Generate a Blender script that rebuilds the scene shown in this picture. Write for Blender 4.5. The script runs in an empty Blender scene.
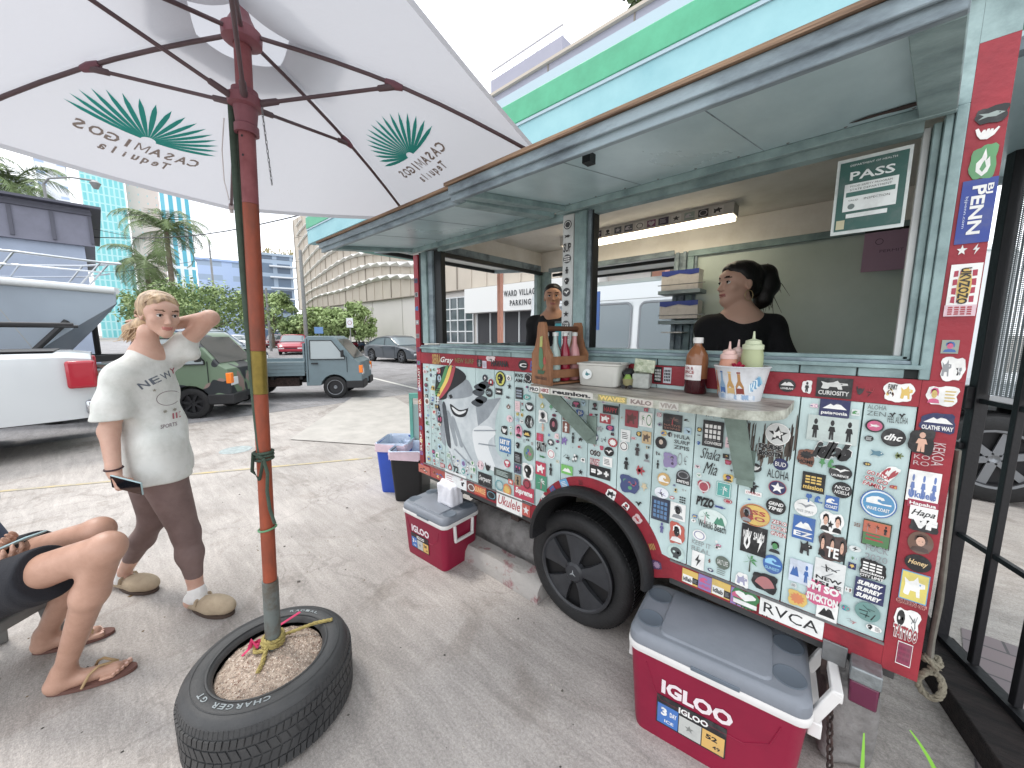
import bpy, math, random
import numpy as np
from mathutils import Vector, Matrix, Euler, noise
PI = math.pi
scene = bpy.context.scene
COL = scene.collection
# ------------------------------------------------------------------ camera frame (metres; X along the trailer, Y into it)
F_, H_, D_ = 372.0, 1.5, 1.49
P_ = math.atan(49.5/372.0)
CA, SA = 0.741, 0.6715
_n = math.hypot(CA, SA); CA /= _n; SA /= _n
def ray(x, y):
    dx = (x-512)/F_; dy = (384-y)/F_
    yf = math.cos(P_)+dy*math.sin(P_); z = -math.sin(P_)+dy*math.cos(P_)
    return (dx*CA-yf*SA, dx*SA+yf*CA, z)
def on(axis, v, x, y):
    """measured point: where the sight line through (x, y) meets the plane axis = v"""
    r = ray(x, y); o = (0, -D_, H_); t = (v-o[axis])/r[axis]
    return Vector([o[i]+t*r[i] for i in range(3)])
def W(right, fwd, z=0.0):
    return Vector((right*CA-fwd*SA, right*SA+fwd*CA-D_, z))
def dep(d, x, y):
    r = ray(x, y); t = d/(-r[0]*SA+r[1]*CA)
    return Vector((t*r[0], -D_+t*r[1], H_+t*r[2]))
HEAD = math.atan2(SA, CA)          # world angle of "to the right" seen from the photographer
# ------------------------------------------------------------------ materials
MATS = {}
def lin(c):
    return tuple(((v/12.92) if v <= 0.04045 else ((v+0.055)/1.055)**2.4) for v in c)
def hexc(h):
    h = h.lstrip('#'); h = ''.join(c*2 for c in h) if len(h) == 3 else h; return lin([int(h[i:i+2], 16)/255 for i in (0, 2, 4)])
def mat(name, col, rough=0.5, metal=0.0, vary=0.0, scale=8.0, bump=0.0, bscale=40.0, spec=0.5, col2=None, detail=6.0,
        trans=0.0, ior=1.45, alpha=1.0, coat=0.0, emit=None, estr=0.0, rvary=0.0, stretch=None, thresh=None):
    """principled material; col linear rgb or '#srgb'. vary mixes darker / col2 by noise."""
    if name in MATS: return MATS[name]
    if isinstance(col, str): col = hexc(col)
    m = bpy.data.materials.new(name); m.use_nodes = True
    nt = m.node_tree; N = nt.nodes; L = nt.links; b = N['Principled BSDF']
    b.inputs['Base Color'].default_value = (*col, 1); b.inputs['Roughness'].default_value = rough
    b.inputs['Metallic'].default_value = metal; b.inputs['Specular IOR Level'].default_value = spec
    b.inputs['IOR'].default_value = ior; b.inputs['Transmission Weight'].default_value = trans
    b.inputs['Alpha'].default_value = alpha; b.inputs['Coat Weight'].default_value = coat
    if emit is not None:
        b.inputs['Emission Color'].default_value = (*emit, 1); b.inputs['Emission Strength'].default_value = estr
    if vary or bump or rvary or col2 is not None:
        tc = N.new('ShaderNodeTexCoord'); src = tc.outputs['Object']
        if stretch:
            mp = N.new('ShaderNodeMapping'); mp.inputs['Scale'].default_value = stretch; L.new(src, mp.inputs['Vector']); src = mp.outputs['Vector']
    if vary or col2 is not None:
        if isinstance(col2, str): col2 = hexc(col2)
        c2 = col2 if col2 is not None else tuple(v*(1-vary) for v in col)
        nz = N.new('ShaderNodeTexNoise'); nz.inputs['Scale'].default_value = scale; nz.inputs['Detail'].default_value = detail
        nz.inputs['Roughness'].default_value = 0.65
        L.new(src, nz.inputs['Vector'])
        r = N.new('ShaderNodeValToRGB'); e = r.color_ramp.elements
        t = thresh or (0.35, 0.65)
        e[0].position = t[0]; e[1].position = t[1]; e[0].color = (*c2, 1); e[1].color = (*col, 1)
        L.new(nz.outputs['Fac'], r.inputs['Fac']); L.new(r.outputs['Color'], b.inputs['Base Color'])
        if rvary:
            mr = N.new('ShaderNodeMapRange'); mr.inputs['To Min'].default_value = rough+rvary; mr.inputs['To Max'].default_value = max(0.02, rough-rvary)
            L.new(nz.outputs['Fac'], mr.inputs['Value']); L.new(mr.outputs['Result'], b.inputs['Roughness'])
    if bump:
        nb = N.new('ShaderNodeTexNoise'); nb.inputs['Scale'].default_value = bscale; nb.inputs['Detail'].default_value = 5
        L.new(src, nb.inputs['Vector'])
        bp = N.new('ShaderNodeBump'); bp.inputs['Strength'].default_value = bump; bp.inputs['Distance'].default_value = 0.01
        L.new(nb.outputs['Fac'], bp.inputs['Height']); L.new(bp.outputs['Normal'], b.inputs['Normal'])
    MATS[name] = m
    return m
def flat(hexs, rough=0.45):
    c = hexc(hexs); g = .3*c[0]+.6*c[1]+.1*c[2]; c = tuple(v*.80+g*.20+.012 for v in c)
    return mat('print_'+hexs.strip('#'), c, rough, col2=tuple(v*.72+.05 for v in c), scale=22, thresh=(.30, .52), detail=8)
# ------------------------------------------------------------------ mesh builder
class MB:
    def __init__(s, xf=None):
        s.v = []; s.f = []; s.m = []; s.mats = []; s.xf = xf or Matrix.Identity(4)
    def mi(s, m):
        if m not in s.mats: s.mats.append(m)
        return s.mats.index(m)
    def add(s, vs, fs, m, xf=None):
        o = len(s.v); X = s.xf @ xf if xf is not None else s.xf
        s.v += [tuple(X @ Vector(p)) for p in vs]; k = s.mi(m)
        for f in fs: s.f.append([i+o for i in f]); s.m.append(k)
    def quad(s, a, b, c, d, m): s.add([a, b, c, d], [(0, 1, 2, 3)], m)
    def poly(s, pts, m): s.add(pts, [tuple(range(len(pts)))], m)
    def box(s, x0, x1, y0, y1, z0, z1, m, xf=None):
        s.add([(x0,y0,z0),(x1,y0,z0),(x1,y1,z0),(x0,y1,z0),(x0,y0,z1),(x1,y0,z1),(x1,y1,z1),(x0,y1,z1)],
              [(0,3,2,1),(4,5,6,7),(0,1,5,4),(1,2,6,5),(2,3,7,6),(3,0,4,7)], m, xf)
    def beam(s, a, b, w, h, m, up=(0, 0, 1)):
        """rectangular bar from a to b, w across, h along up"""
        a = Vector(a); b = Vector(b); d = (b-a); L = d.length; d.normalize(); u = Vector(up)
        r = d.cross(u)
        if r.length < 1e-4: r = d.cross(Vector((0, 1, 0)))
        r.normalize(); u = r.cross(d)
        X = Matrix(((r.x, d.x, u.x, a.x), (r.y, d.y, u.y, a.y), (r.z, d.z, u.z, a.z), (0, 0, 0, 1)))
        s.box(-w/2, w/2, 0, L, -h/2, h/2, m, X)
    def tube(s, path, r, m, seg=10, caps=True, closed=False, flatz=1.0):
        path = [Vector(p) for p in path]; n = len(path); rr = r if isinstance(r, (list, tuple)) else [r]*n
        vs = []; up = None
        for i, p in enumerate(path):
            if closed: t = path[(i+1) % n]-path[i-1]
            else: t = path[min(i+1, n-1)]-path[max(i-1, 0)]
            if t.length < 1e-9: t = Vector((0, 0, 1))
            t.normalize()
            if up is None:
                up = Vector((0, 0, 1)) if abs(t.z) < 0.9 else Vector((1, 0, 0))
            x = up - t*up.dot(t)
            if x.length < 1e-6: x = t.orthogonal()
            x.normalize(); y = t.cross(x); up = x
            for k in range(seg):
                a = 2*PI*k/seg; vs.append(p + x*math.cos(a)*rr[i]*flatz + y*math.sin(a)*rr[i])
        fs = []
        for i in range(n if closed else n-1):
            j = (i+1) % n
            for k in range(seg):
                l = (k+1) % seg; fs.append((i*seg+k, i*seg+l, j*seg+l, j*seg+k))
        if caps and not closed:
            fs.append(tuple(range(seg))[::-1]); fs.append(tuple(range((n-1)*seg, n*seg)))
        s.add(vs, fs, m)
    def lathe(s, prof, m, c=(0, 0, 0), axis='z', seg=32, xf=None, mfun=None, a0=0, a1=2*PI):
        full = abs(a1-a0-2*PI) < 1e-6; ns = seg if full else seg+1
        vs = []
        for (r, z) in prof:
            for k in range(ns):
                a = a0+(a1-a0)*k/seg; x, y = r*math.cos(a), r*math.sin(a)
                p = {'z': (x, y, z), 'y': (x, z, y), 'x': (z, x, y)}[axis]
                vs.append((p[0]+c[0], p[1]+c[1], p[2]+c[2]))
        for i in range(len(prof)-1):
            fs = []
            for k in range(seg):
                l = (k+1) % ns; fs.append((i*ns+k, i*ns+l, (i+1)*ns+l, (i+1)*ns+k))
            if i == 0: base = len(s.v); s.add(vs, fs, mfun(i) if mfun else m, xf)
            else:
                kk = s.mi(mfun(i) if mfun else m)
                for f in fs: s.f.append([q+base for q in f]); s.m.append(kk)
    def prism(s, pts, d0, d1, m, plane='xz', mside=None):
        """outline pts (a, b) in plane, extruded from d0 to d1 on the other axis"""
        def P(a, b, d): return {'xz': (a, d, b), 'xy': (a, b, d), 'yz': (d, a, b)}[plane]
        n = len(pts); vs = [P(a, b, d0) for a, b in pts]+[P(a, b, d1) for a, b in pts]
        s.add(vs, [tuple(range(n)), tuple(range(n, 2*n))[::-1]], m)
        s.add(vs, [(i, i+n, (i+1) % n+n, (i+1) % n) for i in range(n)], mside or m)
    def loft(s, rings, m, closed=True, caps=True, mfun=None):
        n = len(rings[0]); base = len(s.v)
        s.v += [tuple(s.xf @ Vector(p)) for r in rings for p in r]
        for i in range(len(rings)-1):
            for k in range(n if closed else n-1):
                l = (k+1) % n
                s.f.append([base+i*n+k, base+i*n+l, base+(i+1)*n+l, base+(i+1)*n+k]); s.m.append(s.mi(mfun(i, k) if mfun else m))
        if caps and closed:
            s.f.append([base+k for k in range(n)][::-1]); s.m.append(s.mi(m))
            s.f.append([base+(len(rings)-1)*n+k for k in range(n)]); s.m.append(s.mi(m))
    def build(s, name, parent=None, smooth=None, bevel=0.0, bseg=2, fix=True, matrix=None):
        me = bpy.data.meshes.new(name)
        v = s.v
        inv = None
        if parent is not None and not getattr(s, 'local', False):
            inv = WM(parent).inverted(); v = [tuple(inv @ Vector(p)) for p in v]
        me.from_pydata(v, [], s.f); 
        for m in s.mats: me.materials.append(m)
        me.polygons.foreach_set('material_index', s.m)
        me.update()
        if fix:
            import bmesh
            bm = bmesh.new(); bm.from_mesh(me); bmesh.ops.recalc_face_normals(bm, faces=bm.faces); bm.to_mesh(me); bm.free()
        if smooth is not None:
            me.shade_smooth(); me.set_sharp_from_angle(angle=math.radians(smooth))
        o = bpy.data.objects.new(name, me); COL.objects.link(o)
        if parent is not None: o.parent = parent
        if bevel:
            b = o.modifiers.new('bevel', 'BEVEL'); b.width = bevel; b.segments = bseg; b.limit_method = 'ANGLE'; b.angle_limit = math.radians(40); b.harden_normals = False
            if smooth is None:
                me.shade_smooth(); me.set_sharp_from_angle(angle=math.radians(35))
        return o
def WM(o):
    m = Matrix.LocRotScale(o.location, o.rotation_euler, o.scale)
    return WM(o.parent) @ m if o.parent else m
def empty(name, loc=(0, 0, 0), rz=0.0, rot=None, s=1.0):
    o = bpy.data.objects.new(name, None); COL.objects.link(o); o.location = loc
    o.rotation_euler = rot if rot else (0, 0, rz); o.scale = (s, s, s); o.empty_display_size = 0.05
    return o
def tag(o, label=None, cat=None, group=None, kind=None):
    if label: o['label'] = label
    if cat: o['category'] = cat
    if group: o['group'] = group
    if kind: o['kind'] = kind
    return o
CH = {}
def copy_tree(o, parent=None):
    c = o.copy(); COL.objects.link(c)
    c.parent = parent
    for ch in [x for x in bpy.data.objects if x.parent == o]: copy_tree(ch, c)
    return c
# ------------------------------------------------------------------ lettering (built-in font, turned into mesh)
_TX = {}
def text2d(s, bold=0.0, shear=0.0, res=2, ital=False, space=1.0):
    k = (s, bold, shear, space)
    if k in _TX: return _TX[k]
    cu = bpy.data.curves.new('t', 'FONT'); cu.body = s; cu.size = 1; cu.offset = bold; cu.shear = shear; cu.resolution_u = res; cu.fill_mode = 'FRONT'
    cu.align_x = 'CENTER'; cu.space_character = space; cu.space_line = 0.82
    o = bpy.data.objects.new('t', cu); COL.objects.link(o)
    bpy.context.view_layer.update()
    dg = bpy.context.evaluated_depsgraph_get(); me = bpy.data.meshes.new_from_object(o.evaluated_get(dg))
    vs = [(p.co.x, p.co.y) for p in me.vertices]; me.calc_loop_triangles(); fs = [tuple(t.vertices) for t in me.loop_triangles]
    bpy.data.objects.remove(o); bpy.data.curves.remove(cu); bpy.data.meshes.remove(me)
    if not vs: vs = [(0, 0), (1, 0), (0, 1)]; fs = []
    x0 = min(v[0] for v in vs); x1 = max(v[0] for v in vs); y0 = min(v[1] for v in vs); y1 = max(v[1] for v in vs)
    r = ([((x-(x0+x1)/2), (y-(y0+y1)/2)) for x, y in vs], fs, x1-x0, y1-y0)
    _TX[k] = r
    return r
def put_text(mb, s, xf, w, h, m, bold=0.02, shear=0.0, space=1.0, fit='box', arc=0.0):
    """text in xf's XY plane, centred, scaled into w x h"""
    vs, fs, tw, th = text2d(s, bold, shear, space=space)
    sx, sy = w/tw, h/th
    if fit == 'keep': sx = sy = min(sx, sy)
    if fit == 'loose': sx = min(sx, sy*1.25); sy = min(sy, sx*1.4)
    out = []
    for x, y in vs:
        X, Y = x*sx, y*sy
        if arc:
            R = arc; a = X/R; X, Y = (R+Y)*math.sin(a), (R+Y)*math.cos(a)-R
        out.append((X, Y, 0))
    mb.add(out, fs, m, xf)
# ------------------------------------------------------------------ implicit bodies: union of tapered capsules and ellipsoids, meshed by surface nets
def sdf_mesh(prims, h):
    lo = np.array([1e9]*3); hi = -lo
    for p in prims:
        if p.get('op', 'add') != 'add': continue
        b0, b1 = _bb(p); lo = np.minimum(lo, b0); hi = np.maximum(hi, b1)
    lo -= 3*h; hi += 3*h
    dim = np.ceil((hi-lo)/h).astype(int)+1
    G = np.full(dim, 0.25, np.float32)
    for p in prims:
        k = p.get('k', 0.02); b0, b1 = _bb(p); mg = k*1.0+2*h
        i0 = np.maximum(np.floor((b0-mg-lo)/h).astype(int), 0); i1 = np.minimum(np.ceil((b1+mg-lo)/h).astype(int)+1, dim)
        if (i1 <= i0).any(): continue
        xs = [lo[a]+h*np.arange(i0[a], i1[a]) for a in range(3)]
        X, Y, Z = np.meshgrid(*xs, indexing='ij', sparse=True)
        d = _dist(p, X, Y, Z).astype(np.float32)
        S = G[i0[0]:i1[0], i0[1]:i1[1], i0[2]:i1[2]]
        op = p.get('op', 'add')
        if op == 'add':
            hh = np.maximum(k-np.abs(S-d), 0)/k if k > 0 else 0
            r = np.minimum(S, d)-(hh*hh*k*0.25 if k > 0 else 0)
        elif op == 'sub':
            hh = np.maximum(k-np.abs(S+d), 0)/k
            r = np.maximum(S, -d)+hh*hh*k*0.25
        elif op == 'disp':
            r = S + d*np.float32(1)
        G[i0[0]:i1[0], i0[1]:i1[1], i0[2]:i1[2]] = r
    return _nets(G, lo, h)
def _bb(p):
    if p['t'] == 'cap':
        a, b = np.array(p['a'], float), np.array(p['b'], float); r = max(p['ra'], p['rb'])
        return np.minimum(a, b)-r, np.maximum(a, b)+r
    c = np.array(p['c'], float); R = max(p['r'])
    return c-R, c+R
def _dist(p, X, Y, Z):
    if p['t'] == 'cap':
        a, b = np.array(p['a'], float), np.array(p['b'], float); ab = b-a; L2 = max(ab@ab, 1e-12)
        px, py, pz = X-a[0], Y-a[1], Z-a[2]
        t = np.clip((px*ab[0]+py*ab[1]+pz*ab[2])/L2, 0, 1)
        return np.sqrt((px-t*ab[0])**2+(py-t*ab[1])**2+(pz-t*ab[2])**2)-(p['ra']+(p['rb']-p['ra'])*t)
    c = p['c']; r = p['r']; x, y, z = X-c[0], Y-c[1], Z-c[2]
    M = p.get('M')
    if M is not None:
        x, y, z = (M[0][0]*x+M[1][0]*y+M[2][0]*z, M[0][1]*x+M[1][1]*y+M[2][1]*z, M[0][2]*x+M[1][2]*y+M[2][2]*z)
    if p['t'] == 'ell':
        k0 = np.sqrt((x/r[0])**2+(y/r[1])**2+(z/r[2])**2); k1 = np.sqrt((x/r[0]**2)**2+(y/r[1]**2)**2+(z/r[2]**2)**2)+1e-9
        return k0*(k0-1)/k1
    if p['t'] == 'rbox':
        q = p.get('q', 0.01)
        qx, qy, qz = np.abs(x)-r[0]+q, np.abs(y)-r[1]+q, np.abs(z)-r[2]+q
        return np.sqrt(np.maximum(qx, 0)**2+np.maximum(qy, 0)**2+np.maximum(qz, 0)**2)+np.minimum(np.maximum(qx, np.maximum(qy, qz)), 0)-q
def _nets(G, lo, h):
    ins = G < 0
    nx, ny, nz = G.shape
    c = np.zeros((nx-1, ny-1, nz-1), np.int8)
    for i in (0, 1):
        for j in (0, 1):
            for k in (0, 1): c += ins[i:nx-1+i, j:ny-1+j, k:nz-1+k]
    act = (c > 0) & (c < 8); idx = np.full(act.shape, -1, np.int64); ii = np.argwhere(act); idx[act] = np.arange(len(ii))
    acc = np.zeros((len(ii), 3)); cnt = np.zeros(len(ii))
    corners = [(i, j, k) for i in (0, 1) for j in (0, 1) for k in (0, 1)]
    for a in corners:
        for ax in range(3):
            if a[ax] == 1: continue
            b = list(a); b[ax] = 1; b = tuple(b)
            ga = G[ii[:, 0]+a[0], ii[:, 1]+a[1], ii[:, 2]+a[2]]; gb = G[ii[:, 0]+b[0], ii[:, 1]+b[1], ii[:, 2]+b[2]]
            m = (ga < 0) != (gb < 0); t = np.where(m, ga/np.where(m, ga-gb, 1), 0)
            p = np.array(a, float)[None].repeat(len(ii), 0); p[:, ax] += t
            acc[m] += p[m]; cnt[m] += 1
    V = (ii+acc/np.maximum(cnt, 1)[:, None])*h+lo
    F = []
    for ax in range(3):
        sl0 = [slice(None)]*3; sl1 = [slice(None)]*3; sl0[ax] = slice(0, -1); sl1[ax] = slice(1, None)
        cr = ins[tuple(sl0)] != ins[tuple(sl1)]; e = np.argwhere(cr)
        u, w = [a for a in range(3) if a != ax]
        e = e[(e[:, u] > 0) & (e[:, w] > 0) & (e[:, u] < G.shape[u]-1) & (e[:, w] < G.shape[w]-1)]
        q = []
        for du, dw in ((0, 0), (-1, 0), (-1, -1), (0, -1)):
            g = e.copy(); g[:, u] += du; g[:, w] += dw; q.append(idx[g[:, 0], g[:, 1], g[:, 2]])
        q = np.stack(q, 1); fl = ins[e[:, 0], e[:, 1], e[:, 2]]
        if ax == 1: fl = ~fl
        q[~fl] = q[~fl][:, ::-1]; F.append(q)
    return V, np.concatenate(F)
def cap(a, b, ra, rb=None, k=0.02, op='add'):
    return dict(t='cap', a=tuple(a), b=tuple(b), ra=ra, rb=ra if rb is None else rb, k=k, op=op)
def ell(c, r, k=0.02, op='add', M=None): return dict(t='ell', c=tuple(c), r=tuple(r), k=k, op=op, M=M)
def rbox(c, r, q=0.01, k=0.02, op='add', M=None): return dict(t='rbox', c=tuple(c), r=tuple(r), q=q, k=k, op=op, M=M)
def chain(pts, rad, k=0.02):
    return [cap(pts[i], pts[i+1], rad[i], rad[i+1], k) for i in range(len(pts)-1)]
def body_obj(name, prims, h, mats, parent=None, xf=None, mfun=None, smooth_it=2, disp=None):
    V, Fc = sdf_mesh(prims, h)
    # light Laplacian smoothing
    for _ in range(smooth_it):
        S = np.zeros_like(V); n = np.zeros(len(V))
        for k in range(4):
            a, b = Fc[:, k], Fc[:, (k+1) % 4]
            np.add.at(S, a, V[b]); np.add.at(n, a, 1)
        V = V*0.45+0.55*S/np.maximum(n, 1)[:, None]
    if disp is not None: V = disp(V)
    cen = V[Fc].mean(1)
    mi = mfun(cen) if mfun else np.zeros(len(Fc), int)
    if xf is not None:
        M = np.array(xf); V = V@M[:3, :3].T+M[:3, 3]
    if parent is not None:
        M = np.array(WM(parent).inverted()); V = V@M[:3, :3].T+M[:3, 3]
    me = bpy.data.meshes.new(name); me.from_pydata(V.tolist(), [], Fc.tolist())
    for m in mats: me.materials.append(m)
    me.polygons.foreach_set('material_index', mi.astype(int).tolist()); me.shade_smooth(); me.update()
    import bmesh
    bm = bmesh.new(); bm.from_mesh(me); bmesh.ops.recalc_face_normals(bm, faces=bm.faces); bm.to_mesh(me); bm.free()
    me.shade_smooth()
    o = bpy.data.objects.new(name, me); COL.objects.link(o)
    if parent is not None: o.parent = parent
    return o
def frame(o, x, y, z):
    """matrix with origin o and given axes"""
    x, y, z = Vector(x), Vector(y), Vector(z)
    return Matrix(((x.x, y.x, z.x, o[0]), (x.y, y.y, z.y, o[1]), (x.z, y.z, z.z, o[2]), (0, 0, 0, 1)))
FACE = lambda x, z, y=0.0, rot=0.0: frame((x, y, z), (math.cos(rot), 0, math.sin(rot)), (-math.sin(rot), 0, math.cos(rot)), (0, -1, 0))
# ------------------------------------------------------------------ camera, world, light
cam = bpy.data.cameras.new('camera'); co = bpy.data.objects.new('camera', cam); COL.objects.link(co)
cam.sensor_width = 36; cam.lens = F_/1024*36; cam.clip_start = 0.02; cam.clip_end = 3000
co.location = (0, -D_, H_); co.rotation_euler = (PI/2-P_, 0, math.atan2(SA, CA)); scene.camera = co
w = bpy.data.worlds.new('World'); scene.world = w; w.use_nodes = True
nt = w.node_tree; N = nt.nodes; L = nt.links; bg = N['Background']
SUN_EL, SUN_AZ = math.radians(62), math.radians(200)
sky = N.new('ShaderNodeTexSky'); sky.sky_type = 'NISHITA'; sky.sun_disc = False; sky.sun_elevation = SUN_EL
sky.sun_rotation = math.radians(90)-SUN_AZ; sky.dust_density = 3; sky.air_density = 1.0
hs = N.new('ShaderNodeHueSaturation'); hs.inputs['Saturation'].default_value = 0.45
L.new(sky.outputs['Color'], hs.inputs['Color'])
tc = N.new('ShaderNodeTexCoord'); mp = N.new('ShaderNodeMapping'); mp.inputs['Scale'].default_value = (1, 1, 2.2)
nz = N.new('ShaderNodeTexNoise'); nz.inputs['Scale'].default_value = 1.6; nz.inputs['Detail'].default_value = 7
L.new(tc.outputs['Generated'], mp.inputs['Vector']); L.new(mp.outputs['Vector'], nz.inputs['Vector'])
cr = N.new('ShaderNodeValToRGB'); cr.color_ramp.elements[0].position = 0.25; cr.color_ramp.elements[1].position = 0.5
L.new(nz.outputs['Fac'], cr.inputs['Fac'])
mx = N.new('ShaderNodeMix'); mx.data_type = 'RGBA'
mx.inputs['B'].default_value = (17, 17.6, 18.4, 1)
L.new(cr.outputs['Color'], mx.inputs['Factor']); L.new(hs.outputs['Color'], mx.inputs['A']); L.new(mx.outputs['Result'], bg.inputs['Color'])
bg.inputs['Strength'].default_value = 0.1
sl = bpy.data.lights.new('sun', 'SUN'); sl.energy = 1.5; sl.angle = math.radians(12); sl.color = (1, 0.96, 0.9)
so = bpy.data.objects.new('sun', sl); COL.objects.link(so)
sd = Vector((math.cos(SUN_AZ)*math.cos(SUN_EL), math.sin(SUN_AZ)*math.cos(SUN_EL), math.sin(SUN_EL)))
so.rotation_euler = sd.to_track_quat('Z', 'Y').to_euler(); so.location = (0, 0, 20)
scene.view_settings.view_transform = 'Standard'; scene.view_settings.look = 'None'; scene.view_settings.gamma = 1
scene.view_settings.exposure = 0.42; scene.view_settings.use_curve_mapping = False
# ------------------------------------------------------------------ the food trailer
random.seed(4)
XL, XR, YB, ZB = -2.25, 0.227, 1.40, 0.507
mint = mat('mint_paint', '#c0d4d3', 0.5, vary=0.0, col2='#a2b6b5', scale=6, bump=0.25, bscale=30, thresh=(0.3, 0.6), rvary=0.12, stretch=(1, 1, 0.35))
mintd = mat('mint_trim', '#93aaaa', 0.5, col2='#6f8485', scale=7, bump=0.25, bscale=35, thresh=(0.35, 0.6), rvary=0.1)
mintw = mat('mint_trim_weathered', '#8f9fa6', 0.6, col2='#566068', scale=9, bump=0.5, bscale=50, thresh=(0.32, 0.56), stretch=(0.4, 1, 1))
soffit = mat('soffit_paint', '#b9d0d4', 0.32, col2='#98b0b6', scale=2.4, bump=0.2, bscale=7, thresh=(0.28, 0.62), rvary=0.16, stretch=(1, .5, 1), detail=9)
redp = mat('red_paint', '#932b36', 0.5, col2='#76222d', scale=6, bump=0.2, bscale=60, thresh=(0.3, 0.55), rvary=0.1)
blackr = mat('black_rubber', (0.012, 0.012, 0.013), 0.6, bump=0.3, bscale=90)
gap = mat('joint_dark', (0.02, 0.024, 0.024), 0.9)
beige = mat('interior_paint', '#ebe8e1', 0.6, col2='#d6d1c7', scale=4, bump=0.15, bscale=20, thresh=(0.25, 0.6))
plyedge = mat('plywood_edge', '#9a7f66', 0.8, col2='#5d4a3d', scale=14, stretch=(0.3, 1, 8), bump=0.3)
boardm = mat('green_board', '#cedad2', 0.4, col2='#bccac1', scale=2, thresh=(0.3, 0.7))
rusty = mat('rusty_dark', '#4a3a36', 0.8, col2='#241d1c', scale=30, bump=0.4)
steel = mat('galvanised', '#8b8d8e', 0.45, metal=0.7, vary=0.3, scale=12, bump=0.2)
darkwin = mat('dark_frame', (0.015, 0.017, 0.018), 0.5)
offw = mat('off_white_paint', '#cfd3d2', 0.5, vary=0.15, scale=6)
T = tag(empty('food_trailer', (-1.0, 0.7, 0)), 'pale mint food trailer with red trim, its side covered all over in stickers', 'food trailer')
ACX, ACZ, AR = -0.85, 0.465, 0.287
def archz(x, r=AR, cx=ACX, cz=ACZ):
    return cz+math.sqrt(max(r*r-(x-cx)**2, 0)) if abs(x-cx) < r else None
joints = [-2.183+0.0, -2.104, -1.949, -1.797, -1.643, -1.485, -1.334, -1.184, -1.022, -0.872, -0.721, -0.566, -0.410, -0.255, -0.103, 0.044, 0.152]
mb = MB(); bk = MB()
for i in range(len(joints)-1):
    a, b = joints[i]+0.002, joints[i+1]-0.002
    yo = random.uniform(-0.0008, 0.0008)
    n = 9; bot = []
    for k in range(n):
        x = a+(b-a)*k/(n-1); z = archz(x, 0.335, -0.835, 0.487); bot.append((x, max(0.589, z) if z else 0.589))
    pts = bot+[(b, 1.302), (a, 1.302)]
    mb.prism(pts, yo, 0.012, mint)
mb.build('side_panel', T, bevel=0.0012, bseg=1)
gapm = mat('plank_groove', '#566866', .9)
bk.box(-1.0, joints[-1], 0.0122, 0.0124, 0.84, 1.302, gapm); bk.box(-0.49, joints[-1], 0.0122, 0.0124, 0.60, 0.838, gapm)
bk.box(joints[0], joints[-1], 0.0125, 0.02, 0.84, 1.302, gap); bk.box(joints[0], -1.18, 0.0125, 0.02, 0.55, 0.838, gap); bk.box(-0.49, joints[-1], 0.0125, 0.02, 0.55, 0.838, gap)
bk.build('backing_board', T)
# red trim, one painted band each
mb = MB(); mb.box(-2.2, 0.152, -0.003, 0.012, 1.3035, 1.378, redp)
for x in (-1.62, -0.9): mb.box(x, x+0.003, -0.0035, -0.003, 1.3035, 1.378, gap)
mb.build('upper_red_band', T)
mb = MB()
mb.box(XL, -2.2005, -0.004, 0.03, ZB, 2.03, redp); mb.build('corner_strip', T)
mb = MB(); mb.box(0.165, XR, -0.004, 0.03, 1.378, 2.19, redp); mb.box(0.165, XR, -0.004, 0.03, 2.1905, 2.2995, mintd); mb.box(0.1525, XR, -0.004, 0.03, ZB, 1.3775, redp); mb.build('corner_post', T)
for a, b, c, d in ((-2.2, -1.165, -2.2, -1.2), (-.508, .152, -.47, .152)): mb = MB(); mb.box(a, b, -0.004, 0.03, ZB, 0.587, redp); mb.box(c, d, -0.010, -0.0041, 0.582, 0.589, steel); mb.build('skirt', T)
# arch band around the wheel
mb = MB(); out = []; inn = []; n = 40
for k in range(n+1):
    a = PI*k/n
    out.append((-0.835+0.345*math.cos(a), 0.487+0.345*math.sin(a))); inn.append((ACX+0.292*math.cos(a), ACZ+0.292*math.sin(a)))
out = [(-0.46, 0.507), (-0.475, 0.589)]+out[4:-3]+[(-1.20, 0.589), (-1.21, 0.507)]
def ring(outer, inner, y0, y1, m, mb):
    n = min(len(outer), len(inner))
    def rs(P, n):
        L = [0]
        for i in range(1, len(P)): L.append(L[-1]+math.dist(P[i], P[i-1]))
        r = []
        for k in range(n):
            t = L[-1]*k/(n-1); j = max(i for i in range(len(L)) if L[i] <= t+1e-9); j = min(j, len(P)-2)
            u = (t-L[j])/max(L[j+1]-L[j], 1e-9); r.append((P[j][0]+(P[j+1][0]-P[j][0])*u, P[j][1]+(P[j+1][1]-P[j][1])*u))
        return r
    O, I = rs(outer, 50), rs(inner, 50)
    for k in range(49):
        mb.prism([O[k], O[k+1], I[k+1], I[k]], y0, y1, m)
ring(out, inn, -0.0035, 0.012, redp, mb); mb.build('wheel_arch_band', T)
# black rubber mudguard flaring out of the arch
mb = MB(); rings = []
for k in range(41):
    a = math.radians(-4)+math.radians(188)*k/40
    c, s = math.cos(a), math.sin(a); R = []
    for (r, y) in ((0.318, 0.0), (0.322, -0.03), (0.316, -0.068), (0.304, -0.078), (0.290, -0.074), (0.286, -0.03), (0.284, 0.32), (0.29, 0.32), (0.296, 0.0)):
        R.append((ACX+r*c, y, ACZ+r*s))
    rings.append(R)
mb.loft(rings, blackr); mb.build('mudguard', T, smooth=50)
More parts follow.
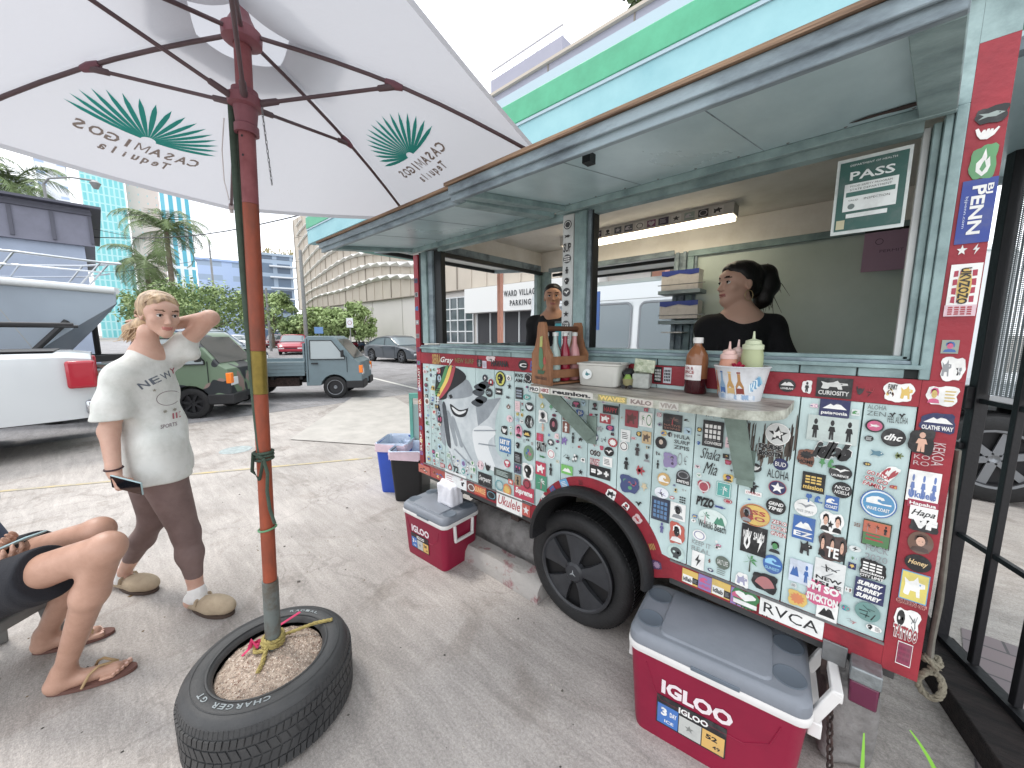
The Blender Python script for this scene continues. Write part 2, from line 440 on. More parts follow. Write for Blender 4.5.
# sill and the row of short battens under the windows
mb = MB(); x = -2.19
while x < 0.11:
    L_ = random.uniform(0.12, 0.2) if x < -1.1 else random.uniform(0.1, 0.5); x1 = min(x+L_, 0.12)
    mb.box(x, x1-0.004, -0.002, 0.03, 1.379, 1.405, mintd); x = x1
mb.box(-2.2, 0.165, 0.0, 0.03, 1.379, 1.404, gap)
mb.box(-2.2, 0.150, -0.012, 0.055, 1.4052, 1.417, mintd); mb.box(-2.2, 0.135, 0.0, 0.055, 1.4172, 1.428, mintw); mb.box(-2.0, 0.12, 0.012, 0.055, 1.4282, 1.44, mintd)
mb.build('window_sill', T, bevel=0.0015, bseg=1)
mb = MB()
# left post
mb.box(-2.199, -2.17, 0.004, 0.06, 1.441, 2.04, darkwin); mb.box(-2.169, -2.11, -0.002, 0.06, 1.441, 2.04, mintd); mb.box(-2.109, -2.06, 0.01, 0.06, 1.441, 2.04, mintw)
mb.box(-2.059, -1.985, 0.024, 0.06, 1.441, 2.04, darkwin); mb.build('window_post', T, bevel=0.002, bseg=1)
mb = MB()
mb.box(-1.03, -0.972, -0.004, 0.06, 1.4405, 2.04, offw); mb.box(-0.970, -0.945, 0.0, 0.06, 1.4405, 2.04, mintd); mb.box(-0.944, -0.905, -0.008, 0.06, 1.4405, 2.04, mintd)
mb.box(-0.904, -0.886, 0.004, 0.06, 1.4405, 2.04, mintw); mb.box(-0.885, -0.878, 0.01, 0.06, 1.4405, 2.04, darkwin)
mb.build('window_post', T, bevel=0.002, bseg=1)
mb = MB()
mb.box(0.092, 0.108, 0.03, 0.06, 1.43, 2.04, offw); mb.box(0.109, 0.125, 0.012, 0.06, 1.43, 2.04, mintd); mb.box(0.126, 0.142, -0.004, 0.06, 1.406, 2.05, mintd)
mb.box(0.143, 0.164, -0.010, 0.06, 1.379, 2.06, mintd); mb.build('window_post', T, bevel=0.002, bseg=1)
mb = MB(); mb.box(-2.2, 0.165, 0.0, 0.06, 2.062, 2.25, beige); mb.box(-2.2, 0.1645, -0.004, 0.0, 2.062, 2.2995, mintd)
mb.box(-2.0, 0.092, 0.012, 0.05, 2.025, 2.061, mintd); mb.build('window_header', T)
# roof, floor, back and end walls (each with its openings)
mb = MB(); mb.box(XL, XR, 0.061, YB, 2.2505, 2.30, beige); mb.box(XL-0.02, XR+0.02, -0.02, YB+0.02, 2.3005, 2.33, mintd); mb.build('roof', T)
floorm = mat('trailer_floor', (0.06, 0.06, 0.06), 0.7)
mb = MB(); mb.box(XL+0.041, -1.21, 0.031, YB-0.041, 0.46, 0.505, floorm); mb.box(-.48, XR-0.041, 0.031, YB-0.041, 0.46, 0.505, floorm); mb.box(-1.2099, -.4801, 0.34, YB-0.041, 0.46, 0.505, floorm); mb.build('floor', T)
mb = MB(); mb.box(-1.6, XR-.02, YB-.03, YB-.01, .04, .45, blackr); mb.box(XR-.05, XR-.03, .35, YB-.031, .05, .45, blackr); mb.build('light_block_panel', T)  # unseen black panels, added to keep light out from under the trailer
mb = MB(); mb.box(XL+0.1, XR-0.1, 0.36, 0.42, 0.36, 0.459, rusty); mb.box(XL+0.1, XR-0.1, 1.1, 1.18, 0.36, 0.459, rusty)
for x in (-2.0, -1.45, -0.35, 0.1): mb.box(x, x+0.06, 0.1, 1.3, 0.38, 0.455, rusty)
mb.build('chassis', T)
mb = MB(); y0, y1 = YB-0.04, YB
mb.box(XL, XR, y0, y1, 0.507, 1.36, mintd); mb.box(XL, XR, y0, y1, 2.075, 2.25, beige); mb.box(XL, -2.12, y0, y1, 1.3605, 2.0745, mintd)
mb.box(-1.0, -0.9, y0, y1, 1.3605, 2.0745, mintw); mb.box(0.2, XR, y0, y1, 1.3605, 2.0745, mintd)
mb.box(-2.12, -1.0, y0-0.02, y0-0.0005, 1.345, 1.375, mintd); mb.box(-2.12, -1.0, y0-0.012, y0-0.0005, 2.06, 2.10, mintw)
for x in (-0.985, -0.935): mb.box(x, x+0.022, y0-0.018, y0-0.0005, 1.36, 2.08, mintw)
mb.box(-0.9, 0.2, y0-0.02, y0-0.0005, 2.04, 2.08, mintd); mb.box(-0.9, -0.86, y0-0.02, y0-0.0005, 1.36, 2.039, mintd); mb.box(-0.858, -0.84, y0-0.012, y0-0.0005, 1.36, 2.039, mintw)
mb.build('back_wall', T, bevel=0.002, bseg=1)
mb = MB(); mb.box(-0.8995, 0.1995, y0+0.005, y1-0.005, 1.3605, 2.0745, boardm); mb.build('wall_board', T)
mb = MB(); mb.box(-2.12, -1.0, y1+0.01, y1+0.03, 2.035, 2.06, darkwin); mb.box(-2.12, -1.0, y1+0.001, y1+0.6, 2.10, 2.115, offw); mb.box(-2.12, -1.0, y1+0.6, y1+0.63, 2.08, 2.12, darkwin)
mb.build('rear_awning', T)
mb = MB(); x0, x1 = XL+0.001, XL+0.04
mb.box(x0, x1, 0.0305, YB-0.041, 0.507, 1.42, mintd); mb.box(x0, x1, 0.061, YB-0.041, 2.075, 2.25, beige); mb.box(x0, x1, 1.3, YB-0.041, 1.4205, 2.0745, mintd)
mb.box(x1+0.0005, x1+0.02, 0.061, 1.3, 1.40, 1.43, mintw); mb.box(x1+0.0005, x1+0.03, 0.061, 1.34, 2.045, 2.074, darkwin); mb.box(x1+0.0005, x1+0.012, 0.061, 1.34, 2.076, 2.13, mintw)
mb.build('end_wall', T, bevel=0.002, bseg=1)
mb = MB(); mb.box(XR-0.04, XR-0.001, 0.0305, YB-0.041, 0.507, 2.25, mintd); mb.build('end_wall', T)
# end awnings, hinged up
for s, xh, lab in ((-1, XL, 'a'), (1, XR, 'b')):
    mb = MB(); z0 = 2.12 if s < 0 else 2.2; xo = xh+s*0.62; zo = z0+0.05
    a, b = (xo, xh) if s < 0 else (xh, xo); za, zb = (zo, z0) if s < 0 else (z0, zo)
    def slab(xa, xb, ya, yb, t0, t1, m):
        f = lambda x: za+(zb-za)*(x-a)/(b-a)
        vs = [(xa, ya, f(xa)+t0), (xb, ya, f(xb)+t0), (xb, yb, f(xb)+t0), (xa, yb, f(xa)+t0), (xa, ya, f(xa)+t1), (xb, ya, f(xb)+t1), (xb, yb, f(xb)+t1), (xa, yb, f(xa)+t1)]
        mb.add(vs, [(0,3,2,1),(4,5,6,7),(0,1,5,4),(1,2,6,5),(2,3,7,6),(3,0,4,7)], m)
    slab(a, b, 0.05, YB, 0.0, 0.012, offw if s < 0 else soffit); slab(a, b, 0.05, 0.09, -0.03, -0.0005, mintw); slab(a, b, YB-0.04, YB, -0.03, -0.0005, mintw)
    e = (a, a+0.04) if s < 0 else (b-0.04, b); slab(e[0], e[1], 0.0905, YB-0.0405, -0.03, -0.0005, mintw if s > 0 else darkwin)
    mb.build('end_awning', T)
# the two front awnings
def awning(xa, xb, ya, z0, z1, sk=0.0):
    """ya outer edge; z0 at hinge, z1 outer"""
    A = empty('front_awning', (xa, 0, z0)); A.parent = T; A.location = Vector((xa, 0, z0))-Vector(T.location)
    f = lambda y: z0+(z1-z0)*(y/ya)
    def sl(mb, x0, x1, y0, y1, t0, t1, m):
        g_ = lambda x, y: x-sk*(y/ya)*(x-xa)/(xb-xa)
        vs = [(x0, y0, f(y0)+t0), (x1, y0, f(y0)+t0), (x1, y1, f(y1)+t0), (x0, y1, f(y1)+t0), (x0, y0, f(y0)+t1), (x1, y0, f(y0)+t1), (x1, y1, f(y1)+t1), (x0, y1, f(y1)+t1)]
        mb.add([(g_(x, y), y, z) for x, y, z in vs], [(0,3,2,1),(4,5,6,7),(0,1,5,4),(1,2,6,5),(2,3,7,6),(3,0,4,7)], m)
    mb = MB(); sl(mb, xa+0.03, xb-0.03, ya+0.03, -0.035, 0.022, 0.034, soffit); mb.build('awning_panel', A)
    mb = MB()
    for k in (1, 2): x = xa+(xb-xa)*k/3; sl(mb, x-.0012, x+.0012, ya+.05, -.04, .0208, .0219, mintw)
    for k in range(9):
        for y in (ya+.062, -.052):
            x = xa+.08+(xb-xa-.16)*k/8; mb.lathe([(0, -.002), (.003, -.0015), (.0045, 0)], steel, (x, y, f(y)+.0219), 'z', 8)
    tag(mb.build('seams_and_screws', A), kind='stuff')
    mb = MB()
    sl(mb, xa, xb, ya, ya+0.022, -0.014, 0.034, mintw); sl(mb, xa, xb, ya-0.012, ya-0.0005, 0.008, 0.036, mintw); sl(mb, xa, xb, ya+0.0225, ya+0.05, 0.0, 0.0215, mintw)
    sl(mb, xa, xa+0.05, ya+0.0505, -0.04, 0.0, 0.0215, mintd); sl(mb, xb-0.065, xb, ya+0.0505, -0.04, -0.004, 0.0215, mintd)
    sl(mb, xa, xb, -0.0395, -0.008, -0.006, 0.0215, mintd)
    sl(mb, xa, xa+0.0295, ya+0.0505, -0.008, 0.0217, 0.034, mintw); sl(mb, xb-0.0295, xb, ya+0.0505, -0.008, 0.0217, 0.034, mintw)
    mb.build('awning_frame', A, bevel=0.002, bseg=1)
    mb = MB(); sl(mb, xa-0.01, xb-0.012, ya-0.022, -0.006, 0.0365, 0.047, plyedge); mb.build('plywood_top', A)
    return A
awning(-2.255, -1.075, -0.60, 2.045, 1.970)
A2 = awning(-1.045, 0.145, -0.645, 2.052, 1.957, .065)
mb = MB(); p = on(2, 1.975, 586, 156); mb.box(p.x-0.012, p.x+0.012, p.y, p.y+0.03, 1.960, 1.985, darkwin); mb.build('latch', A2)
# paint rubbed off the soffit near its right end
mb = MB(); p = on(2, 2.04, 893, 117)
pts = [(p.x+0.075*math.cos(a)*(1+0.2*math.sin(3*a)), p.y+0.01*math.sin(a)*(1+.3*math.cos(5*a))) for a in [2*PI*k/20 for k in range(20)]]
mb.prism(pts, 2.055, 2.056, rusty, 'xy'); mb.build('worn_patch', A2)
# serving counter
grey_laminate = mat('worn_counter', '#b3aca3', 0.4, col2='#5f5a55', scale=7, bump=0.35, bscale=45, thresh=(0.36, 0.55), rvary=0.15, stretch=(0.6, 2.0, 1), detail=10)
edgem = mat('counter_edge', '#b9bcb0', 0.6, col2='#7b7b70', scale=22, bump=0.4)
Cn = empty('counter', (0, 0, 0)); Cn.parent = T; Cn.location = (-0.7+1.0, -0.15-0.7, 1.29)
def rr(x0, x1, y0, y1, r, n=7, corners='ll lr'):
    P = [(x1, y1), (x0, y1)]
    for k in range(n+1): a = PI+PI/2*k/n; P.append((x0+r*.5+r*.5*math.cos(a), y0+r*.5+r*.5*math.sin(a)))
    for k in range(n+1): a = 1.5*PI+PI/2*k/n; P.append((x1-r+r*math.cos(a), y0+r+r*math.sin(a)))
    return P
mb = MB(); P_c = rr(-1.005, -0.118, -0.30, -0.006, 0.12); mb.prism(P_c, 1.262, 1.2895, grey_laminate, 'xy', edgem); mb.build('counter_top', Cn, bevel=0.004)
bracket = mat('bracket_paint', '#7d8f86', 0.6, vary=0.3, scale=14, bump=0.3)
for x, z1, x2 in ((-0.98, 1.03, -0.85), (-0.255, 1.0, -0.235)):
    mb = MB(); mb.beam((x-0.02 if x < -0.5 else x, -0.16, 1.255), (x2, -0.012, z1), 0.06, 0.012, bracket, up=(0, -1, 0.3)); mb.beam((x, -0.26, 1.2555), (x, -0.01, 1.2555), 0.03, 0.01, bracket)
    mb.box(x2-0.025, x2+0.025, -0.010, -0.002, z1-0.03, z1+0.10, bracket); mb.build('bracket', Cn)
# ceiling strip light
Lf = empty('ceiling_light', (0, 0, 0)); Lf.parent = T
mb = MB(); wl = mat('lamp_housing', '#b9b6b0', 0.5)
LX0, LX1, LY0, LY1 = -1.75, -0.56, 1.0, 1.12
mb.box(LX0, LX1, LY0, LY1, 2.185, 2.249, wl); mb.build('lamp_housing', Lf)
tubem = mat('lit_tube', (0.9, 0.85, 0.7), 0.4, emit=(1.0, 0.88, 0.66), estr=6.0)
mb = MB(); mb.box(LX0+0.02, LX1-0.01, LY0+0.004, LY1-0.004, 2.165, 2.1845, tubem); mb.build('lamp_diffuser', Lf, bevel=0.006)
# wheel: tyre, rim and five-spoke plastic cover
WX, WZ, WR = -0.945, 0.295, 0.30
Wh = empty('wheel', (0, 0, 0)); Wh.parent = T
tyre = mat('tyre_rubber', (0.018, 0.018, 0.019), 0.62, vary=0.4, scale=14, bump=0.3, bscale=120)
mb = MB(); pr = [(0.2, 0.06), (0.215, 0.045), (0.26, 0.036), (0.285, 0.045), (0.297, 0.065), (0.300, 0.09), (0.300, 0.19), (0.297, 0.215), (0.285, 0.235), (0.2, 0.23)]
mb.lathe(pr, tyre, (WX, 0, WZ), 'y', 64)
for k in range(90):
    a = 2*PI*k/90; R = Matrix.Translation((WX, 0, WZ)) @ Matrix.Rotation(-a, 4, 'Y')
    mb.box(0.2995, 0.3035, 0.07, 0.205, -0.0075, 0.0055, tyre, R)
mb.build('tyre', Wh, smooth=40)
covm = mat('wheel_cover_plastic', (0.035, 0.037, 0.042), 0.42, vary=0.25, scale=20, bump=0.1)
covd = mat('wheel_cover_dark', (0.006, 0.006, 0.007), 0.5)
mb = MB(); mb.lathe([(0.0, 0.055), (0.205, 0.055), (0.212, 0.045), (0.212, 0.075)], covd, (WX, 0, WZ), 'y', 64)
mb.lathe([(0.205, 0.050), (0.208, 0.030), (0.198, 0.026), (0.190, 0.034)], covm, (WX, 0, WZ), 'y', 64)
R = Matrix.Translation((WX, 0, WZ)) @ frame((0, 0, 0), (1, 0, 0), (0, 0, 1), (0, -1, 0))
for k in range(5):
    a0 = math.radians(17+72*k)
    P = []
    for r, w1, w2, z in ((0.045, -0.45, 0.45, 0.0), (0.10, -0.36, 0.32, -0.012), (0.16, -0.40, 0.34, -0.022), (0.197, -0.42, 0.36, -0.026)):
        P.append([(r*math.cos(a0+w1+(w2-w1)*t), r*math.sin(a0+w1+(w2-w1)*t), z*-1+0.0-0.045) for t in (0, .2, .4, .6, .8, 1)])
    # raised blade: z toward viewer
    Q = [[(x, y, 0.0) for x, y, z in row] for row in P]
    top = [[(x, y, 0.018+0.012*(1-i/3)-0.004*abs(j-2.5)/2.5) for j, (x, y, z) in enumerate(row)] for i, row in enumerate(P)]
    vs = [q for row in top for q in row]+[q for row in Q for q in row]; o = 24; fs = []
    for i in range(3):
        for j in range(5):
            fs.append((i*6+j, i*6+j+1, (i+1)*6+j+1, (i+1)*6+j))
    for i in range(3):
        fs.append((i*6, (i+1)*6, o+(i+1)*6, o+i*6)); fs.append((i*6+5, o+i*6+5, o+(i+1)*6+5, (i+1)*6+5))
    for j in range(5):
        fs.append((18+j, 18+j+1, o+18+j+1, o+18+j)); fs.append((j, o+j, o+j+1, j+1))
    mb.add([(x, y, z-0.052) for x, y, z in vs], fs, covm, R)
mb.lathe([(0.0, 0.012), (0.04, 0.013), (0.052, 0.024), (0.056, 0.05)], covm, (WX, 0, WZ), 'y', 32)
# small three-armed mark in the middle
mk = flat('#aeb4b8')
for a in (90, 210, 330):
    t = math.radians(a); c, s = math.cos(t), math.sin(t)
    mb.add([(WX-0.004*s, 0.0105, WZ+0.004*c), (WX+0.022*c, 0.0105, WZ+0.022*s), (WX+0.004*s, 0.0105, WZ-0.004*c), (WX-0.004*c, 0.0105, WZ-0.004*s)], [(0, 1, 2, 3)], mk)
mb.build('wheel_cover', Wh, smooth=35)
# lamp unit and brackets below the right corner
mb = MB(); mb.box(0.018, 0.078, -0.012, -0.0045, 0.455, 0.525, steel); mb.box(0.02, 0.05, -0.010, 0.05, 0.40, 0.4545, rusty); mb.build('bracket_plate', T, bevel=0.002)
TL = empty('tail_lamp', (0, 0, 0)); TL.parent = T
lensd = mat('lamp_lens_purple', (0.10, 0.01, 0.04), 0.25, coat=0.3); 
mb = MB(); mb.box(0.085, 0.155, -0.07, 0.04, 0.47, 0.515, mat('tape_silver', '#8c9294', 0.35, metal=0.5, vary=0.3, scale=40, bump=0.5)); mb.build('lamp_cap', TL, bevel=0.004)
mb = MB(); mb.box(0.088, 0.152, -0.066, 0.04, 0.395, 0.4695, lensd); mb.build('lamp_lens', TL, bevel=0.006)
mb = MB(); mb.box(-2.0, -1.2, 0.25, 0.3, 0.3, 0.4, rusty); mb.box(-0.6, 0.1, 0.25, 0.3, 0.33, 0.42, rusty); mb.tube([(WX, 0.12, WZ), (WX, 1.3, WZ)], 0.03, rusty); mb.build('axle', T)
mb = MB(); mb.lathe([(0.0, 1.36), (0.215, 1.36), (0.297, 1.34), (0.30, 1.2), (0.285, 1.17), (0.0, 1.17)], tyre, (WX, 0, WZ), 'y', 40); far_w = mb.build('wheel', T, smooth=40)
# ------------------------------------------------------------------ the stickers on the trailer's side (read off the photograph, plus small ones between)
random.seed(11)
Wt, Bk, Rd, Yl, Gn, Bl, Tl, Pk, Or, Gy, Pp, Nv, Br, Sk = '#e6e6e2', '#16171a', '#b02030', '#d8b23a', '#3f8f4c', '#2763ae', '#3aa39a', '#d4467e', '#d87a35', '#8b8f92', '#7a5a9c', '#20285c', '#7a4a34', '#d8a488'
CR = dict(A=(740, 380, 3.84), B=(580, 380, 3.84), C=(410, 340, 3.84), D=(740, 540, 3.37), E=(900, 300, 2.95), F=(640, 560, 6.4), G=(620, 440, 5.486), H=(500, 360, 6.4),
          I=(880, 380, 3.2), J=(940, 20, 2.743), K=(640, 380, 7.31), L=(410, 335, 10.24), M=(780, 560, 5.69), N=(410, 455, 6.827), P=(860, 340, 8.53))
# icon shapes in a unit square (-1..1)
def circ(n=14, r=1, c=(0, 0), e=1): return [(c[0]+r*math.cos(2*PI*k/n), c[1]+r*e*math.sin(2*PI*k/n)) for k in range(n)]
def starp(n=5, q=0.42): return [((1 if k % 2 == 0 else q)*math.sin(PI*k/n), (1 if k % 2 == 0 else q)*math.cos(PI*k/n)) for k in range(2*n)]
HEART = [(0, -1), (-.9, 0), (-.95, .45), (-.6, .85), (-.2, .75), (0, .4), (.2, .75), (.6, .85), (.95, .45), (.9, 0)]
def icon(kind):
    r = random
    if kind == 'heart': return [(HEART, 0)]
    if kind == 'star': return [(starp(), 0)]
    if kind == 'burst': return [(starp(11, .7), 0)]
    if kind == 'ring': return [([(math.cos(a), math.sin(a)) for a in [2*PI*k/18 for k in range(19)]]+[(.8*math.cos(a), .8*math.sin(a)) for a in [-2*PI*k/18 for k in range(19)]], 0)]
    if kind == 'wave': return [([(-1, -.6), (-1, .1), (-.6, .6), (-.1, .8), (.35, .6), (.45, .25), (.2, .1), (.1, .3), (-.1, .25), (-.1, -.1), (.3, -.4), (1, -.3), (1, -.6)], 0)]
    if kind == 'palm':
        o = [([(-.08, -1), (.1, -1), (.06, .2), (-.04, .2)], 1)]
        for a in (-20, 20, 70, 120, 160, 200): 
            t = math.radians(a); o.append(([(0, .2), (.5*math.cos(t)-.12*math.sin(t), .2+.5*math.sin(t)+.12*math.cos(t)), (.95*math.cos(t), .2+.75*math.sin(t)-.15), (.45*math.cos(t)+.1*math.sin(t), .2+.42*math.sin(t)-.1)], 0))
        return o
    if kind == 'mount': return [([(-1, -.6), (-.35, .5), (-.1, .15), (.3, .8), (1, -.6)], 0), ([(.12, .45), (.3, .8), (.52, .38), (.3, .5)], 2)]
    if kind == 'bird': return [([(-1, .1), (-.4, .35), (0, .05), (.4, .5), (1, .3), (.5, .1), (.25, -.25), (.0, -.6), (-.15, -.25), (-.5, .05)], 0)]
    if kind == 'fish': return [([(-1, .45), (-.6, 0), (-1, -.45), (-.3, -.25), (.3, -.4), (.95, 0), (.3, .4), (-.3, .25)], 0), (circ(6, .08, (.55, .08)), 2)]
    if kind == 'person': return [(circ(8, .3, (0, .65)), 0), ([(-.55, -.2), (-.35, .3), (.35, .3), (.55, -.2), (.3, -.2), (.35, -1), (.05, -1), (0, -.4), (-.05, -1), (-.35, -1), (-.3, -.2)], 0)]
    if kind == 'flame': return [([(0, -1), (-.6, -.6), (-.65, 0), (-.2, .35), (.05, 1), (.25, .4), (.2, .1), (.5, .35), (.65, -.3), (.45, -.75)], 0), ([(0, -.7), (-.28, -.45), (-.1, -.1), (.08, .15), (.3, -.35)], 2)]
    if kind == 'shaka': return [([(-.95, .7), (-.7, .8), (-.45, .15), (-.3, .45), (-.12, .45), (-.08, .2), (.02, .5), (.2, .48), (.22, .2), (.32, .42), (.5, .38), (.5, .1), (.85, .55), (.98, .4), (.6, -.4), (.1, -.8), (-.45, -.65), (-.75, -.1)], 0)]
    if kind == 'skull': return [(circ(12, .8, (0, .2)), 0), ([(-.4, -.9), (.4, -.9), (.4, -.3), (-.4, -.3)], 0), (circ(7, .2, (-.3, .15)), 2), (circ(7, .2, (.3, .15)), 2)]
    if kind == 'face': return [([(-.62, .1), (-.6, .7), (-.1, 1), (.45, .9), (.68, .45), (.62, -.1), (.3, .2), (-.3, .45)], 1), (circ(10, .45, (0, .15), 1.2), 0), ([(-.95, -1), (-.7, -.55), (-.2, -.42), (.25, -.42), (.75, -.55), (.95, -1)], 1), ([(-.45, .35), (-.4, .75), (.1, .8), (.45, .45), (.1, .52)], 1), (circ(4, .06, (-.15, .15)), 1), (circ(4, .06, (.18, .15)), 1), ([(-.14, -.12), (.16, -.12), (.0, -.18)], 1)]
    if kind == 'turtle': return [(circ(12, .6, (0, 0), .8), 0), (circ(8, .22, (.75, .05)), 0), ([(-.5, .4), (-.2, .95), (.0, .5)], 0), ([(.2, .4), (.6, .9), (.5, .2)], 0), ([(-.5, -.4), (-.2, -.95), (.0, -.5)], 0), ([(.2, -.4), (.6, -.9), (.5, -.2)], 0), (circ(6, .3, (0, 0)), 1)]
    if kind == 'leaf': return [([(0, -1), (-.25, -.3), (-.9, -.1), (-.45, .25), (-.6, .8), (-.1, .55), (0, 1), (.15, .55), (.6, .75), (.45, .2), (.9, -.1), (.25, -.3)], 0)]
    if kind == 'bolt': return [([(.2, 1), (-.6, -.1), (-.05, -.1), (-.3, -1), (.6, .2), (.05, .2)], 0)]
    if kind == 'blocks': return [([(-.9+.62*i, y), (-.4+.62*i, y), (-.4+.62*i, y+.35), (-.9+.62*i, y+.35)], 0) for i in range(3) for y in (-.8, -.2, .4)]
    if kind == 'lines': return [([(-.9, y), (.9-r.random()*.6, y), (.9-r.random()*.6, y+.16), (-.9, y+.16)], 0) for y in (-.7, -.3, .1, .5)]
    if kind == 'grid': return [([(-1+.5*i+.05, -1+.5*j+.05), (-1+.5*i+.42, -1+.5*j+.1*r.random()), (-1+.5*i+.4, -1+.5*j+.42), (-1+.5*i+.1*r.random(), -1+.5*j+.4)], 0) for i in range(4) for j in range(4)]
    if kind == 'fan': return [([(0, -.9)]+[(1.0*math.cos(a), -.9+1.7*math.sin(a)) for a in [math.radians(20+140*k/12) for k in range(13)]], 0)]
    if kind == 'scribble':
        o = []
        for k in range(6):
            x, y = r.uniform(-.6, .6), r.uniform(-.6, .6); a = r.uniform(0, PI); l = r.uniform(.3, .6); c, s = math.cos(a), math.sin(a)
            o.append(([(x-l*c-.07*s, y-l*s+.07*c), (x+l*c-.05*s, y+l*s+.05*c), (x+l*c+.05*s, y+l*s-.05*c), (x-l*c+.07*s, y-l*s-.07*c)], k % 2))
        return o
    if kind == 'cluster': return [(circ(9, r.uniform(.15, .35), (r.uniform(-.6, .6), r.uniform(-.6, .6))), k % 3) for k in range(9)]
    if kind == 'beast': return [([(-.9, -.7), (-.8, .1), (-.95, .7), (-.5, .4), (-.1, .55), (.2, .95), (.35, .5), (.9, .45), (.95, .1), (.5, -.05), (.6, -.8), (.3, -.8), (.2, -.35), (-.3, -.35), (-.4, -.8), (-.7, -.8)], 0), (circ(5, .09, (.5, .3)), 2)]
    if kind == 'mushroomcloud': return [(circ(9, .5, (-.3, .35)), 0), (circ(9, .45, (.35, .4)), 0), ([(-.2, -.9), (.25, -.9), (.15, .2), (-.12, .2)], 0)]
    return [(circ(10, .8), 0)]
ICONS = ['heart', 'star', 'wave', 'palm', 'mount', 'bird', 'fish', 'person', 'flame', 'shaka', 'skull', 'face', 'turtle', 'leaf', 'bolt', 'blocks', 'lines', 'scribble', 'cluster', 'beast', 'burst', 'ring', 'mushroomcloud']
STK = []
def fbox(box):
    cr, a, b, c, d = box
    ox, oy, s = CR[cr]; xm, ym = (a+c)/2, (b+d)/2
    X0 = on(1, 0, ox+a/s, oy+ym/s).x; X1 = on(1, 0, ox+c/s, oy+ym/s).x; Z1 = on(1, 0, ox+xm/s, oy+b/s).z; Z0 = on(1, 0, ox+xm/s, oy+d/s).z
    return X0, X1, Z0, Z1
def stk(box, style='r', bg=Wt, fg=Bk, txt=None, ic=None, c2=None, rot=0.0, bold=0.03, shear=0.0, border=None, y=-0.0045, arc=0):
    X0, X1, Z0, Z1 = box if len(box) == 4 else fbox(box)
    STK.append(dict(c=((X0+X1)/2, (Z0+Z1)/2), w=abs(X1-X0), h=abs(Z1-Z0), style=style, bg=bg, fg=fg, txt=txt, ic=ic, c2=c2, rot=rot, bold=bold, shear=shear, border=border, y=y, arc=arc))
def draw_sticker(mb, s):
    w, h = s['w'], s['h']; X = FACE(s['c'][0], s['c'][1], s['y'], math.radians(s['rot']))
    def lay(pts, m, z, sc=1.0): mb.add([(x*w/2*sc, y_*h/2*sc, z) for x, y_ in pts], [tuple(range(len(pts)))], m)
    mb.xf = X; st = s['style']; z1 = 0.0008
    shp = {'r': [(-1, -1), (1, -1), (1, 1), (-1, 1)], 'c': circ(28), 'h': HEART}.get(st)
    rnd = random.Random(int(abs(s['c'][0])*1e5+s['c'][1]*1e3))
    if st == 'd':       # die-cut outline with a wandering edge
        n = 26; ph = rnd.random()*6; shp = []
        for k in range(n):
            a = 2*PI*k/n; q = 1/max(abs(math.cos(a)), abs(math.sin(a))); q = min(q, 1.22)
            r = q*(0.93+0.07*math.sin(3*a+ph)+0.05*math.sin(7*a+ph*2)); shp.append((max(-1.05, min(1.05, r*math.cos(a))), max(-1.05, min(1.05, r*math.sin(a)))))
    if shp and st != 't':
        n = len(shp); P = [(x*w/2, y_*h/2) for x, y_ in shp]; m = flat(s['bg'])
        mb.add([(x, y_, 0) for x, y_ in P]+[(x, y_, 0.0006) for x, y_ in P], [tuple(range(n, 2*n))]+[(i, (i+1) % n, (i+1) % n+n, i+n) for i in range(n)], m)
        if s['border']:
            lay(shp, flat(s['border']), 0.0007, 0.93 if w > 0.03 else 0.86)
            
    if s['ic']:
        kinds = s['ic'].split('+'); k = len(kinds)
        cols = [s['fg'], s['c2'] or (Gy if s['fg'] == Bk else Bk), s['bg'] if st != 't' else Wt]
        for q, kd in enumerate(kinds):
            cx = 0 if k == 1 else (-1+(2*q+1)/k); sx = 0.8/k; cy = 0.0; sy = 0.78
            if s['txt'] and k == 1: cy, sy = 0.28, 0.5
            for j, (pts, ci) in enumerate(icon(kd)):
                mb.add([((cx+x*sx)*w/2, (cy+y_*sy)*h/2, z1+0.0001*(1+j % 3)) for x, y_ in pts], [tuple(range(len(pts)))], flat(cols[ci]))
    if s['txt']:
        lines = s['txt'].split('/'); nl = len(lines); t0, t1 = (0.88, -0.88)
        if s['ic']: t0 = -0.15
        if st == 'c': t0, t1 = (0.6, -0.6) if not s['ic'] else (-0.2, -0.7)
        if st == 't': t0, t1 = (1, -1)
        for q, ln in enumerate(lines):
            cy = t0+(t1-t0)*(q+0.5)/nl; hh = abs(t1-t0)/nl*h/2*(0.72 if nl > 1 else 0.62 if st != 't' else 1); ww = w*(0.86 if st != 't' else 1)*(0.85 if st == 'c' else 1)
            X2 = Matrix.Translation((0, cy*h/2, 0.0013))
            if st == 't' and s['bg'] and s['bg'] != 'none':
                put_text(mb, ln, Matrix.Translation((0, cy*h/2, 0.0006)), ww*1.04, hh*1.1, flat(s['bg']), bold=0.10, shear=s['shear'])
            put_text(mb, ln, X2, ww, hh, flat(s['fg']), bold=s['bold'], shear=s['shear'])
S = stk
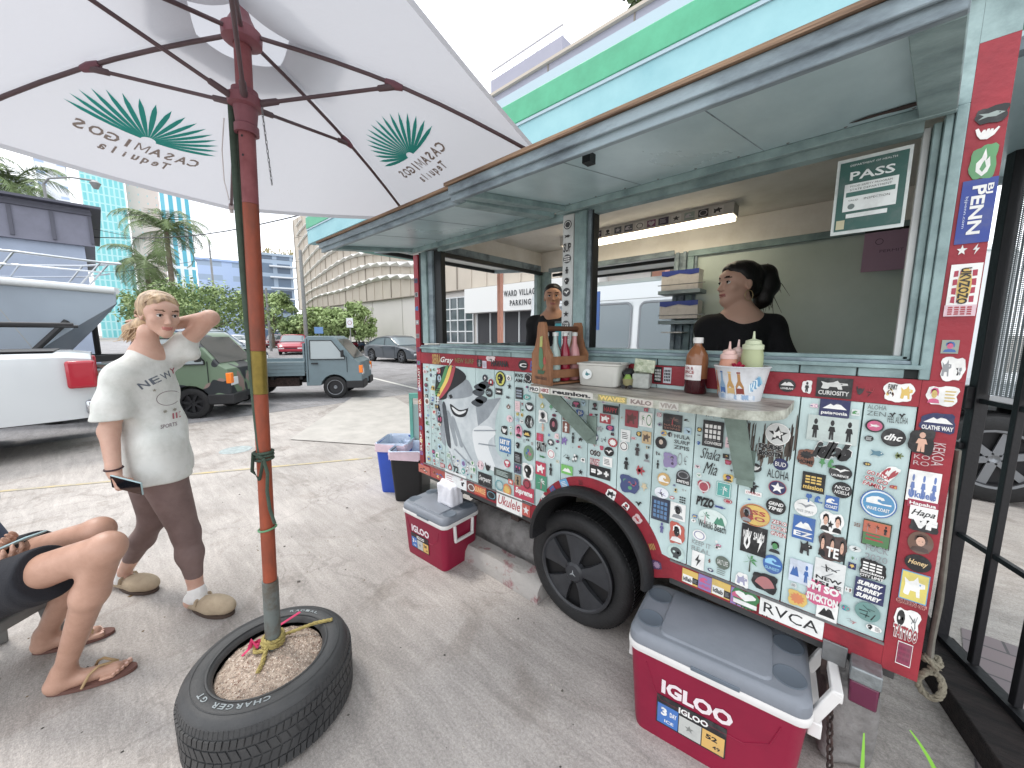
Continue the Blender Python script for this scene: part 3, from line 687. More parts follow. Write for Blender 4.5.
# --- panel right of the counter (crop A)
S(('A', 305, 75, 423, 145), 'r', Nv, Wt, 'patagonia', ic='mount', c2=Or, border=Nv)
S(('A', 258, 140, 455, 240), 'r', '#b9c9c4', Bk, ic='person+person+person')
S(('A', 275, 238, 430, 305), 't', Wt, Bk, 'idlab', bold=.09, shear=.45)
S(('A', 98, 165, 196, 250), 'c', Wt, Bk, ic='star', border='#c9ccc9', c2=Bk); S(('A', 122, 185, 172, 230), 'c', Bk, Wt, ic='beast')
S(('A', 72, 243, 162, 295), 't', Wt, Bk, 'DUDE/SHOOTER', bold=.07)
S(('A', 220, 262, 290, 328), 'd', Br, Bk, 'HOME', ic='burst', c2=Or)
S(('A', 298, 288, 372, 348), 't', Wt, Gn, ic='leaf+wave')
S(('A', 340, 325, 432, 382), 'c', Bk, Wt, 'LAURENCE', ic='bird')
S(('A', 352, 390, 432, 452), 'c', Bk, Wt, 'NICO/NOELLA', shear=.3, bold=.01)
S(('A', 128, 300, 186, 345), 'c', Nv, Wt, 'BUD', bold=.0)
S(('A', 105, 345, 190, 378), 't', 'none', Bk, 'ALOHA', bold=.0)
S(('A', 18, 380, 85, 440), 't', Wt, Bk, ic='person'); S(('A', 20, 425, 85, 442), 'r', Wt, Rd, 'OHANA', bold=0)
S(('A', 110, 385, 180, 440), 'c', Rd, Wt, ic='star', border=Nv)
S(('A', 238, 355, 328, 430), 'r', Bk, Yl, 'mission', ic='blocks', c2=Or, border=Bk)
S(('A', 100, 452, 178, 515), 'c', Bk, Wt, 'GRIND/TIME', shear=.3, border='#f0f0ec')
S(('A', 100, 452, 178, 515), 'c', Bk, Wt, 'GRIND/TIME', shear=.3, y=-0.0052)
S(('A', 0, 475, 118, 560), 'c', Or, Rd, 'ESS/GO', bold=.04, border=Bk); S(('A', 4, 480, 116, 555), 'c', Yl, Rd, 'ESS/GO', y=-0.0056); S(('A', 2, 482, 52, 545), 'c', Br, Bk, ic='face', y=-.0062)
S(('A', 246, 430, 322, 478), 't', Wt, Bl, ic='mushroomcloud+wave')
S(('A', 326, 444, 380, 498), 'r', Bl, Wt, 'COAST', ic='wave')
S(('A', 208, 456, 298, 520), 'c', Wt, Gy, 'FREE SPIRIT', ic='bird', bold=0, border='#dfe0dc')
S(('A', 202, 522, 288, 612), 'r', Bl, Wt, 'EZ', ic='mount', c2=Nv)
S(('A', 120, 535, 180, 602), 't', Wt, Rd, 'ZERO/DUCKS/GIVEN', bold=.0)
S(('A', 4, 558, 105, 668), 'r', Bk, Wt, ic='flame+bolt', border=Bk); S(('A', 14, 580, 95, 610), 't', 'none', Wt, 'NEW  SALEM', bold=.02, y=-.0056)
S(('A', 105, 610, 165, 668), 't', Wt, Gn, ic='face', c2=Bk)
S(('A', 0, 650, 80, 745), 't', Wt, Gn, ic='palm', c2='#3a3a26')
S(('A', 88, 670, 165, 742), 'c', Bl, '#7fc4e6', 'SUNSET', ic='wave', c2=Wt)
S(('A', 222, 600, 285, 685), 't', Wt, Bk, ic='beast')
S(('A', 305, 505, 400, 590), 'd', Wt, Sk, ic='face+face', c2=Bk); S(('A', 330, 530, 365, 575), 't', 'none', Bk, ic='star', y=-.0056)
S(('A', 298, 588, 412, 695), 'd', '#4a3430', Sk, ic='face+face+face', c2=Bk); S(('A', 330, 640, 380, 680), 't', 'none', Wt, 'TE', y=-.0056)
S(('A', 488, 92, 562, 140), 't', 'none', '#5d6b6a', 'ALOHA/ZEN', bold=0)
S(('A', 480, 150, 555, 200), 'c', Bk, Pk, ic='ring'); S(('A', 492, 158, 543, 190), 'c', Pk, Wt, ic='fish', y=-.0055)
S(('A', 566, 108, 640, 160), 't', 'none', Bk, ic='bird+bird'); S(('A', 566, 140, 645, 165), 't', 'none', Bk, 'FEEL ALOHA', bold=0)
S(('A', 540, 184, 638, 254), 'c', Bk, Wt, 'dhc', shear=.35, bold=.03)
S(('A', 492, 245, 562, 315), 't', Wt, '#4f7f90', ic='fish', c2=Or); S(('A', 580, 270, 635, 308), 't', 'none', '#6a7a3a', ic='turtle')
S(('A', 478, 350, 570, 415), 't', Wt, Rd, 'GO PACK/OR GO/FAMILY', bold=.02, rot=-10); S(('A', 545, 325, 603, 390), 'd', Wt, Rd, ic='wave+heart', rot=-30)
S(('A', 460, 420, 605, 528), 'c', Bl, Wt, ic='wave', border='#dbe6ea'); S(('A', 470, 430, 595, 518), 'c', '#3c8fc0', Wt, 'WAVE COAST', ic='wave', y=-.0056, c2=Nv)
S(('A', 468, 540, 580, 640), 'r', '#3a2f2c', Rd, ic='lines', c2=Or, border='#3d7a3e'); S(('A', 472, 545, 578, 590), 'r', '#c25a33', Bk, ic='palm+palm+person', y=-.0056)
S(('A', 480, 630, 570, 700), 't', 'none', '#8a8f93', 'FUCK/2020', bold=.01)
S(('M', 445, -5, 608, 112), 'd', Bk, Wt, 'Stockton/CITY LIMIT', ic='blocks')
S(('M', 420, 110, 598, 235), 'r', Nv, Wt, 'SURREY/SURREY/SURREY', bold=.06, shear=.3)
S(('M', 422, 238, 575, 345), 'c', '#5e8e89', '#2f5a56', ic='scribble')
S(('M', 137, 118, 352, 262), 'd', Pk, Wt, "I'M SO/STICKTON", bold=.06, border=Pk)
S(('M', 42, 170, 158, 258), 'd', Yl, Or, ic='burst')
S(('M', 205, 235, 330, 350), 'r', Wt, Bk, ic='mount', c2=Gy)
S(('M', 192, 0, 372, 165), 'r', '#d5d8d6', Bk, 'NEW/ISLE', ic='scribble')
S(('M', 52, 0, 185, 130), 'r', '#c7d3e4', Bl, ic='mount+person', c2=Or)
# --- red bands (crop A top, E, I, J)
S(('A', 150, -5, 215, 45), 'c', Bk, Wt, 'LOHELANI', ic='mount', y=-.0052)
S(('A', 238, 0, 278, 50), 'd', Wt, Bk, ic='person', y=-.0052)
S(('A', 293, -8, 432, 68), 'r', Bk, '#c9c9c5', 'CURIOSITY', ic='beast', y=-.0052)
S(('A', 440, 15, 525, 68), 't', Wt, Bk, ic='shaka+scribble', y=-.0045, c2=Rd)
S(('P', 195, 362, 465, 528), 'd', Wt, Yl, ic='cluster+beast', c2=Br, y=-.0045); S(('P', 240, 375, 320, 420), 't', 'none', Bk, 'FUNKY', y=-.0056)
S(('P', 560, 388, 845, 560), 'd', Wt, '#d0b040', ic='face+lines', c2=Pk, y=-.0052)
S(('P', 505, 620, 825, 790), 'd', Nv, Wt, 'OLATHE WAY', ic='mount', y=-.0052)
S(('A', 645, 185, 750, 285), 'd', Bk, Sk, ic='person', c2=Gy, y=-.0060)
S(('A', 665, 282, 728, 330), 't', 'none', '#c7a6a6', 'KO/RO', bold=0, y=-.0050)
X = fbox(('A', 745, 225, 775, 345)); S((X[0]-.025, X[1]+.025, (X[2]+X[3])/2-.011, (X[2]+X[3])/2+.011), 't', 'none', '#c9b0b0', 'KEKOA', bold=.0, rot=-90, y=-.0050)
S(('A', 640, 348, 768, 470), 'r', Wt, '#5a78b8', 'Ukulele', ic='person+person+person', c2=Bl, y=-.0052)
S(('A', 640, 462, 762, 492), 'r', '#a01840', Wt, 'Hapalua', y=-.0056)
S(('A', 648, 485, 758, 540), 'r', Wt, Bk, 'Hapa', shear=.4, bold=.01, y=-.0060)
S(('A', 650, 518, 765, 585), 'd', '#202326', Wt, 'VF', bold=.09, y=-.0058, border='#202326')
S(('I', 86, 482, 172, 555), 'c', '#6b4a3a', Sk, ic='face', c2='#4a332b', y=-.0052)
S(('I', 76, 556, 166, 612), 'c', Bk, '#d8b878', 'Honey', shear=.3, bold=.02, y=-.0052)
S(('I', 62, 612, 156, 708), 'r', '#4f9ac8', Wt, ic='beast', c2=Rd, border='#d6c43a', y=-.0052)
S(('I', 50, 706, 148, 722), 't', '#e0a090', '#8c1c28', 'QUEEN OF', y=-.0052)
S(('M', 645, 270, 800, 420), 'd', Wt, Bk, ic='skull+scribble', y=-.0052); S(('M', 640, 372, 782, 448), 't', Wt, '#a02a34', 'TATTOO', y=-.0056)
S(('M', 660, 462, 750, 595), 'r', Wt, '#7a1440', ic='blocks', y=-.0052, border='#8b1d48', c2=Gy)
S(('P', 690, 0, 840, 115), 'r', '#8e9a8c', Pk, ic='face', c2=Bl, y=-.0052); S(('P', 680, 140, 895, 350), 'd', Wt, Gy, ic='beast+cluster', c2=Bk, y=-.0052)
S(('E', 128, 15, 222, 48), 'r', '#d8b6c0', Rd, ic='grid', y=-.0052)
def jb(a, b, c, d): return fbox(('J', a, b, c, d))
S(jb(96, 238, 188, 285), 'd', Bk, '#8b9a96', ic='fish', y=-.0052)
S(jb(84, 285, 170, 340), 't', Wt, '#e6e6e2', ic='shaka', y=-.0052)
S(jb(80, 345, 156, 440), 'd', '#4f9a5c', Wt, ic='flame', c2=Wt, y=-.0052, border='#4f9a5c')
b_ = jb(50, 440, 145, 612); S((b_[0], b_[1], b_[2], b_[3]), 'r', '#1f3f9c', Wt, y=-.0052)
cx, cz = (b_[0]+b_[1])/2, (b_[2]+b_[3])/2; hz = (b_[3]-b_[2])
S((cx-hz*.38, cx+hz*.38, cz-.011+.003, cz+.011+.003), 't', 'none', Wt, 'PENN', rot=-90, y=-.0060, bold=.03)
S((cx+.016-.012, cx+.016+.012, cz+hz*.33-.006, cz+hz*.33+.006), 't', 'none', Wt, 'BJ', rot=-90, y=-.0060, bold=.02)
S((cx-.018-hz*.25, cx-.018+hz*.25, cz-.003, cz+.003), 't', 'none', '#c9d4ea', 'bjpenn.com', rot=-90, y=-.0060, bold=.0)
S(jb(40, 612, 118, 650), 't', 'none', Wt, ic='star+bolt', y=-.0052)
b_ = jb(22, 670, 108, 790); S(b_, 'r', Wt, '#b01840', ic='grid', y=-.0052); S((b_[0]+.014, b_[1]-.014, b_[2]+.01, b_[3]-.01), 'c', Yl, Bk, y=-.0060)
cx, cz = (b_[0]+b_[1])/2, (b_[2]+b_[3])/2; S((cx-.045, cx+.045, cz-.009, cz+.009), 't', 'none', Bk, 'UKVZOZO', rot=-90, y=-.0068)
# --- middle panels (crop B, G)
S(('K', 170, 250, 312, 372), 'r', Bk, '#8a5a4a', ic='palm', txt='NATIVE/SONS', c2=Rd)
S(('K', 460, 298, 612, 490), 'r', Bk, Wt, ic='grid'); S(('K', 465, 440, 610, 480), 'r', Bk, Wt, 'CONVERSE', y=-.0056)
S(('K', 445, 500, 590, 580), 't', 'none', Bk, 'Shaka', shear=.5, bold=.0); S(('K', 465, 600, 570, 690), 't', 'none', Bk, 'Mia', shear=.5, bold=.0)
S(('K', 252, 395, 368, 515), 't', 'none', '#505a5c', 'HULA/SURF/ZPIS', bold=.02)
S(('K', 115, 412, 200, 500), 'c', Bk, '#cdb9a4', ic='face')
S(('K', 170, 530, 275, 640), 'd', '#8d7fae', '#4a3a5a', ic='cluster', c2=Gy)
S(('K', 275, 520, 355, 640), 't', 'none', Gy, ic='ring+scribble')
S(('K', 110, 570, 158, 655), 't', 'none', Bk, ic='person')
S(('K', 18, 375, 85, 465), 'r', '#c5a874', '#5d4a3a', ic='beast')
S(('G', 0, 5, 48, 60), 'c', Wt, Bk, ic='ring'); S(('G', 66, 5, 130, 95), 't', Wt, '#3a3334', ic='person', c2=Br)
S(('G', 128, 65, 172, 125), 't', Wt, Bk, ic='face'); S(('G', 5, 80, 70, 170), 't', Wt, Bk, ic='person')
S(('G', 72, 125, 148, 205), 't', Wt, '#b0303c', ic='turtle')
S(('G', 0, 192, 108, 290), 'd', '#3b4a7c', '#4f9a6c', ic='cluster', c2='#b04a6a')
S(('G', 110, 220, 162, 290), 't', Wt, '#c9b890', ic='leaf')
S(('G', 78, 312, 130, 380), 't', Wt, Bk, ic='bird')
S(('G', 208, 178, 278, 248), 'c', '#caa053', Wt, ic='wave', c2=Bk)
S(('G', 310, 162, 388, 242), 'c', '#303236', Gy, 'CO', ic='ring', bold=.0); S(('G', 310, 212, 388, 242), 'r', Bk, Wt, 'SMITHS', y=-.0056)
S(('G', 192, 258, 270, 318), 'c', '#dfe3ea', '#8a7fae', ic='scribble'); S(('G', 322, 298, 370, 355), 't', 'none', '#22252a', ic='blocks')
S(('G', 175, 315, 275, 442), 'r', '#24304a', '#4f7fae', ic='grid', c2=Wt)
S(('G', 278, 345, 362, 438), 'r', Wt, Bk, ic='face', border='#e2e2de')
S(('G', 205, 440, 258, 515), 't', Wt, '#5c5a96', ic='person')
S(('G', 270, 448, 358, 570), 'd', '#c0503c', Bk, ic='face', c2=Wt)
S(('G', 262, 575, 358, 658), 'c', '#b9d4ce', '#3f4648', ic='skull')
S(('G', 424, 215, 500, 292), 'h', '#a83a4c', '#d9c8c8', ic='ring')
S(('G', 530, 230, 610, 312), 'r', Tl, Wt, ic='palm', border='#e9efed'); S(('G', 536, 236, 604, 306), 'r', Tl, Wt, ic='palm', y=-.0056, c2=Wt)
S(('G', 420, 312, 518, 365), 't', 'none', Bk, 'PYZO', bold=.06, shear=.2)
S(('G', 505, 345, 595, 388), 't', 'none', '#2b3f8c', ic='fish')
S(('G', 430, 380, 590, 480), 'c', '#cfe0da', '#3a8a6c', ic='palm+mount', c2='#c06a7a'); S(('G', 430, 450, 586, 490), 't', 'none', Bk, 'Waikiki Beach', bold=.01, y=-.0056)
S(('G', 400, 490, 475, 550), 'c', Wt, '#8a90b0', ic='ring'); S(('G', 395, 550, 500, 620), 't', 'none', '#8c9292', 'KEEP IT/REAL', bold=0)
S(('G', 500, 530, 575, 620), 't', Wt, '#c0467e', ic='cluster', c2=Wt)
S(('G', 395, 610, 465, 705), 'r', Wt, Bk, ic='bolt', border=Wt)
S(('G', 525, 635, 605, 705), 'c', '#5b6a5c', Wt, 'SALT LIFE', bold=0)
S(('F', 480, 30, 570, 110), 't', 'none', '#7d8a86', ic='lines')
S(('F', 715, 80, 888, 200), 'd', Bk, '#b06a6a', ic='fan', c2=Wt); S(('F', 610, 78, 700, 170), 'd', Wt, '#9a9ab8', ic='beast')
S(('G', 695, 215, 775, 300), 't', Wt, Bk, ic='bird')
# --- bottom red strip
S(('F', 272, 62, 375, 150), 'r', Yl, Wt, y=-.0052, border=Yl); S(('F', 276, 92, 340, 142), 'r', Wt, Bk, 'idlab', y=-.0058); S(('F', 338, 115, 376, 152), 'r', Bk, Gy, ic='lines', y=-.0060)
S(('F', 375, 95, 462, 190), 'r', '#8a78b8', Pk, 'idlab', ic='wave', y=-.0052)
S(('F', 460, 132, 582, 232), 'r', Yl, Wt, y=-.0052); S(('F', 464, 165, 540, 220), 'r', Wt, Bk, 'idlab', y=-.0058); S(('F', 540, 195, 580, 240), 'r', Bk, Gy, ic='lines', y=-.0060)
S(('F', 582, 178, 670, 285), 'r', '#8a78b8', Pk, 'idlab', ic='wave', y=-.0052)
S((-.245, -.16, .512, .582), 'd', '#2f7a40', Wt, 'I', ic='heart', c2=Rd, y=-.0052)
S((-.158, .016, .516, .584), 'r', Wt, Bk, 'RVCA', y=-.0058, bold=.0)
S((-.24, -.10, .510, .520), 't', 'none', Bk, 'Timothy', y=-.0064, bold=0)
# --- left panels (crop C, H, N)
S(('L', 880, 370, 985, 525), 'c', '#1b1b1b', Yl, ic='face', c2=Bk, border='#1b1b1b'); S(('L', 888, 380, 977, 515), 'c', '#c8c832', Bk, ic='skull', y=-.0056)
S(('L', 880, 545, 950, 610), 'r', Bk, Wt, ic='fish'); S(('L', 780, 545, 850, 635), 'c', Bk, '#9fb4b8', 'OHV'); S(('L', 748, 405, 800, 475), 'c', '#223', Wt, ic='bolt'); S(('L', 810, 450, 860, 520), 'c', Rd, Wt, ic='face')
S(('N', 715, 210, 850, 305), 'r', '#c0264a', Wt, 'Supreme', bold=.05, shear=.2)
S(('N', 596, 268, 770, 385), 'r', Wt, Rd, 'Ukulele', y=-.0052, shear=.3, bold=.01)
S(('N', 470, 125, 562, 208), 'r', Bk, Wt, 'Serpent', shear=.3, bold=.01)
S(('N', 510, 38, 560, 125), 't', 'none', Bk, ic='shaka'); S(('N', 578, 100, 700, 155), 'r', '#3d4a44', '#b9cfc9', ic='lines')
S(('N', 580, 160, 650, 250), 't', 'none', '#5aa0a8', ic='ring'); S(('N', 638, 195, 695, 275), 'c', Or, Yl, ic='burst'); S(('N', 675, 165, 708, 200), 'r', '#d05a4a', Wt, ic='star')
S(('N', 718, 0, 765, 55), 'r', Bk, Gy, ic='lines'); S(('N', 715, 60, 762, 125), 'r', '#4a4f6a', Pk, ic='cluster'); S(('N', 770, 55, 845, 160), 'd', Wt, Bk, ic='skull'); S(('N', 720, 135, 760, 210), 'r', '#9a8060', Bk, ic='person'); S(('N', 775, 160, 830, 235), 'c', '#a8203c', Bk, ic='ring')
S(('N', 862, 48, 930, 135), 'r', '#c0264a', Wt, ic='beast'); S(('N', 862, 135, 938, 240), 'r', '#2f8f6a', Wt, ic='palm', c2=Pk); S(('N', 940, 40, 990, 150), 't', 'none', Bk, ic='person')
S(('N', 255, 40, 300, 110), 't', 'none', Rd, ic='flame'); S(('N', 300, 75, 335, 120), 't', 'none', Bk, '72')
S(('N', 395, 190, 452, 250), 'r', '#6a4a44', Wt, ic='ring', y=-.0052); S(('N', 445, 205, 525, 275), 'r', '#c8481f', '#e8b05a', 'SUNRISE', y=-.0052); S(('N', 525, 240, 595, 305), 'd', Bk, '#5a8a9a', ic='ring', y=-.0052); S(('N', 770, 335, 825, 415), 'r', '#c84a3a', Wt, ic='star', y=-.0052)
S(('N', 65, 70, 140, 125), 'r', '#c05a44', Wt, ic='cluster', y=-.0052); S(('N', 145, 85, 245, 165), 'r', '#a8382c', '#d8b060', ic='cluster', c2=Bl, y=-.0052); S(('N', 245, 118, 390, 215), 'r', '#dfe2e2', '#b88f94', ic='lines+cluster', y=-.0052)
S(('H', 0, 498, 72, 592), 'r', '#2f7ab8', Wt, 'LET IT/MAX', bold=.08, border='#2f7ab8'); S(('H', 100, 85, 205, 150), 't', 'none', Bk, 'RVS BK/AM NO', bold=.03); S(('H', 160, 85, 208, 145), 'c', Bk, Wt, ic='ring')
S(('H', 165, 270, 218, 328), 'c', '#303236', '#dfe3e3', ic='shaka'); S(('H', 103, 175, 150, 250), 'r', '#2a2e32', '#9ab', ic='blocks'); S(('H', 100, 262, 132, 330), 'r', '#e2c3c6', '#c8a0a4', ic='lines'); S(('H', 100, 412, 145, 500), 'c', '#e29ab4', '#c4507c', ic='face')
S(('H', 155, 545, 218, 645), 'c', '#6a8f6a', '#c05a7a', ic='cluster', c2=Bl); S(('H', 95, 590, 142, 655), 'r', Bk, Gy, ic='lines'); S(('H', 150, 660, 218, 768), 'd', Wt, Bk, ic='skull'); S(('H', 248, 320, 308, 405), 'd', Wt, Bk, ic='face')
S(('H', 252, 260, 296, 315), 't', 'none', '#b8b04a', ic='flame'); S(('H', 312, 270, 350, 330), 't', 'none', '#4a9a6a', ic='leaf'); S(('H', 320, 368, 372, 460), 'c', '#3a2430', '#b05a6a', ic='face'); S(('H', 258, 398, 298, 462), 't', 'none', Sk, ic='person', c2=Bk)
S(('H', 404, 310, 448, 385), 'r', '#6e4a40', Wt, ic='person'); S(('H', 404, 392, 448, 465), 'r', '#7e4a3a', Wt, ic='person'); S(('H', 392, 475, 440, 555), 't', 'none', '#7f62b0', ic='beast'); S(('H', 450, 450, 492, 540), 't', 'none', Bk, ic='person')
S(('H', 240, 525, 302, 585), 't', Wt, Bk, 'SALTY', bold=.05); S(('H', 306, 570, 356, 630), 'c', Wt, '#c8707c', ic='ring'); S(('H', 232, 652, 296, 735), 'r', '#c0264a', Wt, ic='beast'); S(('H', 398, 572, 515, 665), 't', 'none', '#6d7a78', ic='scribble+cluster'); S(('H', 396, 672, 468, 730), 'r', '#66bd45', Wt, ic='mount')
S(('H', 500, 690, 540, 740), 't', 'none', Bk, ic='star'); S(('H', 578, 680, 710, 755), 'r', Bk, Wt, '= > +', bold=.08); S(('H', 670, 555, 732, 615), 'c', Bk, Wt, ic='bird'); S(('H', 580, 575, 648, 612), 't', Wt, Bk, 'OSO', bold=.05); S(('H', 580, 628, 642, 672), 't', Wt, '#b04a5a', 'SUNSET', bold=.02); S(('H', 662, 620, 722, 680), 'r', Wt, Bk, ic='lines')
S(('H', 662, 290, 762, 345), 'r', Bk, Rd, 'HAPPY', bold=.02); S(('H', 642, 345, 712, 405), 'r', '#a82433', Wt, ic='beast'); S(('H', 695, 498, 755, 556), 'c', Rd, Wt, ic='burst'); S(('H', 640, 475, 692, 545), 't', 'none', '#3a3a40', ic='scribble'); S(('H', 585, 265, 635, 325), 't', 'none', '#5a3038', ic='face')
S(('B', 175, 115, 225, 180), 'r', '#982434', '#5d2a24', ic='beast'); S(('B', 158, 190, 195, 235), 'r', '#dfe3e0', Bk, ic='lines')
# --- left half of upper band: lettering
S(('L', 235, 195, 320, 300), 't', 'none', '#b8892c', 'SIERRA', y=-.0045, bold=.04); S(('L', 320, 225, 450, 300), 't', 'none', '#e0ded8', 'Gray', shear=.3, y=-.0045, bold=.02)
S(('L', 470, 240, 660, 290), 't', 'none', '#7f6f2c', 'NEW SURF', y=-.0045, bold=.02); S(('L', 690, 245, 745, 330), 'd', Bk, Gy, ic='person', y=-.0045); S(('L', 748, 265, 790, 340), 'r', '#cfc6d8', Gy, ic='lines', y=-.0045)
S(('L', 785, 215, 880, 270), 'd', '#d8c6c6', '#9aa', ic='cluster', y=-.0045); S(('L', 840, 262, 1015, 325), 't', 'none', Bk, 'HAVANA', y=-.0050, bold=.05)
S((-1.30, -1.235, 1.312, 1.368), 'c', Bk, Wt, 'C', y=-.0045); S((-1.22, -1.13, 1.315, 1.365), 't', 'none', '#3a58b0', 'Beach', shear=.2, y=-.0045)
S((-.66, -.60, 1.315, 1.372), 't', 'none', '#e4d2d4', 'Fiona', shear=.3, y=-.0045); S((-.575, -.545, 1.31, 1.372), 'r', Bk, Wt, ic='grid', y=-.0045); S((-.538, -.508, 1.31, 1.372), 'r', '#c9cdd4', Bk, ic='grid', y=-.0045)
# left strip vertical words and right pillar
for z, t in ((1.20, 'BALLAST'), (0.98, 'ALOHA'), (0.74, 'SURF')): S((-2.225-.07, -2.225+.07, z-.012, z+.012), 't', 'none', '#e0d0ca', t, rot=90, y=-.0052)
for k in range(15): S((-2.245, -2.207, 0.545+.03*k*3.1, 0.575+.03*k*3.1), random.choice('rcd'), random.choice([Wt, Bk, Bl, Yl, Nv, Gy, Pp]), random.choice([Wt, Rd, Bk, Gn]), ic=random.choice(ICONS), y=-.0048)
for k, (t, ic_) in enumerate([('', 'ring'), ('', 'fish'), ('SUP', ''), ('', 'blocks'), ('', 'person'), ('', 'skull'), ('', 'bird'), ('', 'burst'), ('', 'star'), ('THE/LAB', ''), ('VAN/LIFE', '')]):
    z = 1.995-0.05*k; S((-1.024, -0.982, z-.02, z+.02), 'c' if k % 3 == 0 else 'r' if k > 8 else 't', Wt if k % 3 else '#3a3d40', Bk if k % 3 else Wt, t or None, ic=ic_ or None, y=-.0052, c2=Rd)
# arch and mudguard stickers
for a, w_, st, bgc, fgc, ic_ in ((148, .05, 'd', Wt, '#90a8b0', 'cluster'), (133, .045, 'd', Bl, Rd, 'bird'), (118, .06, 'r', '#5aa4d4', Wt, 'lines'), (100, .05, 't', 'none', '#3c1418', 'lines'), (72, .06, 'd', Wt, Bk, 'beast'), (58, .04, 'd', Wt, Rd, 'face'), (46, .05, 'd', '#c8b0b0', Rd, 'fish'), (24, .055, 't', 'none', '#c8a83a', 'lines'), (11, .05, 'd', '#4a2c58', '#9a7a9a', 'burst')):
    t = math.radians(a); r = 0.325; x, z = -0.842+r*math.cos(t), 0.477+r*math.sin(t)
    S((x-w_/2*.8, x+w_/2*.8, z-w_/2*.8, z+w_/2*.8), st, bgc, fgc, ic=ic_, y=-.0050, rot=a-90)
# fillers between the ones above
occ = [(s['c'][0]-s['w']/2, s['c'][0]+s['w']/2, s['c'][1]-s['h']/2, s['c'][1]+s['h']/2) for s in STK]
def free(x0, x1, z0, z1):
    return all(x1 < a or x0 > b or z1 < c or z0 > d for a, b, c, d in occ)
cnt = 0
for t in range(26000):
    if cnt >= 340: break
    j = random.randrange(len(joints)-1); a, b = joints[j]+.006, joints[j+1]-.006
    big = t < 5000; w_ = random.uniform(.034, .058) if big else random.uniform(.016, .034); h_ = w_*random.uniform(.6, 1.25)
    if b-a < w_+.004: w_ = (b-a)*.8
    x = random.uniform(a, b-w_); z = random.uniform(.60, 1.29-h_)
    if -2.06 < x < -1.40 and (0.70 < z < 1.30): 
        if not (x < -2.01 or x+w_ > -1.38): continue
    if -.30 < x < -.05 and 1.03 < z < 1.26: continue
    if (x+w_/2+.835)**2+(z-.487)**2 < .40**2 and z < .9: continue
    if not free(x-.0025, x+w_+.0025, z-.0025, z+h_+.0025): continue
    occ.append((x, x+w_, z, z+h_)); cnt += 1
    st = random.choice('rccddttt'); dark = random.random() < .45
    bgc = random.choice([Bk, Bk, Nv, '#3b3f45', Rd, Tl, '#c0264a', Bl]) if dark else random.choice([Wt, Wt, '#cfd6d4', '#d9cfc0', '#e6c6cc', Yl, '#a8c8d8'])
    fgc = random.choice([Wt, Yl, '#cfd6d4', Pk]) if dark else random.choice([Bk, Bk, '#3b3f45', Rd, Bl, Gn, Pp, Br])
    if st == 't': bgc = random.choice([Wt, 'none']); fgc = random.choice([Bk, Bk, '#3b3f45', Rd, Bl, '#2f7a40', Gy, Br])
    S((x, x+w_, z, z+h_), st, bgc, fgc, ic=random.choice(ICONS)+('+'+random.choice(ICONS) if random.random() < .3 else ''), c2=random.choice([Gy, Rd, Yl, Bl, Bk]))
order = sorted(range(len(STK)), key=lambda i: -(STK[i]['w']*STK[i]['h'])*(1 if STK[i]['y'] > -.0058 else 1))
big = set(order[:90]); rest = MB()
for i, s in enumerate(STK):
    s['y'] -= .00003*(i % 30)
    if i in big:
        m_ = MB(); draw_sticker(m_, s); m_.build('sticker', T, fix=False)
    else: draw_sticker(rest, s)
rest.xf = Matrix.Identity(4)
tag(rest.build('small_stickers', T, fix=False), kind='stuff')
# mural: a big grey and white shark wearing a striped knitted cap, painted over the left planks
mu = MB(); gw, g1, g2, bk_ = mat('mural_white', '#ced4d6', 0.55, col2='#b3bcc0', scale=9), mat('mural_grey', '#9aa2a8', 0.55, vary=.25, scale=12), mat('mural_dark', '#4c5258', 0.6, vary=.3, scale=20), mat('mural_black', '#23262a', 0.6)
def mp(cr, pts, m, y):
    n = len(pts); q_ = []
    for i in range(n):
        p0, p1, p2, p3 = pts[i-1], pts[i], pts[(i+1) % n], pts[(i+2) % n]
        for k in range(4):
            t = k/4; q_.append(tuple(.5*(2*b1+(c1-a1)*t+(2*a1-5*b1+4*c1-d1)*t*t+(3*b1-a1-3*c1+d1)*t**3) for a1, b1, c1, d1 in zip(p0, p1, p2, p3)))
    ox, oy, s = CR[cr]; P = [on(1, 0, ox+a/s, oy+b/s) for a, b in (q_ if n > 4 else pts)]
    mu.add([(p.x, y, p.z) for p in P], [tuple(range(len(P)))], m)
mp('C', [(150, 150), (215, 150), (245, 200), (300, 230), (350, 222), (330, 300), (330, 420), (380, 480), (340, 500), (255, 480), (215, 520), (170, 480), (150, 420), (130, 350), (130, 250)], gw, -.0012)
mp('C', [(250, 235), (350, 222), (300, 300), (262, 330)], g1, -.0016)
mp('C', [(245, 340), (300, 330), (330, 360), (300, 400), (330, 500), (270, 470), (245, 400)], mat('mural_white2', '#dde1e2', .55), -.0016)
mp('C', [(150, 200), (215, 150), (243, 200), (220, 220), (150, 225)], g1, -.0016)
for a, b in (((108, 220), (130, 400)), ((125, 250), (150, 410)), ((142, 280), (175, 405)), ((160, 300), (195, 410)), ((100, 250), (112, 330))):
    mp('C', [(a[0], a[1]), (a[0]+14, a[1]+4), (b[0]+8, b[1]-10), (b[0], b[1]), (b[0]-10, b[1]-30)], g2 if a[0] % 2 else g1, -.0020)
mp('C', [(110, 110), (150, 100), (195, 115), (215, 150), (150, 200), (140, 225), (108, 228), (98, 205), (100, 150)], bk_, -.0024)
for c_, o in (('#3f8f4c', 0), ('#e0c030', 14), ('#b03040', 28)):
    mp('C', [(98+o*.6, 200+o*.6), (106+o*.6, 210+o*.4), (128+o, 170+o*.2), (148+o, 105), (138+o, 103), (118+o, 160)], flat(c_), -.0030-.0002*o/14)
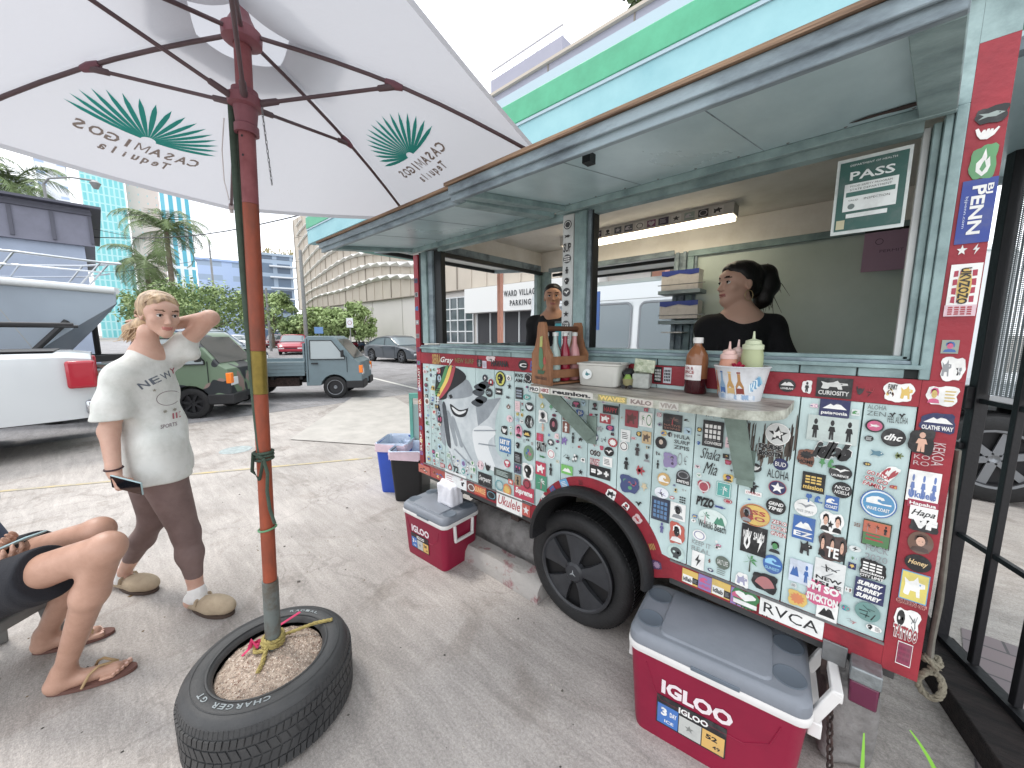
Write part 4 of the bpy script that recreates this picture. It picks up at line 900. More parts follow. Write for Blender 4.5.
mp('C', [(155, 245), (190, 268), (222, 262), (226, 258), (215, 290), (190, 296), (165, 282)], bk_, -.0024)
mp('C', [(162, 256), (190, 274), (216, 270), (210, 280), (190, 286), (172, 276)], flat('#d8dcdc'), -.0030)
mp('C', [(150, 212), (160, 208), (166, 220), (156, 226)], bk_, -.0028)
for (cx, cy) in ((268, 180), (262, 200), (272, 228), (258, 240), (284, 172)): mp('C', [(cx-22, cy), (cx, cy-14), (cx+24, cy-6), (cx+20, cy+10), (cx, cy+16)], g2, -.0024)
for (q0, q1) in (((245, 350), (330, 350)), ((262, 400), (330, 410)), ((170, 420), (250, 500)), ((190, 380), (240, 470)), ((150, 430), (170, 500))):
    mp('C', [q0, (q0[0]+3, q0[1]-5), (q1[0]+3, q1[1]-5), q1], g1, -.0026)
mu.build('shark_painting', T, fix=False)
# splintered grey wood where the paint has come off under the counter
wr = mat('bare_wood', '#6f665e', 0.8, col2='#3b3430', scale=30, stretch=(1, 1, .15), bump=.4)
mb = MB()
for k in range(60):
    x = -.265+random.random()*.17; z0 = 1.04+random.random()*.05+abs(x+.19)*.5; z1 = z0+random.uniform(.04, .13)
    mb.add([(x, -.0018-.0001*(k % 7), z0), (x+random.uniform(.002, .010), -.0018-.0001*(k % 7), z0+.01), (x+random.uniform(.002, .008), -.0018-.0001*(k % 7), z1), (x+.001, -.0018-.0001*(k % 7), z1-.01)], [(0, 1, 2, 3)], wr)
mb.build('bare_patch', T, fix=False)
# ------------------------------------------------------------------ ground, road
def conc_mat(name, base, dark, streak_ang, sc=1.0, cracks=True):
    m = bpy.data.materials.new(name); m.use_nodes = True; nt = m.node_tree; N = nt.nodes; L = nt.links; b = N['Principled BSDF']
    tc = N.new('ShaderNodeTexCoord')
    def noise_(scale, detail, rough, vec, dist=0):
        n = N.new('ShaderNodeTexNoise'); n.inputs['Scale'].default_value = scale; n.inputs['Detail'].default_value = detail; n.inputs['Roughness'].default_value = rough; n.inputs['Distortion'].default_value = dist
        L.new(vec, n.inputs['Vector']); return n.outputs['Fac']
    def ramp(fac, a, b_, ca, cb):
        r = N.new('ShaderNodeValToRGB'); e = r.color_ramp.elements; e[0].position = a; e[1].position = b_; e[0].color = (*ca, 1); e[1].color = (*cb, 1); L.new(fac, r.inputs['Fac']); return r.outputs['Color']
    def mul(a, b_, f=1.0):
        x = N.new('ShaderNodeMix'); x.data_type = 'RGBA'; x.blend_type = 'MULTIPLY'; x.inputs['Factor'].default_value = f; L.new(a, x.inputs['A']); L.new(b_, x.inputs['B']); return x.outputs['Result']
    o = tc.outputs['Object']
    mp = N.new('ShaderNodeMapping'); mp.inputs['Rotation'].default_value = (0, 0, streak_ang); mp.inputs['Scale'].default_value = (1.4*sc, 11*sc, 1); L.new(o, mp.inputs['Vector'])
    broad = noise_(0.7*sc, 6, 0.6, o, .4); mid = noise_(3.5*sc, 8, 0.7, o); streak = noise_(1.6, 9, 0.72, mp.outputs['Vector'], .6); grit = noise_(90*sc, 3, 0.8, o); fine = noise_(260, 2, .7, o)
    c = ramp(broad, .34, .62, tuple(base[i]*.74 for i in range(3)), base)
    c = mul(c, ramp(mid, .30, .62, (.86, .855, .85), (1, 1, 1)))
    c = mul(c, ramp(streak, .34, .64, (.80, .795, .79), (1.05, 1.045, 1.04)))
    c = mul(c, ramp(grit, .33, .66, (.72, .72, .72), (1.12, 1.11, 1.1)))
    c = mul(c, ramp(fine, .30, .70, (.80, .80, .80), (1.1, 1.1, 1.1)))
    spots = noise_(2.3*sc, 3, .5, o, 1.2); c = mul(c, ramp(spots, .22, .30, (.75, .74, .73), (1, 1, 1)))
    if cracks:
        v = N.new('ShaderNodeTexVoronoi'); v.feature = 'DISTANCE_TO_EDGE'; v.inputs['Scale'].default_value = .35
        wv = N.new('ShaderNodeVectorMath'); wv.operation = 'ADD'; nn = N.new('ShaderNodeTexNoise'); nn.inputs['Scale'].default_value = 3; nn.inputs['Detail'].default_value = 6
        L.new(o, nn.inputs['Vector']); L.new(nn.outputs['Color'], wv.inputs[0]); L.new(o, wv.inputs[1]); L.new(wv.outputs['Vector'], v.inputs['Vector'])
        c = mul(c, ramp(v.outputs['Distance'], 0.0015, 0.006, (.6, .59, .58), (1, 1, 1)), .45)
    st_ = noise_(1.1*sc, 5, .6, o, 2.0); c = mul(c, ramp(st_, .36, .46, (.80, .785, .77), (1, 1, 1)))
    L.new(c, b.inputs['Base Color']); b.inputs['Roughness'].default_value = .82; b.inputs['Specular IOR Level'].default_value = .35
    bp = N.new('ShaderNodeBump'); bp.inputs['Strength'].default_value = .35; bp.inputs['Distance'].default_value = .006; L.new(grit, bp.inputs['Height'])
    bp2 = N.new('ShaderNodeBump'); bp2.inputs['Strength'].default_value = .35; bp2.inputs['Distance'].default_value = .01; L.new(streak, bp2.inputs['Height']); L.new(bp.outputs['Normal'], bp2.inputs['Normal']); L.new(bp2.outputs['Normal'], b.inputs['Normal'])
    return m
lot = conc_mat('lot_concrete', lin((.765, .740, .722)), None, math.radians(-22))
asph = conc_mat('street_asphalt', lin((.64, .635, .645)), None, math.radians(5), .6)
farm = mat('far_ground', '#8d8984', .9, vary=.2, scale=.2)
def sheet(name, pts, z, m, n=1):
    mb = MB(); mb.poly([(x, y, z) for x, y in pts], m); return tag(mb.build(name, fix=False), kind='structure')
sheet('ground', [(-900, -500), (500, -500), (500, 900), (-900, 900)], -0.004, farm)
sheet('parking_lot', [(-8.9, -30), (8, -30), (8, 5.0), (-8.9, 5.0)], 0.0, lot)
sheet('street', [(-120, -40), (-8.2, -40), (-8.2, 60), (-120, 60)], 0.004, asph)
paintw = mat('road_paint', '#dcdad4', .7, vary=.25, scale=6); painty = mat('yellow_paint', '#b8a67c', .7, col2='#a09a8e', scale=5, thresh=(.4, .6))
def gline(name, a, b, w, m, z=0.008):
    a = Vector((*a, 0)); b = Vector((*b, 0)); d = (b-a).normalized(); n = Vector((-d.y, d.x, 0))*w/2; mb = MB()
    mb.poly([(p.x, p.y, z) for p in (a-n, b-n, b+n, a+n)], m); return tag(mb.build(name, fix=False), kind='structure')
gline('yellow_line', on(2, 0, -60, 497)[:2], on(2, 0, 372, 458)[:2], .05, painty, 0.004)
gline('lane_line', on(2, 0, 372, 378)[:2], on(2, 0, 470, 402)[:2], .12, paintw)
gline('lane_line', on(2, 0, 250, 355)[:2], on(2, 0, 372, 378)[:2], .12, paintw)
ptch = mat('road_patch', '#b5b0aa', .85, vary=.2, scale=3)
sheet('sidewalk', [tuple(on(2, 0, x, y)[:2]) for x, y in ((352, 398), (395, 398), (440, 425), (440, 450), (290, 440))], 0.012, ptch)
# drain cover on the lot
mb = MB(); c = on(2, 0, 236, 450); mb.lathe([(0, .006), (.17, .006), (.18, .002)], mat('drain_iron', '#a6b0b0', .5, vary=.4, scale=20), (c.x, c.y, 0), 'z', 24)
tag(mb.build('drain_cover'), 'round pale metal drain cover set in the lot behind the walking woman', 'drain cover')
rs_ = random.Random(9); mb = MB(); gm = [mat('grit_'+str(k), c, .9) for k, c in enumerate(('#57524d', '#8d8378', '#3c3834', '#b5aea4', '#6d5a42'))]
for k in range(420):
    x, y = rs_.uniform(-4.5, .1), rs_.uniform(-2.2, .9); s_ = rs_.uniform(.002, .006)*(2 if rs_.random() < .05 else 1); a = rs_.random()*6; c_, q_ = math.cos(a)*s_, math.sin(a)*s_
    mb.add([(x+c_*1.5, y+q_*1.5, .0005), (x-q_, y+c_, .0005), (x-c_, y-q_, .0005), (x+q_, y-c_, .0005), (x, y, s_*.7)], [(0, 1, 4), (1, 2, 4), (2, 3, 4), (3, 0, 4)], rs_.choice(gm))
tag(mb.build('ground_grit', fix=False), 'scattered grit and tiny stones on the concrete', 'grit', kind='stuff')
# far side: verge with grass
g = on(2, 0, 345, 350)
grass = mat('grass', '#6f9444', .9, vary=.35, scale=1.5, bump=.5, bscale=60)
sheet('grass_verge', [(-70, 14.2), (-24, 14.2), (-24, 15.6), (-70, 15.6)], 0.08, grass)
mb = MB(); mb.box(-70, -20, 13.9, 14.2, 0.0041, .12, mat('kerb', '#aaa6a0', .85, vary=.2, scale=3)); tag(mb.build('kerb'), kind='structure')
# ------------------------------------------------------------------ the big parking building
bm_ = mat('ribbed_wall', '#bdb3a6', .8, vary=.10, scale=.4); bml = mat('plain_wall', '#cfcac5', .8, vary=.08, scale=.25); bjoint = mat('wall_joint', '#8b8379', .9)
fin = mat('wall_fin', '#d9d7d4', .6); glassd = mat('window_glass', (.10, .13, .14), .08, spec=.8, col2=(.05, .07, .08), scale=.8)
frw = mat('window_frame_white', '#cfd2d3', .5)
PB = tag(empty('parking_building', (-30, 17, 0)), 'huge beige ribbed parking building with rows of pale fins rising over its front', 'building')
y0 = 16.2; sp = 4.7
mb = MB(); mb.box(-53, -6, y0, y0+25, 4.68, 15.6, bm_)
for k in range(int(46/1.5)): x = -52.9+1.5*k; mb.box(x, x+.12, y0-.05, y0-.001, 4.72, 15.55, bjoint if k % 3 == 0 else bm_)
mb.build('upper_wall', PB)
mb = MB(); mb.box(-53, -6, y0+.3, y0+25, 0, 4.62, bml); mb.box(-53, -6, y0-.02, y0+.29, 4.62, 4.679, bjoint)
for k in range(8): mb.box(-50+5.2*k, -49.96+5.2*k, y0+.285, y0+.299, 0, 4.6, bjoint)
mb.build('lower_wall', PB)
# fins: wavy rows of small tilted blades
random.seed(3)
for row in range(12):
    rg = []; zb = 3.2+1.25*row; x = -51.5; xe = -24.5-.5*row
    k = 0
    while x < xe:
        u = (x+51.5)/27; z = zb+3.4*(1-math.exp(-3.4*u))-2.0*u+.25*math.sin(u*9+row)
        w_ = .10+.34*max(0, u-.12); st = .16*((k % 4)/4)*(.4+u*2)
        rg.append([(x, y0-.056, z), (x, y0-.10-w_*1.2, z+.03+st), (x, y0-.10-w_*1.2, z+.09+st), (x, y0-.056, z+.10+w_*.9)]); x += .42; k += 1
    mb = MB(); rg = [r for r in rg if 5.0 < r[0][2] < 15]
    if len(rg) > 3: mb.loft(rg, fin); mb.build('wave_fin', PB)
def windowed(parent, x0, x1, z0, z1, y, nx, nz, m=glassd, fm=frw, t=.08):
    w_ = MB(); w_.box(x0, x1, y-.06, y, z0, z1, m); W_ = w_.build('window', parent)
    f = MB()
    for i in range(nx+1): x = x0+(x1-x0)*i/nx; f.box(x-t/2, x+t/2, y-.14, y-.0605, z0, z1, fm)
    for j in range(nz+1): z = z0+(z1-z0)*j/nz; f.box(x0, x1, y-.125, y-.0608, z-t/2, z+t/2, fm)
    f.build('window_frame', W_)
yw = y0+.3
a = on(1, yw, 445, 345); b_ = on(1, yw, 474, 296)
windowed(PB, a.x, b_.x, .9, b_.z, yw, 4, 4)
# entrance with its sign
sg = MB(); p0 = on(1, yw, 500, 318); p1 = on(1, yw, 546, 275); sgn = mat('sign_wall', '#d8d8d6', .7)
sg.box(p0.x-2.5, p1.x+4, yw-.9, yw-.001, 2.95, 4.55, sgn)
sb = sg.build('entrance_canopy', PB)
tm = MB(); gt = mat('sign_letters', '#3d4043', .5)
q0 = on(1, yw-.9, 504, 301); q1 = on(1, yw-.9, 538, 309)
tm.xf = FACE((q0.x+q1.x)/2, 3.98, yw-.93); put_text(tm, 'WARD VILLAGE', Matrix(), q1.x-q0.x, .36, gt, .03, space=1.3)
tm.xf = FACE((q0.x+q1.x)/2, 3.40, yw-.93); put_text(tm, 'PARKING', Matrix(), (q1.x-q0.x)*.62, .34, gt, .03, space=1.3); tm.build('sign_lettering', sb, fix=False)
dk = mat('garage_dark', (.05, .05, .055), .7)
mb = MB(); mb.box(p0.x-2.2, p1.x+4, yw-.02, yw-.0005, 0, 2.94, dk)
for k in range(9): mb.box(p0.x-2.2+1.3*k, p0.x-2.12+1.3*k, yw-.09, yw-.021, 0, 2.94, frw)
mb.build('garage_opening', PB)
# ------------------------------------------------------------------ striped canopy building behind the trailer
gst = mat('green_stripe', '#4fa983', .45, col2='#459a76', scale=3); tqs = mat('turquoise_fascia', '#92bec4', .5, col2='#80b0b8', scale=1.2, bump=.3, bscale=6, thresh=(.3, .6)); wht = mat('pale_trim', '#a9bcc6', .5)
grw = mat('parapet_grey', '#9d9daa', .7, vary=.06, scale=2); und = mat('canopy_underside', '#6fa79c', .5, vary=.1, scale=2)
CB = tag(empty('forecourt_canopy', (-4, 4, 0)), 'long turquoise canopy with a green stripe running above and behind the food trailer', 'canopy')
cx0, cx1, cy = -12.3, 6, 3.0
mb = MB(); mb.box(cx0, cx1, cy, cy+.2, 4.18, 4.56, tqs); mb.box(cx0, cx1, cy-.02, cy+.2, 4.5605, 4.60, wht); mb.build('turquoise_band', CB)
mb = MB(); mb.box(cx0, cx1, cy-.03, cy+.2, 4.6005, 4.92, gst); mb.box(cx0-.02, cx0+.001, cy+.2, cy+5, 4.6, 4.92, gst); mb.build('green_band', CB, bevel=.02)
mb = MB(); mb.box(cx0, cx1, cy-.01, cy+5, 4.9205, 5.06, wht); mb.box(cx0+2, cx1, cy+.25, cy+4, 5.061, 5.36, grw); mb.box(cx0+2, cx1, cy+.2, cy+.3, 5.361, 5.40, bm_)
for k in range(12): mb.box(cx0+2.2+1.3*k, cx0+2.22+1.3*k, cy+.24, cy+.2495, 5.07, 5.35, bjoint)
mb.build('roof_parapet', CB)
mb = MB(); mb.box(cx0, cx1, cy+.2005, cy+5, 4.20, 4.26, und); mb.box(cx0, cx0+.1, cy+.2005, cy+5, 4.261, 4.59, tqs); mb.build('soffit', CB)
sal = mat('salmon_paint', '#d99a86', .6, vary=.1, scale=6)
for px in (501,):
    p = on(1, 7.6, px, 340); mb = MB(); mb.box(p.x-.07, p.x+.07, 7.5, 7.64, 0, 4.199, sal); mb.build('column', CB)
for x in (-3.5, 3.0): mb = MB(); mb.box(x-.15, x+.15, 7.5, 7.8, 0, 4.199, sal); mb.build('column', CB)
# low roof house with railing above the canopy, further back
RB = tag(empty('rooftop_room', (0, 0, 0)), 'pale grey block with a thin railing rising just beyond the green striped canopy', 'building')
p0 = on(1, 5, 491, 100); p1 = on(1, 5, 562, 60)
zt = on(1, 5, 530, 56).z; mb = MB(); mb.box(p0.x, p1.x, 5, 7.9, 5.061, zt, grw); mb.build('wall', RB)
mb = MB()
for k in range(7): x = p0.x+(p1.x-p0.x)*k/6; mb.box(x-.012, x+.012, 5.02, 5.04, zt, zt+.2, fin)
mb.box(p0.x, p1.x, 5.01, 5.05, zt+.2001, zt+.23, fin); mb.build('railing', RB)
# ------------------------------------------------------------------ far buildings
def grid_mat(name, glass, frame_, cw, fh, mort=.12, rough=.2, glass2=None):
    m = bpy.data.materials.new(name); m.use_nodes = True; N = m.node_tree.nodes; L = m.node_tree.links; b = N['Principled BSDF']
    t = N.new('ShaderNodeTexCoord'); sx = N.new('ShaderNodeSeparateXYZ'); L.new(t.outputs['Object'], sx.inputs['Vector']); ad = N.new('ShaderNodeMath'); L.new(sx.outputs['X'], ad.inputs[0]); L.new(sx.outputs['Y'], ad.inputs[1])
    cb = N.new('ShaderNodeCombineXYZ'); L.new(ad.outputs['Value'], cb.inputs['X']); L.new(sx.outputs['Z'], cb.inputs['Y'])
    k = N.new('ShaderNodeTexBrick'); k.offset = 0; k.inputs['Scale'].default_value = 1; k.inputs['Brick Width'].default_value = cw; k.inputs['Row Height'].default_value = fh; k.inputs['Mortar Size'].default_value = mort*fh; k.inputs['Mortar Smooth'].default_value = 0
    k.inputs['Color1'].default_value = (*hexc(glass), 1); k.inputs['Color2'].default_value = (*hexc(glass2 or glass), 1); k.inputs['Mortar'].default_value = (*hexc(frame_), 1); L.new(cb.outputs['Vector'], k.inputs['Vector']); L.new(k.outputs['Color'], b.inputs['Base Color']); b.inputs['Roughness'].default_value = rough
    return m
def fbuild(name, label, d, px0, px1, ptop, wallm, roofm, extra=None, depth=18):
    """block turned square to the sight line, at forward distance d, px0..px1 wide"""
    th = math.atan((512-(px0+px1)/2)/F_); r0, r1 = (px0-512)/F_*d, (px1-512)/F_*d; z = dep(d, (px0+px1)/2, ptop).z; w_ = (r1-r0)*math.cos(th)
    R = tag(empty(name, W((r0+r1)/2, d, 0), HEAD+th), label, 'building'); m4 = WM(R)
    mb = MB(m4); mb.box(-w_/2, w_/2, 0, depth, 0, z, wallm); mb.build('facade', R)
    mb = MB(m4); mb.box(-w_/2-.3, w_/2+.3, -.3, depth+.3, z+.001, z+.5, roofm); mb.build('roof', R)
    if extra: extra(R, m4, w_, z)
    return R
tealg = mat('teal_glass', (.16, .52, .54), .12, spec=.8, vary=.15, scale=.05); tealw = mat('teal_tower_wall', '#a8dcdc', .4); blug = mat('blue_glass', (.07, .30, .42), .12, spec=.8)
pnk = mat('pink_wall', '#dcc3b8', .7); whw = mat('white_tower', '#d8dcdf', .6); offg = mat('office_glass', (.10, .16, .22), .12, spec=.8, vary=.4, scale=.12); offw2 = mat('office_wall', '#9aa9b8', .6); bluw = mat('blue_wall', '#9fb4d6', .6)
fbuild('glass_tower', 'tall teal glass tower left of the pink one', 170, 106, 147, 60, grid_mat('curtain_teal', '#74c4c8', '#b0dcdc', 1.6, 3.6, .08, .2, '#86cfd0'), tealw)
fbuild('pink_tower', 'tall pinkish tower between the teal glass tower and the blue windowed one', 185, 148, 178, 60, grid_mat('curtain_pink', '#b3c9c8', '#e2cfc6', 3.0, 3.4, .38, .5, '#b9d0cf'), pnk)
fbuild('blue_tower', 'pale tower with vertical blue glass stripes behind the palm crown', 165, 179, 206, 100, grid_mat('curtain_blue', '#4aa3b8', '#d5dee2', 2.6, 30, .02, .2, '#69b4c6'), whw)
fbuild('white_tower', 'tall white apartment tower just right of the dark metal shed roof', 120, 66, 94, 160, grid_mat('tower_white', '#9db2d2', '#dadde2', 5, 3.2, .38, .6, '#aebfda'), whw)
fbuild('white_tower', 'low broad white block showing above the roof of the dark metal shed', 110, 30, 62, 178, grid_mat('block_white', '#9fb6d8', '#d4dae2', 40, 3.2, .38, .6, '#a9bddc'), whw)
fbuild('office_block', 'pale blue office block left of the glass office', 95, 208, 264, 262, grid_mat('office_pale', '#8fa3ba', '#a9bcda', 9, 3.4, .30, .5, '#98a9bd'), bluw)
def terr(R, m4, w_, z):
    for i in range(1, 8): mb = MB(m4); fh = z/8; mb.box(-w_*.15, w_/2+.6, -1.6, -.01, fh*i-.12, fh*i+.12, whw); mb.build('balcony', R)
    random.seed(5); mb = MB(m4)
    for k in range(26): x = random.uniform(-w_/2, w_/2); mb.tube([(x, 2, z+.4), (x+random.uniform(-.8, .8), 2, z+random.uniform(1.2, 2.4))], .12, mat('roof_planting', '#9a8f6a', .9))
    tag(mb.build('roof_planting', R), kind='stuff')
fbuild('glass_office', 'dark glass office with white balcony bands beside the big parking building', 88, 265, 300, 256, grid_mat('office_dark', '#3e4f63', '#8fa0b2', 3.4, 3.0, .14, .2, '#5a6d82'), offw2, extra=terr, depth=10)
# dark metal shed and its pale lower storey
dm = mat('dark_cladding', '#7b7c8a', .5, metal=.2, vary=.15, scale=1.5); dmb = mat('cladding_rib', '#565762', .6)
SH = tag(empty('metal_shed', (-27, -8, 0)), 'dark grey metal clad upper storey at the far left, behind the boat', 'building')
c = dep(16, 90, 210); X0, Y1 = c.x, c.y; zt = c.z; zm = dep(16, 90, 247).z
mb = MB(); mb.box(X0-9, X0, Y1-22, Y1, zm, zt, dm)
for k in range(22): mb.box(X0+.001, X0+.07, Y1-1.0*k-.1, Y1-1.0*k, zm+.1, zt-.3, dmb)
mb.box(X0+.001, X0+.08, Y1-22, Y1+.02, zt-.25, zt-.1, dmb); mb.build('metal_cladding', SH)
mb = MB(); mb.box(X0-9.2, X0+.4, Y1-22, Y1+.3, zt+.001, zt+.09, dmb); mb.build('roof', SH)
mb = MB(); mb.box(X0-9, X0-.15, Y1-22, Y1-.3, 0, zm-.001, mat('pale_blue_wall', '#a0abbe', .7, vary=.1, scale=1)); mb.build('lower_wall', SH)
# ------------------------------------------------------------------ trees
leafA = mat('leaf_green', (.20, .29, .11), .6, vary=.5, scale=3, spec=.3); leafB = mat('leaf_light', (.36, .47, .20), .6, vary=.3, scale=4, spec=.3); leafP = mat('palm_leaf', (.20, .27, .12), .6, vary=.4, scale=2, spec=.3)
bark = mat('bark', '#7d7264', .9, vary=.4, scale=8, bump=.6)
leafA.node_tree.nodes['Principled BSDF'].inputs['Transmission Weight'].default_value = 0
def tree(name, label, base, h, cr, trunk_h, n, leaf, seed, group=None, flat_=.7, lsz=.16, trunks=1):
    random.seed(seed); R = tag(empty(name, base), label, 'tree', group)
    tb = MB(Matrix.Translation(base)); cl = []
    nb = 7
    for k in range(nb):
        a = 2*PI*k/nb+random.uniform(-.3, .3); rr_ = cr*random.uniform(.35, .8); zz = trunk_h+(h-trunk_h)*random.uniform(.25, .75)
        mid = (rr_*.45*math.cos(a), rr_*.45*math.sin(a), trunk_h+(zz-trunk_h)*.45)
        tb.tube([(0, 0, trunk_h*.8), mid, (rr_*math.cos(a), rr_*math.sin(a), zz)], [h*.016, h*.011, h*.004], bark, 6); cl.append((rr_*math.cos(a), rr_*math.sin(a), zz))
    tb.tube([(0, 0, -.1), (h*.01, 0, trunk_h*.5), (0, 0, trunk_h)], [h*.03, h*.022, h*.019], bark, 8); tb.build('trunk', R, smooth=60)
    cb = MB(Matrix.Translation(base)); lm = [leafA, leafB] if leaf is None else leaf
    clumps = []
    for k in range(n):
        a = random.uniform(0, 2*PI); u = random.random()**.5; v = random.uniform(-1, 1)
        r = cr*u*math.sqrt(max(0, 1-v*v*.8)); clumps.append((r*math.cos(a), r*math.sin(a), (trunk_h+h)/2+(h-trunk_h)/2*v*(.9)))
    for c in clumps:
        q = cr*random.uniform(.14, .30); mm = lm[0] if random.random() < .5 else lm[1]
        for j in range(46):
            d_ = Vector((random.gauss(0, 1), random.gauss(0, 1), random.gauss(0, .7))); d_.normalize(); p = Vector(c)+d_*q*random.uniform(.5, 1.1)
            nrm = (d_+Vector((random.gauss(0, .5), random.gauss(0, .5), .6+random.gauss(0, .4)))).normalized(); t = nrm.orthogonal().normalized(); t = Matrix.Rotation(random.uniform(0, 6.3), 3, nrm) @ t; b2 = nrm.cross(t); s_ = lsz*random.uniform(.7, 1.4)
            cb.add([p-t*s_, p-b2*s_*.45, p+t*s_, p+b2*s_*.45], [(0, 1, 2, 3)], mm)
    cb.build('crown', R, fix=False)
    return R
spots = [(300, 350, 33, 2.9, 1.6), (322, 352, 32, 3.5, 1.9), (341, 353, 31, 3.4, 1.8), (360, 352, 31, 3.9, 1.9)]
for i, (px, py, d, h, cr) in enumerate(spots):
    p = W((px-512)/F_*d, d, 0)
    tree('street_tree', ['leftmost and lowest of the four clipped street trees before the beige building', 'second from left of the four clipped street trees before the beige building', 'third from left of the four clipped street trees before the beige building', 'rightmost and tallest of the four clipped street trees before the beige building'][i], p, h*1.05, cr*.86, 1.2, 80, [leafB, leafB if i else leafA], 20+i, 'clipped street trees by the parking building', lsz=.15)
p = W((205-512)/F_*24, 24, 0); tree('shade_tree', 'broad spreading shade tree behind the walking woman', p, 4.5, 3.6, 1.8, 150, [leafB, leafA], 31, lsz=.11)
p = W((165-512)/F_*27, 27, 0); tree('shade_tree', 'bushy green tree below the tall palm', p, 4.7, 2.4, 1.8, 80, [leafB, leafA], 33, lsz=.12)
p = W((275-512)/F_*42, 42, 0); tree('shade_tree', 'thin green tree below the glass office', p, 6.0, 2.6, 2.0, 60, [leafA, leafB], 34, lsz=.22)
def palm(label, px, d, ztop, fr, seed, lean=0.0):
    random.seed(seed); base = W((px-512)/F_*d, d, 0); R = tag(empty('palm_tree', base), label, 'palm tree', 'palm trees on the left')
    tb = MB(Matrix.Translation(base)); n = 14
    tb.tube([(lean*(k/n)**2, 0, ztop*k/n) for k in range(n+1)], [.24-.10*k/n+.015*(k % 2) for k in range(n+1)], bark, 9); tb.build('trunk', R, smooth=60)
    cb = MB(Matrix.Translation(base+Vector((lean, 0, ztop))))
    for k in range(22):
        a = 2*PI*k/22*1.0+random.uniform(-.2, .2); el = random.choice([1.1, .8, .5, .25, 0.0, -.35])+random.uniform(-.1, .1); Lf_ = fr*random.uniform(.8, 1.1)
        pts = []; x = z = 0; th = el
        for q in range(9): pts.append(Vector((x*math.cos(a), x*math.sin(a), z))); x += Lf_/8*math.cos(th); z += Lf_/8*math.sin(th); th -= .17+.04*q
        cb.tube(pts, [.035-.003*q for q in range(9)], leafP, 4)
        side = Vector((-math.sin(a), math.cos(a), 0))
        for q in range(1, 8):
            for e in range(7):
                t = e/7; p = pts[q]*(1-t)+pts[q+1 if q < 8 else 8]*t; dr = (pts[min(q+1, 8)]-pts[q]).normalized(); ll = fr*.26*math.sin(PI*min(.95, (q+t)/9+.12))+.08
                for s_ in (-1, 1):
                    tip = p+side*s_*ll*.8+dr*ll*.5+Vector((0, 0, -ll*random.uniform(.15, .55))); w_ = dr*.026
                    cb.add([p-w_, p+w_, tip+w_*.2, tip-w_*.2], [(0, 1, 2, 3)], leafP)
    cb.build('crown', R, fix=False)
palm('tall palm whose round crown stands against the blue towers', 181, 30, dep(30, 183, 232).z, 3.7, 7)
palm('shorter palm with a crown just left of the tallest palm trunk', 158, 33, dep(33, 158, 262).z, 3.3, 8)
palm('palm behind the dark shed at the very left edge', -3, 25, dep(25, 0, 168).z, 3.2, 9)
palm('palm whose long fronds hang over the dark shed roof', 42, 27, dep(27, 42, 186).z, 3.6, 10)
p = W((700-512)/F_*12, 14, 0)
tree('pine_tree', 'dark feathery treetop poking over the striped canopy at the top of the picture', W((655-512)/F_*11, 11, 0), 13.2, 1.9, 10.5, 60, [leafP, leafP], 51, lsz=.2)
# ------------------------------------------------------------------ poles and wires
galv = mat('pole_grey', '#8e8f8f', .6, vary=.2, scale=3); wire = mat('wire_black', (.03, .03, .035), .6)
def pole(name, label, cat, px, d, ptop, r, m=galv, extra=None):
    base = W((px-512)/F_*d, d, 0); z = dep(d, px, ptop).z; R = tag(empty(name, base), label, cat); mb = MB(Matrix.Translation(base)); mb.tube([(0, 0, 0), (0, 0, z)], [r, r*.7], m, 10); mb.build('post', R, smooth=50)
    if extra: extra(R, base, z)
    return R
def arm(R, base, z):
    rt = Vector((CA, SA, 0)); mb = MB(); t = base+Vector((0, 0, z)); pts = [t, t+rt*.4+Vector((0, 0, .35)), t+rt*1.8+Vector((0, 0, .42)), t+rt*3.4+Vector((0, 0, .2))]; mb.tube(pts, .06, galv, 8); mb.build('arm', R, smooth=50)
    mb = MB(); p = pts[-1]; mb.tube([p, p+Vector((0, 0, -.15)), p+Vector((0, 0, -.5))], [.12, .28, .12], galv, 12); mb.build('lamp_head', R, smooth=50)
pole('street_lamp', 'tall street lamp with a curved arm over the dark shed', 'street lamp', 71, 26, 184, .11, extra=arm)
pole('utility_pole', 'tall slim grey pole in front of the beige ribbed wall', 'pole', 308, 30, 250, .16)
pole('utility_pole', 'dark slim pole in front of the glass office', 'pole', 272, 34, 288, .12)
pole('utility_pole', 'thin mast rising over the pale blue office block', 'pole', 221, 60, 240, .18)
def wireobj(label, pts, r=.012):
    P = [dep(d, x, y) for x, y, d in pts]; Q = []
    for i in range(len(P)-1):
        for k in range(8): Q.append(P[i].lerp(P[i+1], k/8)-Vector((0, 0, .25*math.sin(PI*k/8))))
    Q.append(P[-1]); mb = MB(); mb.tube(Q, r, wire, 5); tag(mb.build('overhead_wire'), label, 'wire')
wireobj('black cable crossing behind the umbrella pole up to the green striped canopy', [(-60, 218, 18), (130, 238, 18), (313, 212, 12)], .02)
wireobj('thin lower cable crossing in front of the towers', [(-60, 252, 19), (120, 272, 22), (302, 236, 26)], .012)
wireobj('thin upper cable crossing before the shed cladding', [(-60, 196, 15), (60, 222, 17), (300, 262, 30)], .012)
